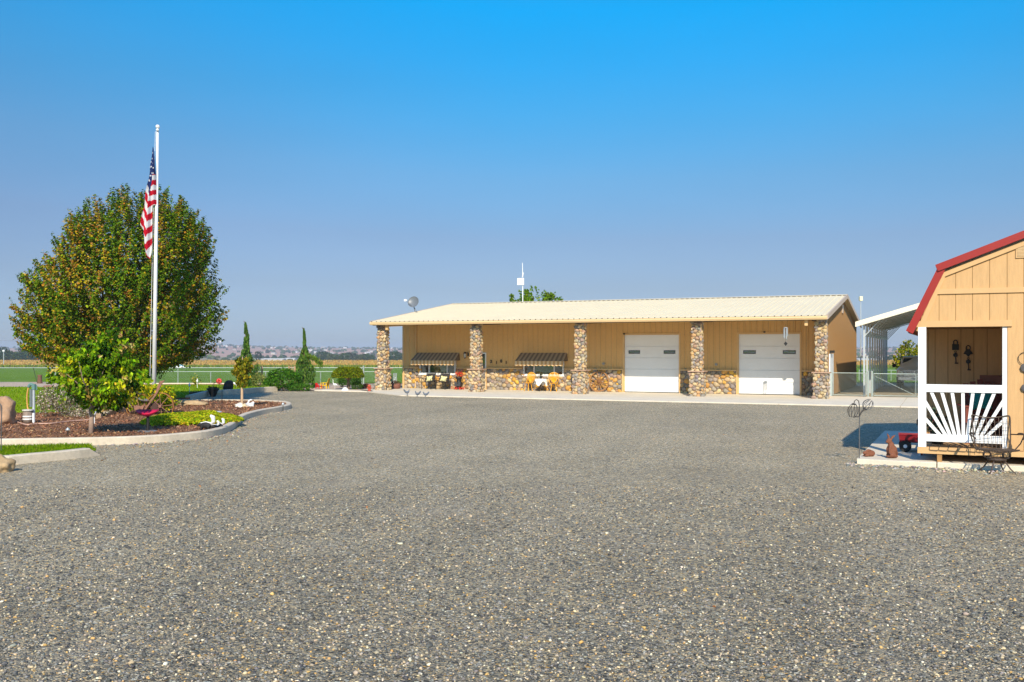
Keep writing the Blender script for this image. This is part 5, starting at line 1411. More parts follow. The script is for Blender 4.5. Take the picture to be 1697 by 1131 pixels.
t = thing('flower_vase', 'small dark vase with a leafy sprig on the white cloth table', 'vase', UV(u, v, APZ + .676))
MB().lathe([(.05, 0), (.075, .06), (.05, .12), (.055, .14)], 12).build('vase', M_BLACK, t, True)
pp = prn.normal(size=(70, 3)) * (.06, .06, .06) + (0, 0, .2); leaf_mesh('sprig', pp, .06 + .02 * prn.random(70), pick(prn, [(.06, .08, .03), (.05, .04, .03)], [2, 1], 70), MATS['leaf'], t, prn)
# hens on the apron
M_ZINC = mat('zinc_grey', (.15, .17, .20), .6, metal=.1, var=.35, scale=16)
def hen(px, py, rz, label, tall):
    p = G(px, py, APZ)
    o = fused('hen_figure', [('e', (0, 0, .24 * tall), (.15, .1, .11)), ('e', (.13, 0, .34 * tall), (.05, .05, .09)), ('e', (.15, 0, .43 * tall), (.04, .035, .04)), ('t', [(.18, 0, .43 * tall), (.23, 0, .42 * tall)], [.018, .006]),
        ('t', [(.14, 0, .46 * tall), (.16, 0, .50 * tall), (.12, 0, .49 * tall)], [.02, .02, .01]), ('t', [(-.1, 0, .28 * tall), (-.2, 0, .42 * tall), (-.23, 0, .5 * tall)], [.07, .06, .02]),
        ('t', [(.02, .04, .16), (.02, .05, .02)], [.02, .014]), ('t', [(.02, -.04, .16), (.02, -.05, .02)], [.02, .014]), ('e', (.04, .05, .01), (.06, .035, .012)), ('e', (.04, -.05, .01), (.06, .035, .012))], M_ZINC, None, .017, loc=p, rz=rz); o.scale = (.72, .72, .56)
    return tag(o, label, 'statue', 'grey hen figures at the apron edge')
hen(674.5, 655.5, R(20), 'grey metal hen figure with slim body, nearest the first pillar', 1.12)
hen(692, 657.5, R(160), 'grey metal hen figure standing between two others on the apron edge', .98)
hen(705.5, 658, R(200), 'grey metal hen figure farthest from the first pillar on the apron edge', .88)
# wind chime at the eave
v = V0 - .05; u = U(1302, v); zc = ZV(1302, 540.5, v)
t = thing('wind_chime', 'wind chime with silver tubes and a dark diamond, hanging at the eave', 'wind chime', UV(u, v, zc), -TH)
MB().tube([(0, 0, .1), (0, 0, -.86)], .006, 5).build('cord', M_BLACK, t)
MB().lathe([(0, -.09), (.1, -.09), (.1, -.07), (0, -.05)], 12).build('cap', M_GALV, t)
for k in range(6):
    a = k * math.pi / 3; MB().tube([(.085 * math.cos(a), .085 * math.sin(a), -.1), (.085 * math.cos(a), .085 * math.sin(a), -.46 - .03 * k)], .016, 6).build('chime_tube', M_GALV, t)
MB().prism([(0, -.72), (.085, -.82), (0, -.92), (-.085, -.82)], -.012, .012, 'y').build('sail', M_BLACK, t)
# things by the first pillar
p = G(645, 645.5)
t = thing('flower_pot', 'white flowers in a tall pot just right of the first stone pillar', 'planter', p)
MB().lathe([(.14, 0), (.2, .32), (.21, .36), (.18, .36)], 14).build('pot', mat('terracotta_dark', (.22, .09, .06), .8, var=.2), t, True)
n = 260; pp = prn.normal(size=(n, 3)) * (.14, .14, .17) + (0, 0, .58); leaf_mesh('foliage', pp, .07 + .04 * prn.random(n), pick(prn, [(.8, .78, .72), (.7, .68, .6), (.06, .12, .03)], [5, 3, 4], n), MATS['leaf'], t, prn)
p = G(656, 646)
t = thing('barrel_planter', 'low dark red pot on the ground between first pillar and wall', 'planter', p)
MB().lathe([(.22, 0), (.28, .2), (.29, .36), (.25, .36), (.24, .3), (0, .29)], 16).build('pot', MATS['terracotta_dark'], t, True)
n = 90; pp = prn.normal(size=(n, 3)) * (.16, .16, .06) + (0, 0, .40); leaf_mesh('foliage', pp, .08 + .04 * prn.random(n), pick(prn, [(.12, .06, .04), (.08, .10, .03), (.2, .07, .05)], [3, 3, 2], n), MATS['leaf'], t, prn)

# ================================================================== TREES, FLAG, GARDEN
M_LEAF = mat('tree_leaf', attr=True, rough=.85, var=0, trans=.32, spec=.06)
M_BARK = mat('tree_bark', (.16, .11, .075), .95, var=.3, scale=9, bump=.6, bscale=30, stretch=(1, 1, .3))
M_PBARK = mat('pale_bark', (.36, .25, .19), .9, var=.2, scale=12, bump=.3)
grng = np.random.default_rng(33)
def crown_pts(rows, y, base, nshoot, per, L, spread, rmin=.55, depth=1.0, upbias=.9, power=.5, gap=.0, seed=0, zmin=None, wexp=1.3):
    """leaf points along shoots that fill a crown given by rows (photo y, left x, right x) at distance y"""
    zs = np.array([CAMZ - (r[0] - HY) / F * y for r in rows]); xl = np.array([(r[1] - CX) / F * y for r in rows]); xr = np.array([(r[2] - CX) / F * y for r in rows])
    o = np.argsort(zs); zs, xl, xr = zs[o], xl[o], xr[o]
    wid = (xr - xl); zz = np.linspace(zs[0], zs[-1], 200); ww = np.interp(zz, zs, wid) ** wexp; cdf = np.cumsum(ww) / ww.sum()
    P_, I_, D_ = [], [], []; k = 0; tries = 0
    while k < nshoot and tries < nshoot * 6:
        tries += 1
        z = np.interp(grng.random(), cdf, zz); l, r = np.interp(z, zs, xl), np.interp(z, zs, xr)
        c = (l + r) / 2; a = (r - l) / 2; ph = grng.random() * 2 * math.pi; rr = rmin + (1 - rmin) * grng.random() ** power
        p = np.array([c + a * math.cos(ph) * rr, y + a * depth * math.sin(ph) * rr, z])
        if gap and noise.noise(Vector(p * (1.0 / gap)) + Vector((seed, 0, 0))) < -.18: continue
        hfrac = (z - zs[0]) / (zs[-1] - zs[0])
        out = np.array([math.cos(ph), math.sin(ph) * depth, 0]); d = out * (1.15 - .8 * hfrac) + np.array([0, 0, upbias * (.25 + .9 * hfrac)]) + .25 * grng.normal(size=3)
        d /= np.linalg.norm(d); t = grng.random(per) ** .8
        ln = L * (.6 + .7 * grng.random())
        q = p + (t[:, None] - .75) * ln * d + grng.normal(size=(per, 3)) * spread * (1.1 - .7 * t[:, None])
        if zmin is not None: q[:, 2] = np.maximum(q[:, 2], zmin)
        P_.append(q - np.array(base)); I_.append(np.full(per, k)); D_.append(np.repeat(d[None], per, 0)); k += 1
    return np.concatenate(P_), np.concatenate(I_), np.concatenate(D_)
def limbs(mb, base_r, fork, tips, r0, rng_):
    for tp in tips:
        tp = Vector(tp); fk = Vector(fork); m = fk.lerp(tp, .5) + Vector(rng_.normal(size=3) * .08 * (tp - fk).length) + Vector((0, 0, -.06 * (tp - fk).length))
        mb.tube(catmull([fk, m, tp], 4), [r0 * (1 - .85 * i / 8) for i in range(9)], 6)

# --- big maple
b = G(200, 669, .09)
t = thing('maple_tree', 'big round maple turning rust and green behind the flagpole', 'tree', b)
rows = [(320, 205, 275), (330, 180, 298), (345, 152, 316), (362, 130, 334), (395, 100, 350), (430, 92, 356), (446, 60, 355), (470, 50, 362), (500, 44, 368), (522, 36, 370), (540, 42, 362), (562, 46, 357), (582, 56, 345), (598, 85, 325), (608, 140, 285)]
pts, idx, dr = crown_pts(rows, b.y, b, 1900, 80, 1.25, .09, rmin=.22, depth=.95, upbias=1.7, power=.45, gap=.75, wexp=.85)
n = len(pts)
pal = [(.048, .115, .006), (.10, .17, .007), (.20, .24, .010), (.33, .25, .010), (.33, .15, .016), (.20, .13, .05), (.42, .29, .015)]
sh = idx.max() + 1; sb = grng.random(sh); cx_ = pts[:, 0]
rust = .10 + .22 * (cx_ < -.6) + .22 * np.array([max(0, noise.noise(Vector(p) * .55 + Vector((3, 1, 0)))) for p in pts]) * 2
rr = np.clip(rust + .25 * (sb[idx] - .5), 0, 1); bias = .40 - .07 * np.clip(cx_, -2, 2); isr = grng.random(n) < np.where(sb[idx] < bias, .68, .07)
cg = pick(grng, pal[:3], [4, 4, 2], n, .22); cr_ = pick(grng, pal[3:], [5, 3, 3, 1.5], n, .22)
oc = pts - np.array([0, 0, 4.2]); oc /= np.linalg.norm(oc, axis=1, keepdims=True)
leaf_mesh('crown', pts, .07 + .06 * grng.random(n), 1.4 * np.where(isr[:, None], cr_, cg), M_LEAF, t, grng, up=.7, out=oc * .8)
tk = MB(); fork = (.25, 0, 1.45)
tk.tube(catmull([(0, 0, -.1), (.04, 0, .6), (.18, 0, 1.1), fork], 4), [.24, .21, .19, .185, .18, .178, .175, .172, .17, .17, .168, .165, .16], 10)
tips = []
for k in range(26):
    a = 2 * math.pi * k / 26 * 2.4; h = 2.0 + 5.4 * grng.random(); rr_ = (3.2 if h < 5 else 2.2) * (.5 + .5 * grng.random()); tips.append((rr_ * math.cos(a), rr_ * math.sin(a), h))
limbs(tk, .2, fork, tips, .085, grng)
tk.build('trunk', M_BARK, t, True)

# --- young dogwood in the mulch bed
b = G(151, 719, MZ)
t = thing('dogwood_tree', 'small bright green dogwood with yellowing leaves in the mulch bed', 'tree', b)
rows = [(545, 176, 190), (556, 168, 200), (572, 142, 214), (585, 118, 220), (598, 96, 222), (610, 84, 224), (620, 92, 246), (632, 82, 252), (642, 96, 250), (652, 118, 246), (664, 128, 222), (676, 142, 206)]
pts, idx, dr = crown_pts(rows, b.y, b, 320, 26, .45, .07, rmin=.25, depth=.9, upbias=.5, power=.7, gap=.36, seed=9)
n = len(pts)
sb = grng.random(idx.max() + 1)[idx]
cg = pick(grng, [(0.150, 0.290, 0.008), (0.270, 0.420, 0.008), (0.085, 0.190, 0.006)], [4, 4, 2], n, .15); cz_ = pick(grng, [(.035, .10, .006)], [1], n, .2); cy = pick(grng, [(0.630, 0.644, 0.012), (0.510, 0.588, 0.024), (0.720, 0.560, 0.048)], [3, 3, 1], n, .15); cp = pick(grng, [(0.600, 0.448, 0.120), (0.450, 0.280, 0.072), (0.750, 0.616, 0.224)], [2, 2, 1], n, .2)
col = np.where((sb < .10)[:, None], cy, np.where((sb > .86)[:, None] & (grng.random(n) < .7)[:, None], cp, np.where((sb > .62)[:, None], cz_, cg)))
ax = dr * .5 + np.array([0, 0, -.9]) + .5 * grng.normal(size=(n, 3))
DROOP = np.array([(-.5, 0, 0), (-.1, -.30, .05), (.5, 0, -.12), (-.1, .30, .05)])
leaf_mesh('crown', pts,   .095 + .045 * grng.random(n), col, M_LEAF, t, grng, up=.3, shape=DROOP, axis=ax)
tk = MB(); tk.tube([(0, 0, -.1), (.01, 0, .35), (0, .02, .75), (.03, 0, 1.05)], [.075, .065, .06, .055], 8)
tips = [(.75 * math.cos(a) * (.6 + .4 * grng.random()), .7 * math.sin(a), 1.25 + .7 * grng.random()) for a in np.linspace(0, 6.28, 13)]
limbs(tk, .05, (.03, 0, 1.0), tips, .03, grng)
tk.tube([(.03, 0, 1.0), (.25, 0, 1.6), (.42, 0, 2.2)], [.045, .03, .01], 6)
tk.build('trunk', M_PBARK, t, True)

# --- shrubs
def shrub(name, label, cat, base, rad, n, size, pal, wts, zc=.5, seed=0, gap=.0, up=.5, stems=True, group=None, shell=.55, axis=None, shape=None, jit=.22):
    t = thing(name, label, cat, base, 0, group)
    d = grng.normal(size=(n * 2, 3)); d /= np.linalg.norm(d, axis=1, keepdims=True)
    d = d[d[:, 2] > -.75]; m = len(d)
    k = np.array([1 + .22 * noise.noise(Vector(q) * 2.3 + Vector((seed * 5.1, 0, 0))) + .10 * noise.noise(Vector(q) * 6 + Vector((seed, 2, 0))) for q in d])
    r = (shell + (1 - shell) * grng.random(m) ** .5) * k
    p = d * r[:, None] * np.array(rad) + np.array([0, 0, rad[2] * zc])
    if gap: p = p[np.array([noise.noise(Vector(q) / gap + Vector((seed, seed, 0))) > -.22 for q in p])]
    p = p[p[:, 2] > .01][:n]; m = len(p)
    leaf_mesh('foliage', p, size * (.7 + .6 * grng.random(m)), pick(grng, pal, wts, m, jit), M_LEAF, t, grng, up=up, shape=shape, axis=None if axis is None else np.tile(axis, (m, 1)) + .4 * grng.normal(size=(m, 3)))
    if stems:
        s_ = MB()
        for k in range(7):
            a = grng.random() * 6.28; s_.tube([(0, 0, -.02), (rad[0] * .3 * math.cos(a), rad[1] * .3 * math.sin(a), rad[2] * .7), (rad[0] * .65 * math.cos(a), rad[1] * .65 * math.sin(a), rad[2] * 1.3)], [.02, .014, .006], 5)
        s_.build('stem', M_BARK, t)
    return t
shrub('flowering_shrub', 'pale shrub covered in small white flowers behind the dogwood', 'shrub', G(104, 692, .1), (.92, .7, .56), 3600, .055, [(.62, .50, .38), (.75, .66, .55), (.20, .19, .07), (.13, .14, .04), (.34, .26, .15)], [26, 16, 26, 20, 12], .95, 3, .22, shell=.35)
shrub('flowering_shrub', 'low skirt of white flowers between the tall white shrub and the mulch', 'shrub', G(140, 693, .1), (.75, .4, .2), 1000, .05, [(.7, .6, .45), (.3, .26, .12), (.16, .16, .05)], [5, 3, 3], .7, 4, .15, shell=.2)
shrub('golden_shrub', 'yellow and green leaved shrub behind the rusty plow', 'shrub', G(248, 686, MZ), (.98, .6, .55), 3000, .085, [(0.800, 0.609, 0.010), (0.600, 0.551, 0.017), (0.210, 0.348, 0.013), (0.105, 0.232, 0.009)], [26, 20, 24, 16], .9, 6, .3, shell=.35)
shrub('hedge_shrub', 'dense dark green rounded shrub between the two spire trees', 'shrub', G(470, 648), (1.02, .9, .66), 5200, .085, [(0.053, 0.160, 0.010), (0.083, 0.232, 0.013), (0.030, 0.102, 0.009), (0.150, 0.290, 0.017)], [34, 30, 20, 10], .9, 8, .35)
shrub('low_shrub', 'low spreading green shrub at the foot of the second spire tree', 'shrub', G(497, 648.5), (.75, .5, .24), 1500, .07, [(0.075, 0.203, 0.017), (0.120, 0.261, 0.025), (0.045, 0.131, 0.010)], [3, 3, 2], .8, 9, .25)
shrub('round_shrub', 'small round dark shrub right of the mushroom tree trunk', 'shrub', G(592, 646.5), (.34, .3, .26), 800, .06, [(0.045, 0.116, 0.010), (0.075, 0.174, 0.017)], [1, 1], .9, 10)
shrub('dark_shrub', 'dark green clipped shrub in shade behind the mushroom tree', 'shrub', G(579, 642.5), (.75, .4, .44), 2200, .07, [(0.038, 0.109, 0.010), (0.060, 0.160, 0.013)], [1, 1], .95, 11)
shrub('bronze_grass', 'small bronze red tuft beside the first stone pillar', 'plant', G(606, 645), (.25, .22, .16), 420, .07, [(.28, .10, .05), (.35, .16, .08), (.18, .08, .04)], [1, 1, 1], .9, 12)
shrub('bronze_grass', 'low dark bronze tuft beside the little red chair', 'plant', G(521, 642), (.22, .2, .12), 300, .07, [(.16, .09, .07), (.12, .10, .05)], [1, 1], .9, 13)
shrub('grey_shrub', 'loose grey green shrub hiding the right side of the first spire', 'shrub', G(429, 643.5), (.5, .4, .5), 1100, .07, [(0.240, 0.290, 0.068), (0.150, 0.217, 0.043), (0.375, 0.348, 0.085)], [3, 3, 2], .9, 14, .25, shell=.3)
# ground cover dome
t = thing('ground_juniper', 'yellow green ground cover mound beside the red tractor seat', 'plant', G(318, 700, MZ))
n = 9500; a = grng.random(n) * 6.28; r = np.sqrt(grng.random(n)); x = 1.38 * r * np.cos(a); y = 1.75 * r * np.sin(a)
hN = np.array([.8 + .35 * noise.noise(Vector((p, q, 0)) * 1.6) for p, q in zip(x, y)])
edge = np.array([1 + .16 * noise.noise(Vector((math.cos(q) * 1.4, math.sin(q) * 1.4, 4))) for q in a]); x *= edge; y *= edge
pp = np.stack([x, y, .03 + .27 * np.sqrt(np.maximum(0, 1 - r ** 2.2)) * hN], 1)
leaf_mesh('foliage', pp, .07 + .05 * grng.random(n), pick(grng, [(0.450, 0.504, 0.012), (0.300, 0.420, 0.010), (0.630, 0.560, 0.024), (0.510, 0.280, 0.024), (0.150, 0.252, 0.008)], [34, 26, 18, 8, 14], n, .2), M_LEAF, t, grng, up=.9, out=np.stack([x * .3, y * .3, 0 * x], 1))

# --- weeping spire conifers
def spire(label, px, ybase, ytop, prof, seed, hook, thick):
    b = G(px, ybase); t = thing('spire_conifer', label, 'tree', b, 0, 'weeping spire conifers')
    H = b.z + CAMZ - (ytop - HY) / F * b.y
    n = 5200; z = H * grng.random(n) ** 1.05; fr = z / H
    R_ = np.interp(fr, [p[0] for p in prof], [p[1] for p in prof]); ce = np.interp(fr, [p[0] for p in prof], [p[2] for p in prof])
    a = grng.random(n) * 6.28; lob = np.array([1 + .45 * noise.noise(Vector((math.cos(q) * 1.3, math.sin(q) * 1.3, w_ * 1.7 + seed))) for q, w_ in zip(a, z)])
    r = R_ * lob * (.25 + .75 * grng.random(n) ** .6)
    p = np.stack([ce + r * np.cos(a), r * np.sin(a), np.maximum(z, .04)], 1)
    ok = np.array([noise.noise(Vector(q) * 2.4 + Vector((seed, 0, 0))) > -.25 for q in p]); p = p[ok]; n = len(p)
    ax = np.stack([.3 * grng.normal(size=n), .3 * grng.normal(size=n), -np.ones(n)], 1)
    leaf_mesh('foliage', p, .12 + .10 * grng.random(n), pick(grng, [(0.083, 0.182, 0.028), (0.128, 0.238, 0.032), (0.053, 0.126, 0.024), (0.195, 0.280, 0.040)], [34, 28, 22, 12], n, .2), M_LEAF, t, grng, up=0, shape=np.array([(-.5, 0, 0), (0, -.16, .03), (.5, 0, 0), (0, .16, .03)]), axis=ax)
    tk = MB(); tk.tube(catmull([(0, 0, -.1), (prof[1][2] * .5, 0, H * .3), (prof[-2][2], 0, H * .8), (prof[-1][2], 0, H * .98), (prof[-1][2] + hook, 0, H * 1.035)], 3), [.09 - .0064 * i for i in range(13)], 6); tk.build('trunk', M_BARK, t)
spire('tall weeping spire conifer behind the young pole tree', 408, 643, 536, [(0, .62, .05), (.18, .66, .1), (.38, .55, .1), (.5, .34, .02), (.6, .26, .0), (.72, .17, .0), (.8, .15, .02), (.9, .10, -.02), (1, .03, -.05)], 2, -.1, 1)
spire('slimmer weeping spire conifer with a side branch, right of the dark hedge shrub', 504, 644, 546, [(0, .55, .05), (.2, .62, .05), (.38, .5, 0), (.5, .38, .0), (.58, .24, .02), (.7, .12, .04), (.85, .08, .02), (1, .03, -.02)], 7, -.12, 1)
# its side branch
t = [o for o in COL.objects if o.name.startswith('spire_conifer')][-1]
n = 420; s_ = grng.random(n); p = np.stack([.1 + .95 * s_, .1 * grng.normal(size=n), 2.05 - .55 * s_ ** 2 - .25 * grng.random(n)], 1) + .05 * grng.normal(size=(n, 3))
leaf_mesh('foliage', p, .12 + .08 * grng.random(n), pick(grng, [(0.165, 0.252, 0.032), (0.120, 0.210, 0.024)], [1, 1], n, .2), M_LEAF, t, grng, up=0, shape=np.array([(-.5, 0, 0), (0, -.16, .03), (.5, 0, 0), (0, .16, .03)]), axis=np.stack([.3 * grng.normal(size=n), .3 * grng.normal(size=n), -np.ones(n)], 1))
# --- young tree on a pole-straight pale trunk at the tip of the island
b = G(401, 675, MZ)
t = thing('young_tree', 'young tree with straight pale trunk and narrow olive crown at island tip', 'tree', b)
rows = [(593, 397, 407), (600, 390, 413), (612, 387, 416), (622, 386, 415), (632, 389, 412), (640, 395, 408)]
pts, idx, dr = crown_pts(rows, b.y, b, 95, 16, .3, .06, rmin=.2, depth=.9, upbias=.5, gap=.35, seed=5)
n = len(pts); ax = np.array([0, 0, -1.0]) + .6 * grng.normal(size=(n, 3))
leaf_mesh('crown', pts, .11 + .05 * grng.random(n), pick(grng, [(0.240, 0.238, 0.012), (0.390, 0.308, 0.016), (0.105, 0.140, 0.010), (0.510, 0.336, 0.024)], [34, 22, 30, 8], n, .2), M_LEAF, t, grng, up=.3, shape=DROOP, axis=ax)
tk = MB(); tk.tube([(0, 0, -.1), (0, 0, .8), (.02, 0, 1.9)], [.05, .045, .015], 8); tk.build('trunk', mat('tan_trunk', (.56, .38, .22), .85, var=.15), t)
# --- mushroom-clipped tree
b = G(577, 646.5)
t = thing('clipped_tree', 'mushroom-shaped clipped tree on a short dark trunk left of the workshop', 'tree', b)
n = 6500; a = grng.random(n) * 6.28; r = np.sqrt(grng.random(n)); dome = np.sqrt(np.maximum(0, 1 - r ** 2.6))
x, y = .95 * r * np.cos(a), .9 * r * np.sin(a); f = grng.random(n) ** .35; lob = np.array([1 + .12 * noise.noise(Vector((p, q, 1)) * 3.2) for p, q in zip(x, y)])
z = .72 + (.03 + .64 * dome * lob) * f - .08 * (r < .5)
z = np.where(grng.random(n) < .25, .70 + .1 * grng.random(n), z)
leaf_mesh('crown', np.stack([x * lob, y * lob, z], 1), .06 + .035 * grng.random(n), pick(grng, [(0.210, 0.266, 0.010), (0.300, 0.308, 0.012), (0.120, 0.182, 0.008), (0.075, 0.126, 0.008)], [34, 24, 26, 14], n, .2), M_LEAF, t, grng, up=.6)
tk = MB(); tk.tube([(0, 0, -.1), (.01, 0, .4), (0, 0, .85)], [.09, .075, .06], 8)
for k in range(7): a = k * .9; tk.tube([(0, 0, .55), (.3 * math.cos(a), .3 * math.sin(a), .78), (.6 * math.cos(a), .6 * math.sin(a), .95)], [.04, .03, .015], 5)
tk.build('trunk', M_BARK, t)
# --- trees behind the workshop and carport
b = Vector((P(888, 500, 74).x, 74, -.13))
t = thing('poplar_tree', 'leafy green tree showing above the workshop roof ridge', 'tree', b)
rows = [(476, 880, 895), (480, 868, 906), (487, 850, 914), (494, 843, 922), (502, 842, 934), (520, 838, 940), (545, 838, 940), (575, 845, 932), (600, 860, 915)]
pts, idx, dr = crown_pts(rows, b.y, b, 420, 34, .9, .10, rmin=.35, depth=.95, upbias=1.3, gap=.7, seed=3)
n = len(pts); leaf_mesh('crown', pts, .14 + .08 * grng.random(n), pick(grng, [(0.150, 0.280, 0.010), (0.210, 0.308, 0.012), (0.090, 0.182, 0.008), (0.330, 0.308, 0.016)], [34, 28, 22, 8], n, .2), M_LEAF, t, grng, up=.5)
tk = MB(); tk.tube([(0, 0, -.1), (0, 0, 2), (.05, 0, 4), (0, 0, 6)], [.22, .18, .12, .04], 8); limbs(tk, .2, (0, 0, 1.8), [(1.5 * math.cos(a), 1.5 * math.sin(a), 4 + 1.5 * grng.random()) for a in np.linspace(0, 6, 9)], .06, grng); tk.build('trunk', M_BARK, t)
b = Vector((P(1508, 600, 82).x, 82, -.26))
t = thing('fruit_tree', 'yellow green bushy tree behind the pickup in the carport', 'tree', b)
rows = [(567, 1500, 1510), (573, 1492, 1522), (582, 1487, 1530), (594, 1483, 1536), (605, 1483, 1536), (615, 1488, 1532), (622, 1496, 1526)]
pts, idx, dr = crown_pts(rows, b.y, b, 200, 26, .8, .10, rmin=.3, depth=.95, upbias=1.1, gap=.6, seed=13)
n = len(pts); leaf_mesh('crown', pts, .13 + .07 * grng.random(n), pick(grng, [(0.330, 0.308, 0.010), (0.210, 0.252, 0.012), (0.480, 0.364, 0.016), (0.120, 0.168, 0.010)], [30, 28, 16, 20], n, .2), M_LEAF, t, grng, up=.5)
tk = MB(); tk.tube([(0, 0, -.1), (0, 0, 1), (.05, 0, 2)], [.12, .1, .05], 8); limbs(tk, .1, (0, 0, .9), [(1.0 * math.cos(a), 1.0 * math.sin(a), 1.8 + .6 * grng.random()) for a in np.linspace(0, 6, 8)], .04, grng); tk.build('trunk', M_BARK, t)

# --- distant tree rows: one crown kind per look, each tree its own
def far_tree(nm, pal, wts, w, h, seed):
    t = thing(nm, None, 'tree'); n = 700
    d = grng.normal(size=(n, 3)); d /= np.linalg.norm(d, axis=1, keepdims=True)
    k = np.array([1 + .35 * noise.noise(Vector(q) * 2 + Vector((seed, 0, 0))) for q in d]); p = d * (k * (.55 + .45 * grng.random(n) ** .5))[:, None] * np.array([w / 2, w / 2, h * .46]) + np.array([0, 0, h * .54])
    leaf_mesh('crown', p, w * .09 + w * .06 * grng.random(n), pick(grng, pal, wts, n, .2), M_LEAF, t, grng, up=.5)
    tk = MB(); tk.tube([(0, 0, -.5), (0, 0, h * .5)], [w * .045, w * .03], 6); tk.build('trunk', M_BARK, t); return t
LABF = 'hazy green tree in the far row left of the maple'
fr = random.Random(4); kinds = [far_tree('far_tree', [(.05, .09, .03), (.07, .12, .03)], [1, 1], 11, 10.5, 1), far_tree('far_tree', [(.03, .06, .025), (.04, .07, .03)], [1, 1], 9, 13, 2), far_tree('far_tree', [(.10, .13, .05), (.07, .10, .04)], [1, 1], 13, 9, 3)]
used = [0, 0, 0]
def put_far(px, y, k, label, group, s=1.0):
    x = (px - CX) / F * y; z = zt(y)
    o = kinds[k] if not used[k] else dup(kinds[k]); used[k] = 1
    o.location = (x, y, z); o.rotation_euler = (0, 0, fr.random() * 6.28); o.scale = (s, s, s * fr.uniform(.9, 1.1)); o['label'] = label; o['group'] = group
for px, k, s in ((3, 1, 1.0), (10, 0, 1.0), (17, 2, .95), (24, 2, .9), (31, 0, .85), (39, 1, 1.0), (46, 0, 1.0), (53, 0, 1.05), (60, 2, 1.0), (70, 0, 1.0), (80, 2, 1.1)):
    put_far(px, 740 + fr.uniform(-25, 25), k, LABF, 'trees across the fields at the left edge', s * .95)
for px, k, s in ((428, 1, .85), (532, 0, .95), (540, 0, 1.0), (550, 2, .9), (560, 2, .8), (570, 0, .85), (580, 1, .75), (588, 1, .7), (597, 2, .8), (606, 0, .8), (614, 0, .75), (652, 0, .9), (660, 1, .8), (668, 0, .9), (1478, 2, .7), (1470, 0, .6)):
    put_far(px, 900 + fr.uniform(-40, 60), k, 'hazy dark tree beyond the corn in the row between spires and carport', 'trees beyond the corn field', s)

# --- flagpole and flag
yf = 34.2; b = Vector((P(254.5, 640, yf).x, yf, MZ)); tpz = P(261.3, 214, yf)
t = thing('flagpole', 'tall silver flagpole with a ball finial rising from the mulch bed', 'flagpole', b)
tp = tpz - b
M_ALU = mat('brushed_pole', (.86, .86, .84), .4, metal=.15, var=.05)
MB().tube([(0, 0, -.1), tp * .5, tp], [.075, .066, .042], 14).build('pole', M_ALU, t, True)
MB().blob(tp + Vector((0, 0, .08)), .075, 2, 0).build('finial', M_ALU, t, True)
MB().tube([tp + Vector((-.02, -.08, -.05)), tp + Vector((.07, -.08, -.05))], .035, 8).build('truck', M_ALU, t)
MB().tube([tp + Vector((-.06, -.06, -.1)), tp * .5 + Vector((-.10, -.07, 0)), tp * .12 + Vector((-.11, -.09, 0))], .007, 4).build('halyard', M_SWHITE, t)
MB().lathe([(.16, 0), (.16, .03), (.1, .06), (.08, .12)], 14).build('collar', M_ALU, t)
# flag: limp cloth in two long folds
L_ = [(85, 172), (150, 158), (250, 136), (350, 116), (450, 99), (550, 84), (650, 64), (720, 52), (770, 48), (820, 70), (860, 93), (950, 97), (1040, 93), (1085, 148)]
R_ = [(85, 176), (110, 182), (200, 188), (330, 191), (590, 191), (605, 163), (700, 163), (800, 160), (900, 160), (1000, 158), (1070, 156), (1085, 151)]
Fo = [(85, 174), (200, 176), (330, 168), (480, 146), (560, 136), (660, 126), (730, 120), (810, 112), (870, 104), (960, 100), (1085, 150)]
def itp(T, y): return float(np.interp(y, [q[0] for q in T], [q[1] for q in T]))
stars = [(170, 140), (160, 185), (172, 230), (180, 275), (150, 255), (158, 315), (138, 258), (132, 292), (126, 330), (120, 370), (165, 350), (148, 340), (146, 215), (178, 320), (140, 385), (128, 410)]
NX, NZ = 30, 170; mb = MB(); vs = []; fx = []
for j in range(NZ + 1):
    py = 85 + 1000 * j / NZ; l, r, f = itp(L_, py), itp(R_, py), itp(Fo, py)
    for i in range(NX + 1):
        s = i / NX; px = l + (r - l) * s
        q = P(225 + px / 5.38, 230 + py / 5.38, yf)
        w = (px - f) / 30
        dy = -.10 - .13 * math.exp(-w * w) + .05 * math.sin(px * .16 + py * .004) * min(1, (py - 80) / 200) + (.07 if px < f else 0) * min(1, abs(w))
        vs.append((q.x, yf + dy, q.z)); fx.append((px, py))
red, wht, blu = (.58, .012, .03), (.80, .78, .78), (.022, .035, .13)
mb.v = vs
for j in range(NZ):
    for i in range(NX):
        a = j * (NX + 1) + i; px = (fx[a][0] + fx[a + 1][0]) / 2; py = (fx[a][1] + fx[a + NX + 1][1]) / 2; f = itp(Fo, py)
        if px < f:
            c = py - 1.75 * (px - f) * -1 * -1; c = py + 1.75 * (f - px) * -1 + 0; c = py + 1.75 * (f - px) * 1 - 0
            c = py + 1.9 * (f - px)                       # left fold: stripes run down to the right
            k = int((c - 506) // 63); canton = c < 506
        else:
            c = py + 1.25 * (px - f)                       # right fold: stripes climb to the right
            k = int((c - 506) // 63); canton = c < 506 and py < 335 + (px - 160) * -.3
            if py < 600 and not canton and px > 140: k = int((py + .35 * (px - 190) - 332) // 43)
        col = blu if canton else (wht if k % 2 == 0 else red)
        if canton and any(abs(px - sx) < 4.2 and abs(py - sy) < 6.5 for sx, sy in stars): col = wht
        mb.f.append((a, a + 1, a + NX + 2, a + NX + 1)); mb.m.append(0); mb.c.append(col)
fo = mb.build('flag', mat('flag_cloth', attr=True, rough=.85, var=0, trans=.3, spec=.1), None, True)
tag(fo, 'red, white and blue stars and stripes flag hanging limp against the pole', 'flag')

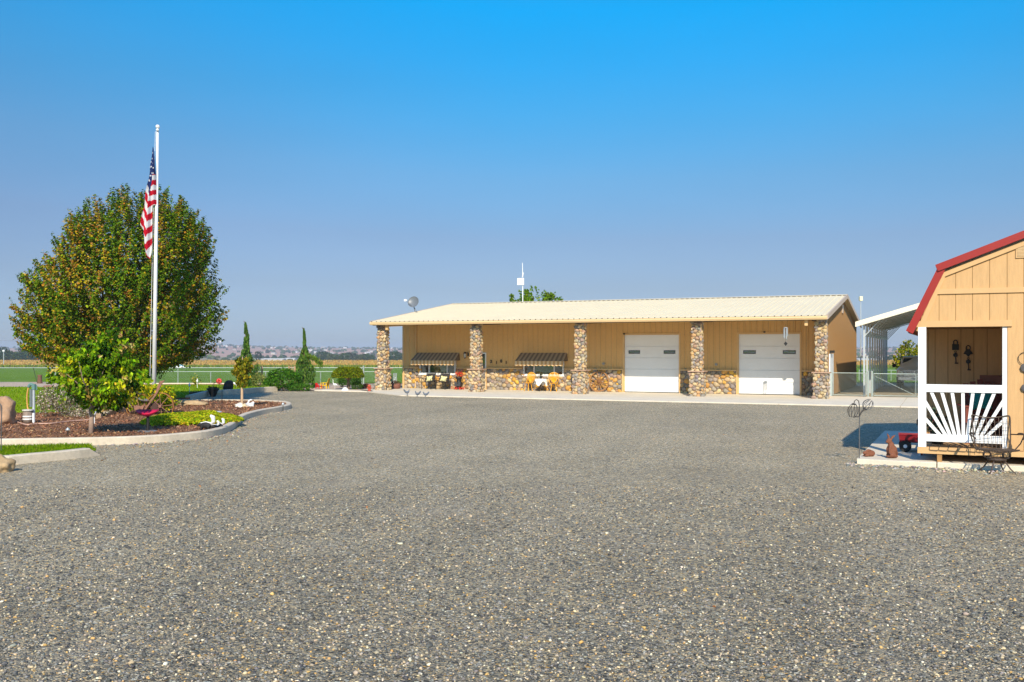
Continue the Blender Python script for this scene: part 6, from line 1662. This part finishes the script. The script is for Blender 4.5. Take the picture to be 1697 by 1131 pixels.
# --- rusty walking plow with two steel wheels
yp = 31.6; b = Vector((P(262, 690, yp).x, yp, MZ))
M_RUSTY = mat('rusty_steel', (.27, .13, .085), .8, var=.35, scale=10, bump=.3)
M_RUST2 = mat('orange_rust', (.36, .15, .035), .85, var=.3, scale=8)
t = thing('antique_plow', 'rusty antique plow with spoked steel wheels in front of golden shrub', 'plow', b)
def X(px, py, dy=0.0): return P(px, py, yp + dy) - b
def steel_wheel(c, r, dy):
    c = Vector(c); n = 32; v_ = []; 
    for rr_, y in ((r, -.05), (r, .05), (r - .02, .05), (r - .02, -.05)): v_ += [c + Vector((rr_ * math.cos(2 * math.pi * i / n), y, rr_ * math.sin(2 * math.pi * i / n))) for i in range(n)]
    m = MB(); m.add(v_, [(a * n + i, a * n + (i + 1) % n, ((a + 1) % 4) * n + (i + 1) % n, ((a + 1) % 4) * n + i) for a in range(4) for i in range(n)]); w = m.build('wheel', M_RUST2, t)
    s_ = MB()
    for k in range(8): a = 2 * math.pi * k / 8 + .1; s_.tube([c + Vector((0, .03 * (-1) ** k, 0)), c + Vector((r - .02, 0, 0)) * 0 + Vector(((r - .02) * math.cos(a), 0, (r - .02) * math.sin(a)))], .012, 5)
    s_.lathe([(.0, -.07), (.05, -.07), (.05, .07), (0, .07)], 12, c, rot=Matrix.Rotation(R(90), 3, 'X')); s_.build('spokes', M_RUSTY, w)
c = X(266, 673.5); steel_wheel(c, .45, 0); c2 = X(230, 673, .7); steel_wheel(c2, .43, 0)
m = MB(); m.tube([c, c2], .025); m.build('axle', M_RUSTY, t)
m = MB(); m.bar(X(240, 680, -.1), X(261, 650, -.1), .035, .055); m.bar(X(238, 682, -.05), X(263, 662, .1), .04, .05); m.build('beam', M_RUSTY, t, bevel=.008)
m = MB(); m.prism([(X(259, 0).x, X(0, 653).z), (X(264, 0).x, X(0, 638).z), (X(267, 0).x, X(0, 632).z), (X(276, 0).x, X(0, 630).z), (X(270, 0).x, X(0, 637).z), (X(262, 0).x, X(0, 654).z)], -.13, -.09, 'y'); m.build('fin_blade', M_RUSTY, t, bevel=.006)
m = MB(); m.prism([(X(220, 0).x, X(0, 674).z), (X(228, 0).x, X(0, 671).z), (X(236, 0).x, X(0, 673).z), (X(243, 0).x, X(0, 672).z), (X(240, 0).x, X(0, 679).z), (X(235, 0).x, X(0, 677).z), (X(229, 0).x, X(0, 683).z), (X(226, 0).x, X(0, 677).z)], -.2, -.14, 'y'); m.build('moldboard', M_RUSTY, t, bevel=.008)
m = MB(); m.lathe([(.0, -.02), (.14, .0), (.19, .05), (.185, .055), (.13, .012), (0, -.01)], 18, X(238, 664.5, -.1), rot=Matrix.Rotation(R(14), 3, 'Y')); m.build('seat', mat('grey_steel', (.30, .28, .28), .5, metal=.3, var=.25), t, True)
m = MB(); m.tube([X(238, 665, -.1), X(242, 676, -.1)], .022); m.tube(catmull([X(225, 680), X(214, 668), X(210, 655), X(217, 645)], 4), .016); m.tube(catmull([X(232, 676, .1), X(226, 660, .1), X(224, 648, .1)], 4), .012); m.build('lever', M_RUSTY, t)
m = MB(); m.tube(catmull([X(216, 684, -.1), X(212, 677, -.1), X(214, 668, -.1), X(221, 664, -.1)], 4), .014); m.build('hook', M_RUSTY, t)
m = MB(); m.bx(X(249, 0).x, X(262, 0).x, .0, .4, X(0, 682).z, X(0, 669).z); m.build('gearbox', mat('dark_rust', (.07, .035, .025), .8, var=.3), t, bevel=.02)
# --- red tractor seat on a post
b = G(244, 715.5, MZ); t = thing('tractor_seat', 'crimson tractor seat on a black post with a round base plate', 'stool', b)
sc = b.y / F
MB().lathe([(.0, .0), (.27, .0), (.27, .012), (.22, .03), (0, .035)], 24).build('base_plate', mat('plate_steel', (.20, .21, .22), .5, metal=.3, var=.2), t)
MB().tube([(0.02, 0, .02), (.02, 0, .42)], .04, 10).build('post', M_BLACK, t)
m = MB(); n = 28; v_ = [(0, 0, .425)]
for ri in (.4, .75, 1.0):
    for i in range(n):
        a = 2 * math.pi * i / n; v_.append((.30 * ri * math.cos(a), .25 * ri * math.sin(a) * (1 if math.sin(a) > 0 else .8), .42 + .13 * ri ** 2.2 + .035 * ri * math.sin(a) + .02 * ri * math.cos(2 * a)))
m.add(v_, [(0, 1 + i, 1 + (i + 1) % n) for i in range(n)] + [(1 + k * n + i, 1 + k * n + (i + 1) % n, 1 + (k + 1) * n + (i + 1) % n, 1 + (k + 1) * n + i) for k in (0, 1) for i in range(n)])
q = m.build('seat', mat('crimson_paint', (.60, .012, .07), .35, var=.1, spec=.5), t, True); so_ = q.modifiers.new('s', 'SOLIDIFY'); so_.thickness = .012

# --- skunk statues
M_SKB = mat('skunk_black', (.02, .02, .02), .7, var=.2); M_SKW = mat('skunk_white', (.8, .8, .78), .7, var=.08)
def skunk(px, py, rz, s, label):
    b = G(px, py, MZ + .005); t = thing('skunk_statue', label, 'statue', b, rz, 'skunk figures by the kerb')
    fused('body', [('e', (0, 0, .11), (.15, .075, .08)), ('e', (.15, 0, .12), (.06, .05, .05)), ('e', (.21, 0, .105), (.03, .025, .025)), ('e', (.14, .04, .17), (.018, .012, .018)), ('e', (.14, -.04, .17), (.018, .012, .018))] + [('t', [(x, y, .09), (x + .01, y, .0)], [.028, .022]) for x in (-.09, .09) for y in (-.045, .045)], M_SKB, t, .014)
    fused('tail', [('t', [(-.13, 0, .13), (-.2, 0, .2), (-.19, 0, .3), (-.12, 0, .34)], [.02, .05, .058, .03])], M_SKW, t, .012)
    fused('back_stripe', [('t', [(-.14, 0, .165), (0, 0, .185), (.12, 0, .165), (.17, 0, .16)], [.018, .02, .014, .01])], M_SKW, t, .010)
    t.scale = (s * 1.1, s * 1.1, s * 1.15)
skunk(341, 713, R(170), 1.0, 'largest black and white skunk statue, left of the two small ones, by kerb')
skunk(354.5, 711, R(200), .55, 'smallest skunk statue in the middle of three beside the kerb')
skunk(364, 710, R(150), .68, 'right-hand small skunk statue next to the curve of the kerb')
# --- white rabbit and stones at the young tree
b = G(416, 675, MZ)
o = fused('rabbit_figure', [('e', (0, 0, .1), (.16, .1, .11)), ('e', (.1, 0, .2), (.07, .06, .07)), ('t', [(-.13, 0, .1), (-.15, 0, .2), (-.1, 0, .3), (-.0, 0, .35), (.07, 0, .33)], [.04, .05, .045, .035, .02]), ('e', (.16, 0, .19), (.03, .025, .025)), ('e', (.08, .05, .03), (.08, .03, .03)), ('e', (.08, -.05, .03), (.08, .03, .03))], M_SKW, None, .016, loc=b, rz=R(15)); o.scale = (.72, .72, .8)
tag(o, 'white squirrel-like figure with an arched tail beside the pale trunk', 'statue')
def rock(px, py, r, label, col, seed, z=MZ, name='rock', amp=.35):
    b = G(px, py, z); m = MB(); m.blob((0, 0, r[2] * .55), r, 4, amp, 1.5, seed)
    for i, q in enumerate(m.v):
        w = Vector(q) / max(r); m.v[i] = tuple(Vector(q) * (1 + .10 * noise.noise(w * 3.1 + Vector((seed, 1, 2))) + .05 * abs(noise.noise(w * 8 + Vector((seed, 5, 2))))))
    o = m.build(name, mat('rock_%s' % '_'.join(str(int(c * 100)) for c in col), col, .9, var=.35, scale=4, bump=.7, bscale=16, var2=.25, scale2=1.2), None, True, loc=b); return tag(o, label, 'rock')
rock(397.5, 675.5, (.17, .14, .11), 'white rounded stone left of the pale tree trunk', (.72, .68, .58), 1)
rock(404.5, 675.5, (.12, .1, .08), 'small cream stone right against the pale tree trunk', (.60, .48, .30), 2)
rock(409.5, 674.5, (.12, .1, .08), 'small grey white stone between the pale trunk and squirrel figure', (.55, .56, .58), 3)
rock(362, 684.5, (.12, .1, .04), 'flat grey stone half sunk in mulch behind the ground cover', (.40, .42, .44), 8)
rock(318, 672, (.60, .35, .12), 'low tan boulder in front of the rusty plank', (.42, .29, .15), 4)
rock(3, 703, (.36, .4, .5), 'orange topped grey boulder at the left edge behind the mulch', (.40, .25, .15), 5)
rock(-3, 782, (.27, .25, .19), 'tan boulder on the gravel at the left end of the low kerb', (.42, .28, .15), 6, 0)
# --- yard hydrant and log bucket
b = G(56, 701, MZ); t = thing('yard_hydrant', 'galvanized standpipe hydrant with green head and orange hose', 'hydrant', b)
H = (701 - 638) / F * b.y
MB().tube([(0, 0, -.05), (0, 0, H - .08)], .04, 10).build('pipe', M_GALV, t)
m = MB(); m.tube([(.0, 0, H - .14), (.0, 0, H + .02)], .06, 10); m.tube(catmull([(.0, 0, H - .02), (-.1, 0, H + .01), (-.16, 0, H - .08)], 4), [.045] * 8 + [.03], 8); m.tube([(.02, 0, H + .02), (.07, .02, H - .02), (.08, .02, H - .16)], .018, 6); m.build('head', mat('green_iron', (.12, .24, .22), .6, var=.2), t)
MB().bx(-.11, -.045, -.03, .05, H * .42, H - .14).build('valve_box', mat('slate_plastic', (.13, .16, .16), .6, var=.1), t)
MB().tube(catmull([(-.16, 0, H - .08), (-.19, -.02, H * .72), (-.17, -.04, H * .45), (-.12, -.06, .36)], 5), .02, 8).build('hose', mat('orange_hose', (.62, .30, .08), .6, var=.1), t)
b = G(46, 701.5, MZ); t = thing('log_barrel', 'short weathered log barrel with white bands under the hydrant', 'barrel', b)
MB().lathe([(.12, 0), (.135, .16), (.125, .36)], 14).build('staves', mat('weathered_wood', (.26, .20, .16), .85, var=.35, scale=8, stretch=(3, 3, .4)), t, True)
for z in (.12, .2): MB().lathe([(.137, z - .02), (.142, z), (.137, z + .02)], 14).build('band', M_SWHITE, t)
MB().lathe([(.0, .362), (.155, .362), (.155, .40), (0, .41)], 14).build('lid', mat('pale_stone', (.6, .57, .5), .8, var=.15), t)
m = MB(); m.tube([(.19, -.04, 0), (.19, -.04, .30)], .035, 8); m.build('white_pipe', M_SWHITE, t)
pth = [G(px, py, MZ + .04) for px, py in ((16, 697), (30, 700), (44, 704), (62, 702.5), (85, 702), (105, 699.5), (125, 697.5), (148, 696))]
o = MB().tube(catmull(pth, 4), .018, 6).build('garden_hose', mat('pink_hose', (.62, .38, .28), .6, var=.15)); tag(o, 'pale pinkish hose lying across the mulch from the log barrel', 'hose')
# --- timbers at the back of the bed
M_LOG = mat('landscape_timber', (.42, .28, .17), .9, var=.3, scale=6, stretch=(.6, 3, 3))
for (p0, p1, lab) in (((163, 693), (196, 684.5), 'front weathered landscape timber behind the dogwood'), ((197, 684.5), (229, 676.5), 'rear weathered landscape timber running to the rusty plow'), ((130, 683), (182, 676.5), 'half hidden landscape timber behind the white flowers')):
    a, b = G(*p0, MZ), G(*p1, MZ); d = b - a; m = MB(); L = d.length; m.bx(0, L, -.08, .08, -.02, .15); o = m.build('landscape_timber', M_LOG, None, bevel=.015, loc=a, rz=math.atan2(d.y, d.x)); tag(o, lab, 'timber')
def stake_light(px, py, h, label, head, z=MZ):
    b = G(px, py, z); t = thing('path_light', label, 'path light', b)
    MB().tube([(0, 0, -.05), (0, 0, h * .62)], .013, 6).build('stake', M_SWHITE if head != 'dark' else M_BLACK, t)
    MB().lathe([(.02, h * .6), (.05, h * .63), (.055, h * .78), (.02, h * .92), (.008, h)], 10).build('lamp', M_SWHITE if head == 'white' else M_GALV, t, True)
stake_light(156.5, 704, .46, 'white finial path light right of the dogwood trunk', 'white')
stake_light(112.5, 723, .22, 'short silver path light in mulch left of the dogwood trunk', 'dark')
stake_light(469, 679, .26, 'small dark path light at the tip of the island kerb', 'dark')
stake_light(314, 652, .55, 'white capped path light on the shaded lawn, nearest the plow', 'white', .09)
stake_light(327, 643.5, .55, 'white capped path light on the sunny lawn beside the leafy sprig', 'white', .09)
b = G(323, 641.5, .09); t = thing('bedding_plant', 'small yellow green leafy plant on the far edge of the lawn', 'plant', b)
n = 120; leaf_mesh('foliage', grng.normal(size=(n, 3)) * (.12, .12, .16) + (0, 0, .36), .09 + .04 * grng.random(n), pick(grng, [(0.375, 0.336, 0.024), (0.180, 0.182, 0.016), (0.750, 0.630, 0.160)], [3, 3, 1], n), M_LEAF, t, grng)
MB().tube([(0, 0, -.02), (0, 0, .35)], .015, 5).build('stem', M_BARK, t)
b = G(270.5, 656, .09); o = MB().lathe([(.0, 0), (.13, .02), (.16, .18), (.1, .3), (0, .34)], 14).build('gazing_ball', mat('red_gloss', (.62, .02, .02), .25, var=.05, spec=.6), None, True, loc=b + Vector((0, 0, .28))); tag(o, 'red glossy globe beside the flagpole behind the plow', 'ornament')
o.location = b
# --- black iron things by the lawn kerb
b = G(353, 657.5); t = thing('iron_cauldron', 'black flared iron cauldron standing at the corner of the lawn kerb', 'planter', b)
MB().lathe([(.0, .0), (.12, .0), (.18, .12), (.22, .25), (.28, .33), (.33, .40), (.30, .41), (.24, .34), (0, .3)], 20).build('bowl', M_BLACK, t, True)
n = 90; leaf_mesh('foliage', grng.normal(size=(n, 3)) * (.12, .12, .03) + (0, 0, .42), .09 + .03 * grng.random(n), pick(grng, [(0.030, 0.049, 0.012), (0.045, 0.084, 0.016)], [1, 1], n), M_LEAF, t, grng)
b = G(378.5, 649.5, .09); o = fused('black_sculpture', [('e', (0, 0, .28), (.27, .16, .34)), ('e', (.1, 0, .42), (.17, .15, .2)), ('e', (-.1, 0, .2), (.2, .15, .22))], mat('black_stone', (.028, .026, .024), .75, var=.3, scale=10, bump=.3), None, .03, loc=b); tag(o, 'large dark rounded standing stone on the lawn behind the low wall', 'sculpture')
b = G(363, 643.5, .09); t = thing('red_pinwheel', 'bright red round ornament on a stick at the back of the lawn', 'ornament', b)
MB().tube([(0, 0, 0), (0, 0, .35)], .012, 5).build('stick', M_BLACK, t); m = MB()
for k in range(8): a = k * math.pi / 4; m.blob((.1 * math.cos(a), 0, .40 + .1 * math.sin(a)), (.09, .04, .07), 1, .1, rot=Matrix.Rotation(-a, 3, 'Y'))
m.build('petals', MATS['red_gloss'], t, True)
b = G(392, 642, .09); o = fused('bird_figure', [('e', (0, 0, .2), (.16, .09, .09)), ('e', (.16, 0, .27), (.05, .045, .05)), ('t', [(-.1, 0, .22), (-.24, 0, .28)], [.06, .02]), ('t', [(.0, .03, .15), (0, .03, 0)], [.016, .014]), ('t', [(.0, -.03, .15), (0, -.03, 0)], [.016, .014])], M_SKW, None, .018, loc=b); tag(o, 'white bird figure just right of the dark standing stone', 'statue')
b = G(360, 678, MZ); t = thing('plant_arch', 'thin wire arch trellis standing in the mulch behind the ground cover', 'trellis', b)
m = MB(); Wd, H = .17, .98
for y in (-.07, .07): m.tube([(-Wd, y, 0), (-Wd, y, H - .17)] + [(Wd * math.cos(math.pi - a * math.pi / 8), y, H - .17 + Wd * math.sin(a * math.pi / 8)) for a in range(1, 8)] + [(Wd, y, H - .17), (Wd, y, 0)], .007, 5)
for z in (.2, .32): m.tube([(-Wd, -.07, z), (Wd, -.07, z)], .006, 4); m.tube([(-Wd, .07, z), (Wd, .07, z)], .006, 4)
for x in (-.06, .06): m.tube([(x, -.07, 0), (x, -.07, .34)], .006, 4)
m.build('wire', M_WIRED, t)
a, b = G(283, 667.3), G(315, 666.2); d = b - a; m = MB(); m.bx(0, d.length, 0, .06, -.02, .19); o = m.build('edging_plank', mat('rusty_plank', (.17, .06, .035), .85, var=.3, scale=6), None, loc=a, rz=math.atan2(d.y, d.x)); tag(o, 'rusty brown edging plank at the end of the lawn kerb', 'plank')
a, b = G(316, 653.5, .09), G(341, 651.5, .09); d = b - a; m = MB(); m.bx(0, d.length, 0, .1, 0, .1); o = m.build('lawn_timber', mat('dark_timber', (.10, .05, .035), .9, var=.3), None, loc=a, rz=math.atan2(d.y, d.x)); tag(o, 'dark timber lying on the shaded lawn behind the kerb', 'timber')
# --- chairs and figures on the far planting bed
M_YCH = mat('yellow_chair', (.75, .48, .01), .6, var=.05); M_RCH = mat('red_chair', (.60, .02, .015), .6, var=.05)
c = armchair('garden_chair', 'bright yellow slatted garden chair by the fence, facing the little red one', G(538, 645), R(-100), M_YCH, .62, 1.05)
c = armchair('garden_chair', 'small red garden chair almost touching the yellow one by the fence', G(528.5, 645.5), R(60), M_RCH, .42, .9)
b = G(612, 650); t = thing('fire_hydrant', 'small red hydrant ornament left of the first stone pillar', 'hydrant', b)
MB().lathe([(.11, 0), (.11, .04), (.08, .05), (.075, .28), (.095, .29), (.095, .32), (.07, .38), (.03, .41), (0, .42)], 14).build('barrel', mat('hydrant_red', (.50, .07, .03), .6, var=.12), t, True)
for sx in (-1, 1): MB().tube([(sx * .06, 0, .22), (sx * .13, 0, .22)], .035, 8).build('outlet', MATS['hydrant_red'], t)
def crane(px, py, rz, s, label, m):
    b = G(px, py, .05); o = fused('crane_figure', [('e', (0, 0, .3), (.14, .075, .08)), ('t', [(.1, 0, .33), (.16, 0, .45), (.13, 0, .55), (.18, 0, .6)], [.035, .022, .02, .028]), ('t', [(.18, 0, .6), (.28, 0, .57)], [.016, .005]), ('t', [(.0, .03, .24), (0, .03, 0)], [.014, .012]), ('t', [(.0, -.03, .24), (0, -.03, 0)], [.014, .012]), ('t', [(-.1, 0, .31), (-.22, 0, .24)], [.05, .015])], m, None, .016, loc=b, rz=rz); o.scale = (s, s, s); tag(o, label, 'statue')
crane(555, 645.5, R(150), .9, 'taller black and white bird figure left of the mushroom tree', M_SKW)
crane(567, 646, R(30), .6, 'small black bird figure beside the white cone stone', M_SKB)
m = MB(); m.lathe([(.22, 0), (.2, .05), (.1, .17), (0, .2)], 12); o = m.build('cone_stone', M_SKW, None, True, loc=G(572, 648, .03)); tag(o, 'white cone shaped stone left of the mushroom tree trunk', 'rock')
# lattice panels on the fence
M_LAT = mat('lattice_brown', (.40, .25, .14), .85, var=.2)
for px0, px1, lab in ((421, 434.5, 'brown lattice panel right of the first spire tree'), (479, 489, 'brown lattice panel left of the second spire tree')):
    a, b = P(px0, 600, 61), P(px1, 600, 61); W_ = b.x - a.x; t = thing('lattice_panel', lab, 'trellis', (a.x, 61, 0))
    for x in (0, W_): MB().bx(x - .04, x + .04, -.04, .04, 0, 1.28).build('post', M_LAT, t)
    m = MB()
    for k in range(7): m.bx(0, W_, -.012, .0, .45 + .12 * k, .475 + .12 * k)
    for k in range(4): m.bx(W_ * (k + .5) / 4 - .012, W_ * (k + .5) / 4 + .012, .001, .012, .4, 1.26)
    m.build('slats', M_LAT, t)
# stump and sign at the far left border
b = G(66, 637); o = MB().lathe([(.2, 0), (.16, .15), (.13, .5), (.17, .62), (0, .6)], 9).build('stump', mat('stump_brown', (.16, .08, .05), .9, var=.3, scale=8), None, True, loc=b); tag(o, 'dark brown stump on the gravel border at the far fence', 'stump')
b = G(64, 637) + Vector((-.1, .05, 0)); o = MB().tube([(0, 0, 0), (-.28, 0, 1.1)], .018, 5).build('leaning_rod', M_BLACK, None, loc=b); tag(o, 'thin dark rod leaning above the stump by the fence', 'rod')
rock(80, 643, (.32, .2, .1), 'small brown stone on the tan gravel border', (.30, .16, .12), 12, .05)
b = G(2, 757); o = MB().tube(catmull([(0, 0, 0), (.0, 0, .55), (.01, 0, 1.0), (-.02, 0, 1.12), (-.1, 0, 1.15), (-.16, 0, 1.08)], 4), .011, 6).build('garden_hook', M_WIRE, None, loc=b); tag(o, 'thin grey shepherd hook at the left edge above the grass strip', 'hook')
# far white pickup, light pole and power lines across the fields
b = P(298, 613, 420); b.z = zt(420)
t = thing('field_truck', 'tiny white truck at the far edge of the green field', 'truck', b, R(8))
m = MB(); m.bx(-2.2, 2.2, -.85, .85, .45, 1.05); m.build('body', M_SWHITE, t, bevel=.08)
m = MB(); m.prism([(-.3, 1.06), (1.5, 1.06), (1.1, 1.75), (.0, 1.75)], -.8, .8, 'y'); m.build('cab', mat('pale_blue', (.35, .6, .75), .4), t)
for x in (-1.4, 1.4):
    for y in (-.75, .75): MB().lathe([(0, -.12), (.38, -.12), (.38, .12), (0, .12)], 14, (x, y, .38), rot=Matrix.Rotation(R(90), 3, 'X')).build('wheel', M_DARK, t)
b = P(6, 600, 500); t = thing('light_pole', 'pale yard light pole standing across the fields at left edge', 'lamp', (b.x, 500, zt(500)))
hh = P(6, 583, 500).z - zt(500); MB().tube([(0, 0, 0), (0, 0, hh)], .22, 6).build('pole', M_GALV, t); MB().blob((0, 0, hh + .3), .7, 1, 0).build('lamp_head', M_SWHITE, t)
for py0, py1, lab in ((562, 564.5, 'upper thin power line crossing the sky at the left edge'), (574.5, 576.5, 'lower thin power line crossing the sky at the left edge')):
    a, b = P(-200, py0 - 3, 330), P(260, py1 + 4, 330); pts_ = [a.lerp(b, i / 12) - Vector((0, 0, .35 * math.sin(math.pi * i / 12))) for i in range(13)]
    o = MB().tube(pts_, .045, 4).build('power_line', mat('cable_grey', (.16, .17, .2), .6)); tag(o, lab, 'cable')
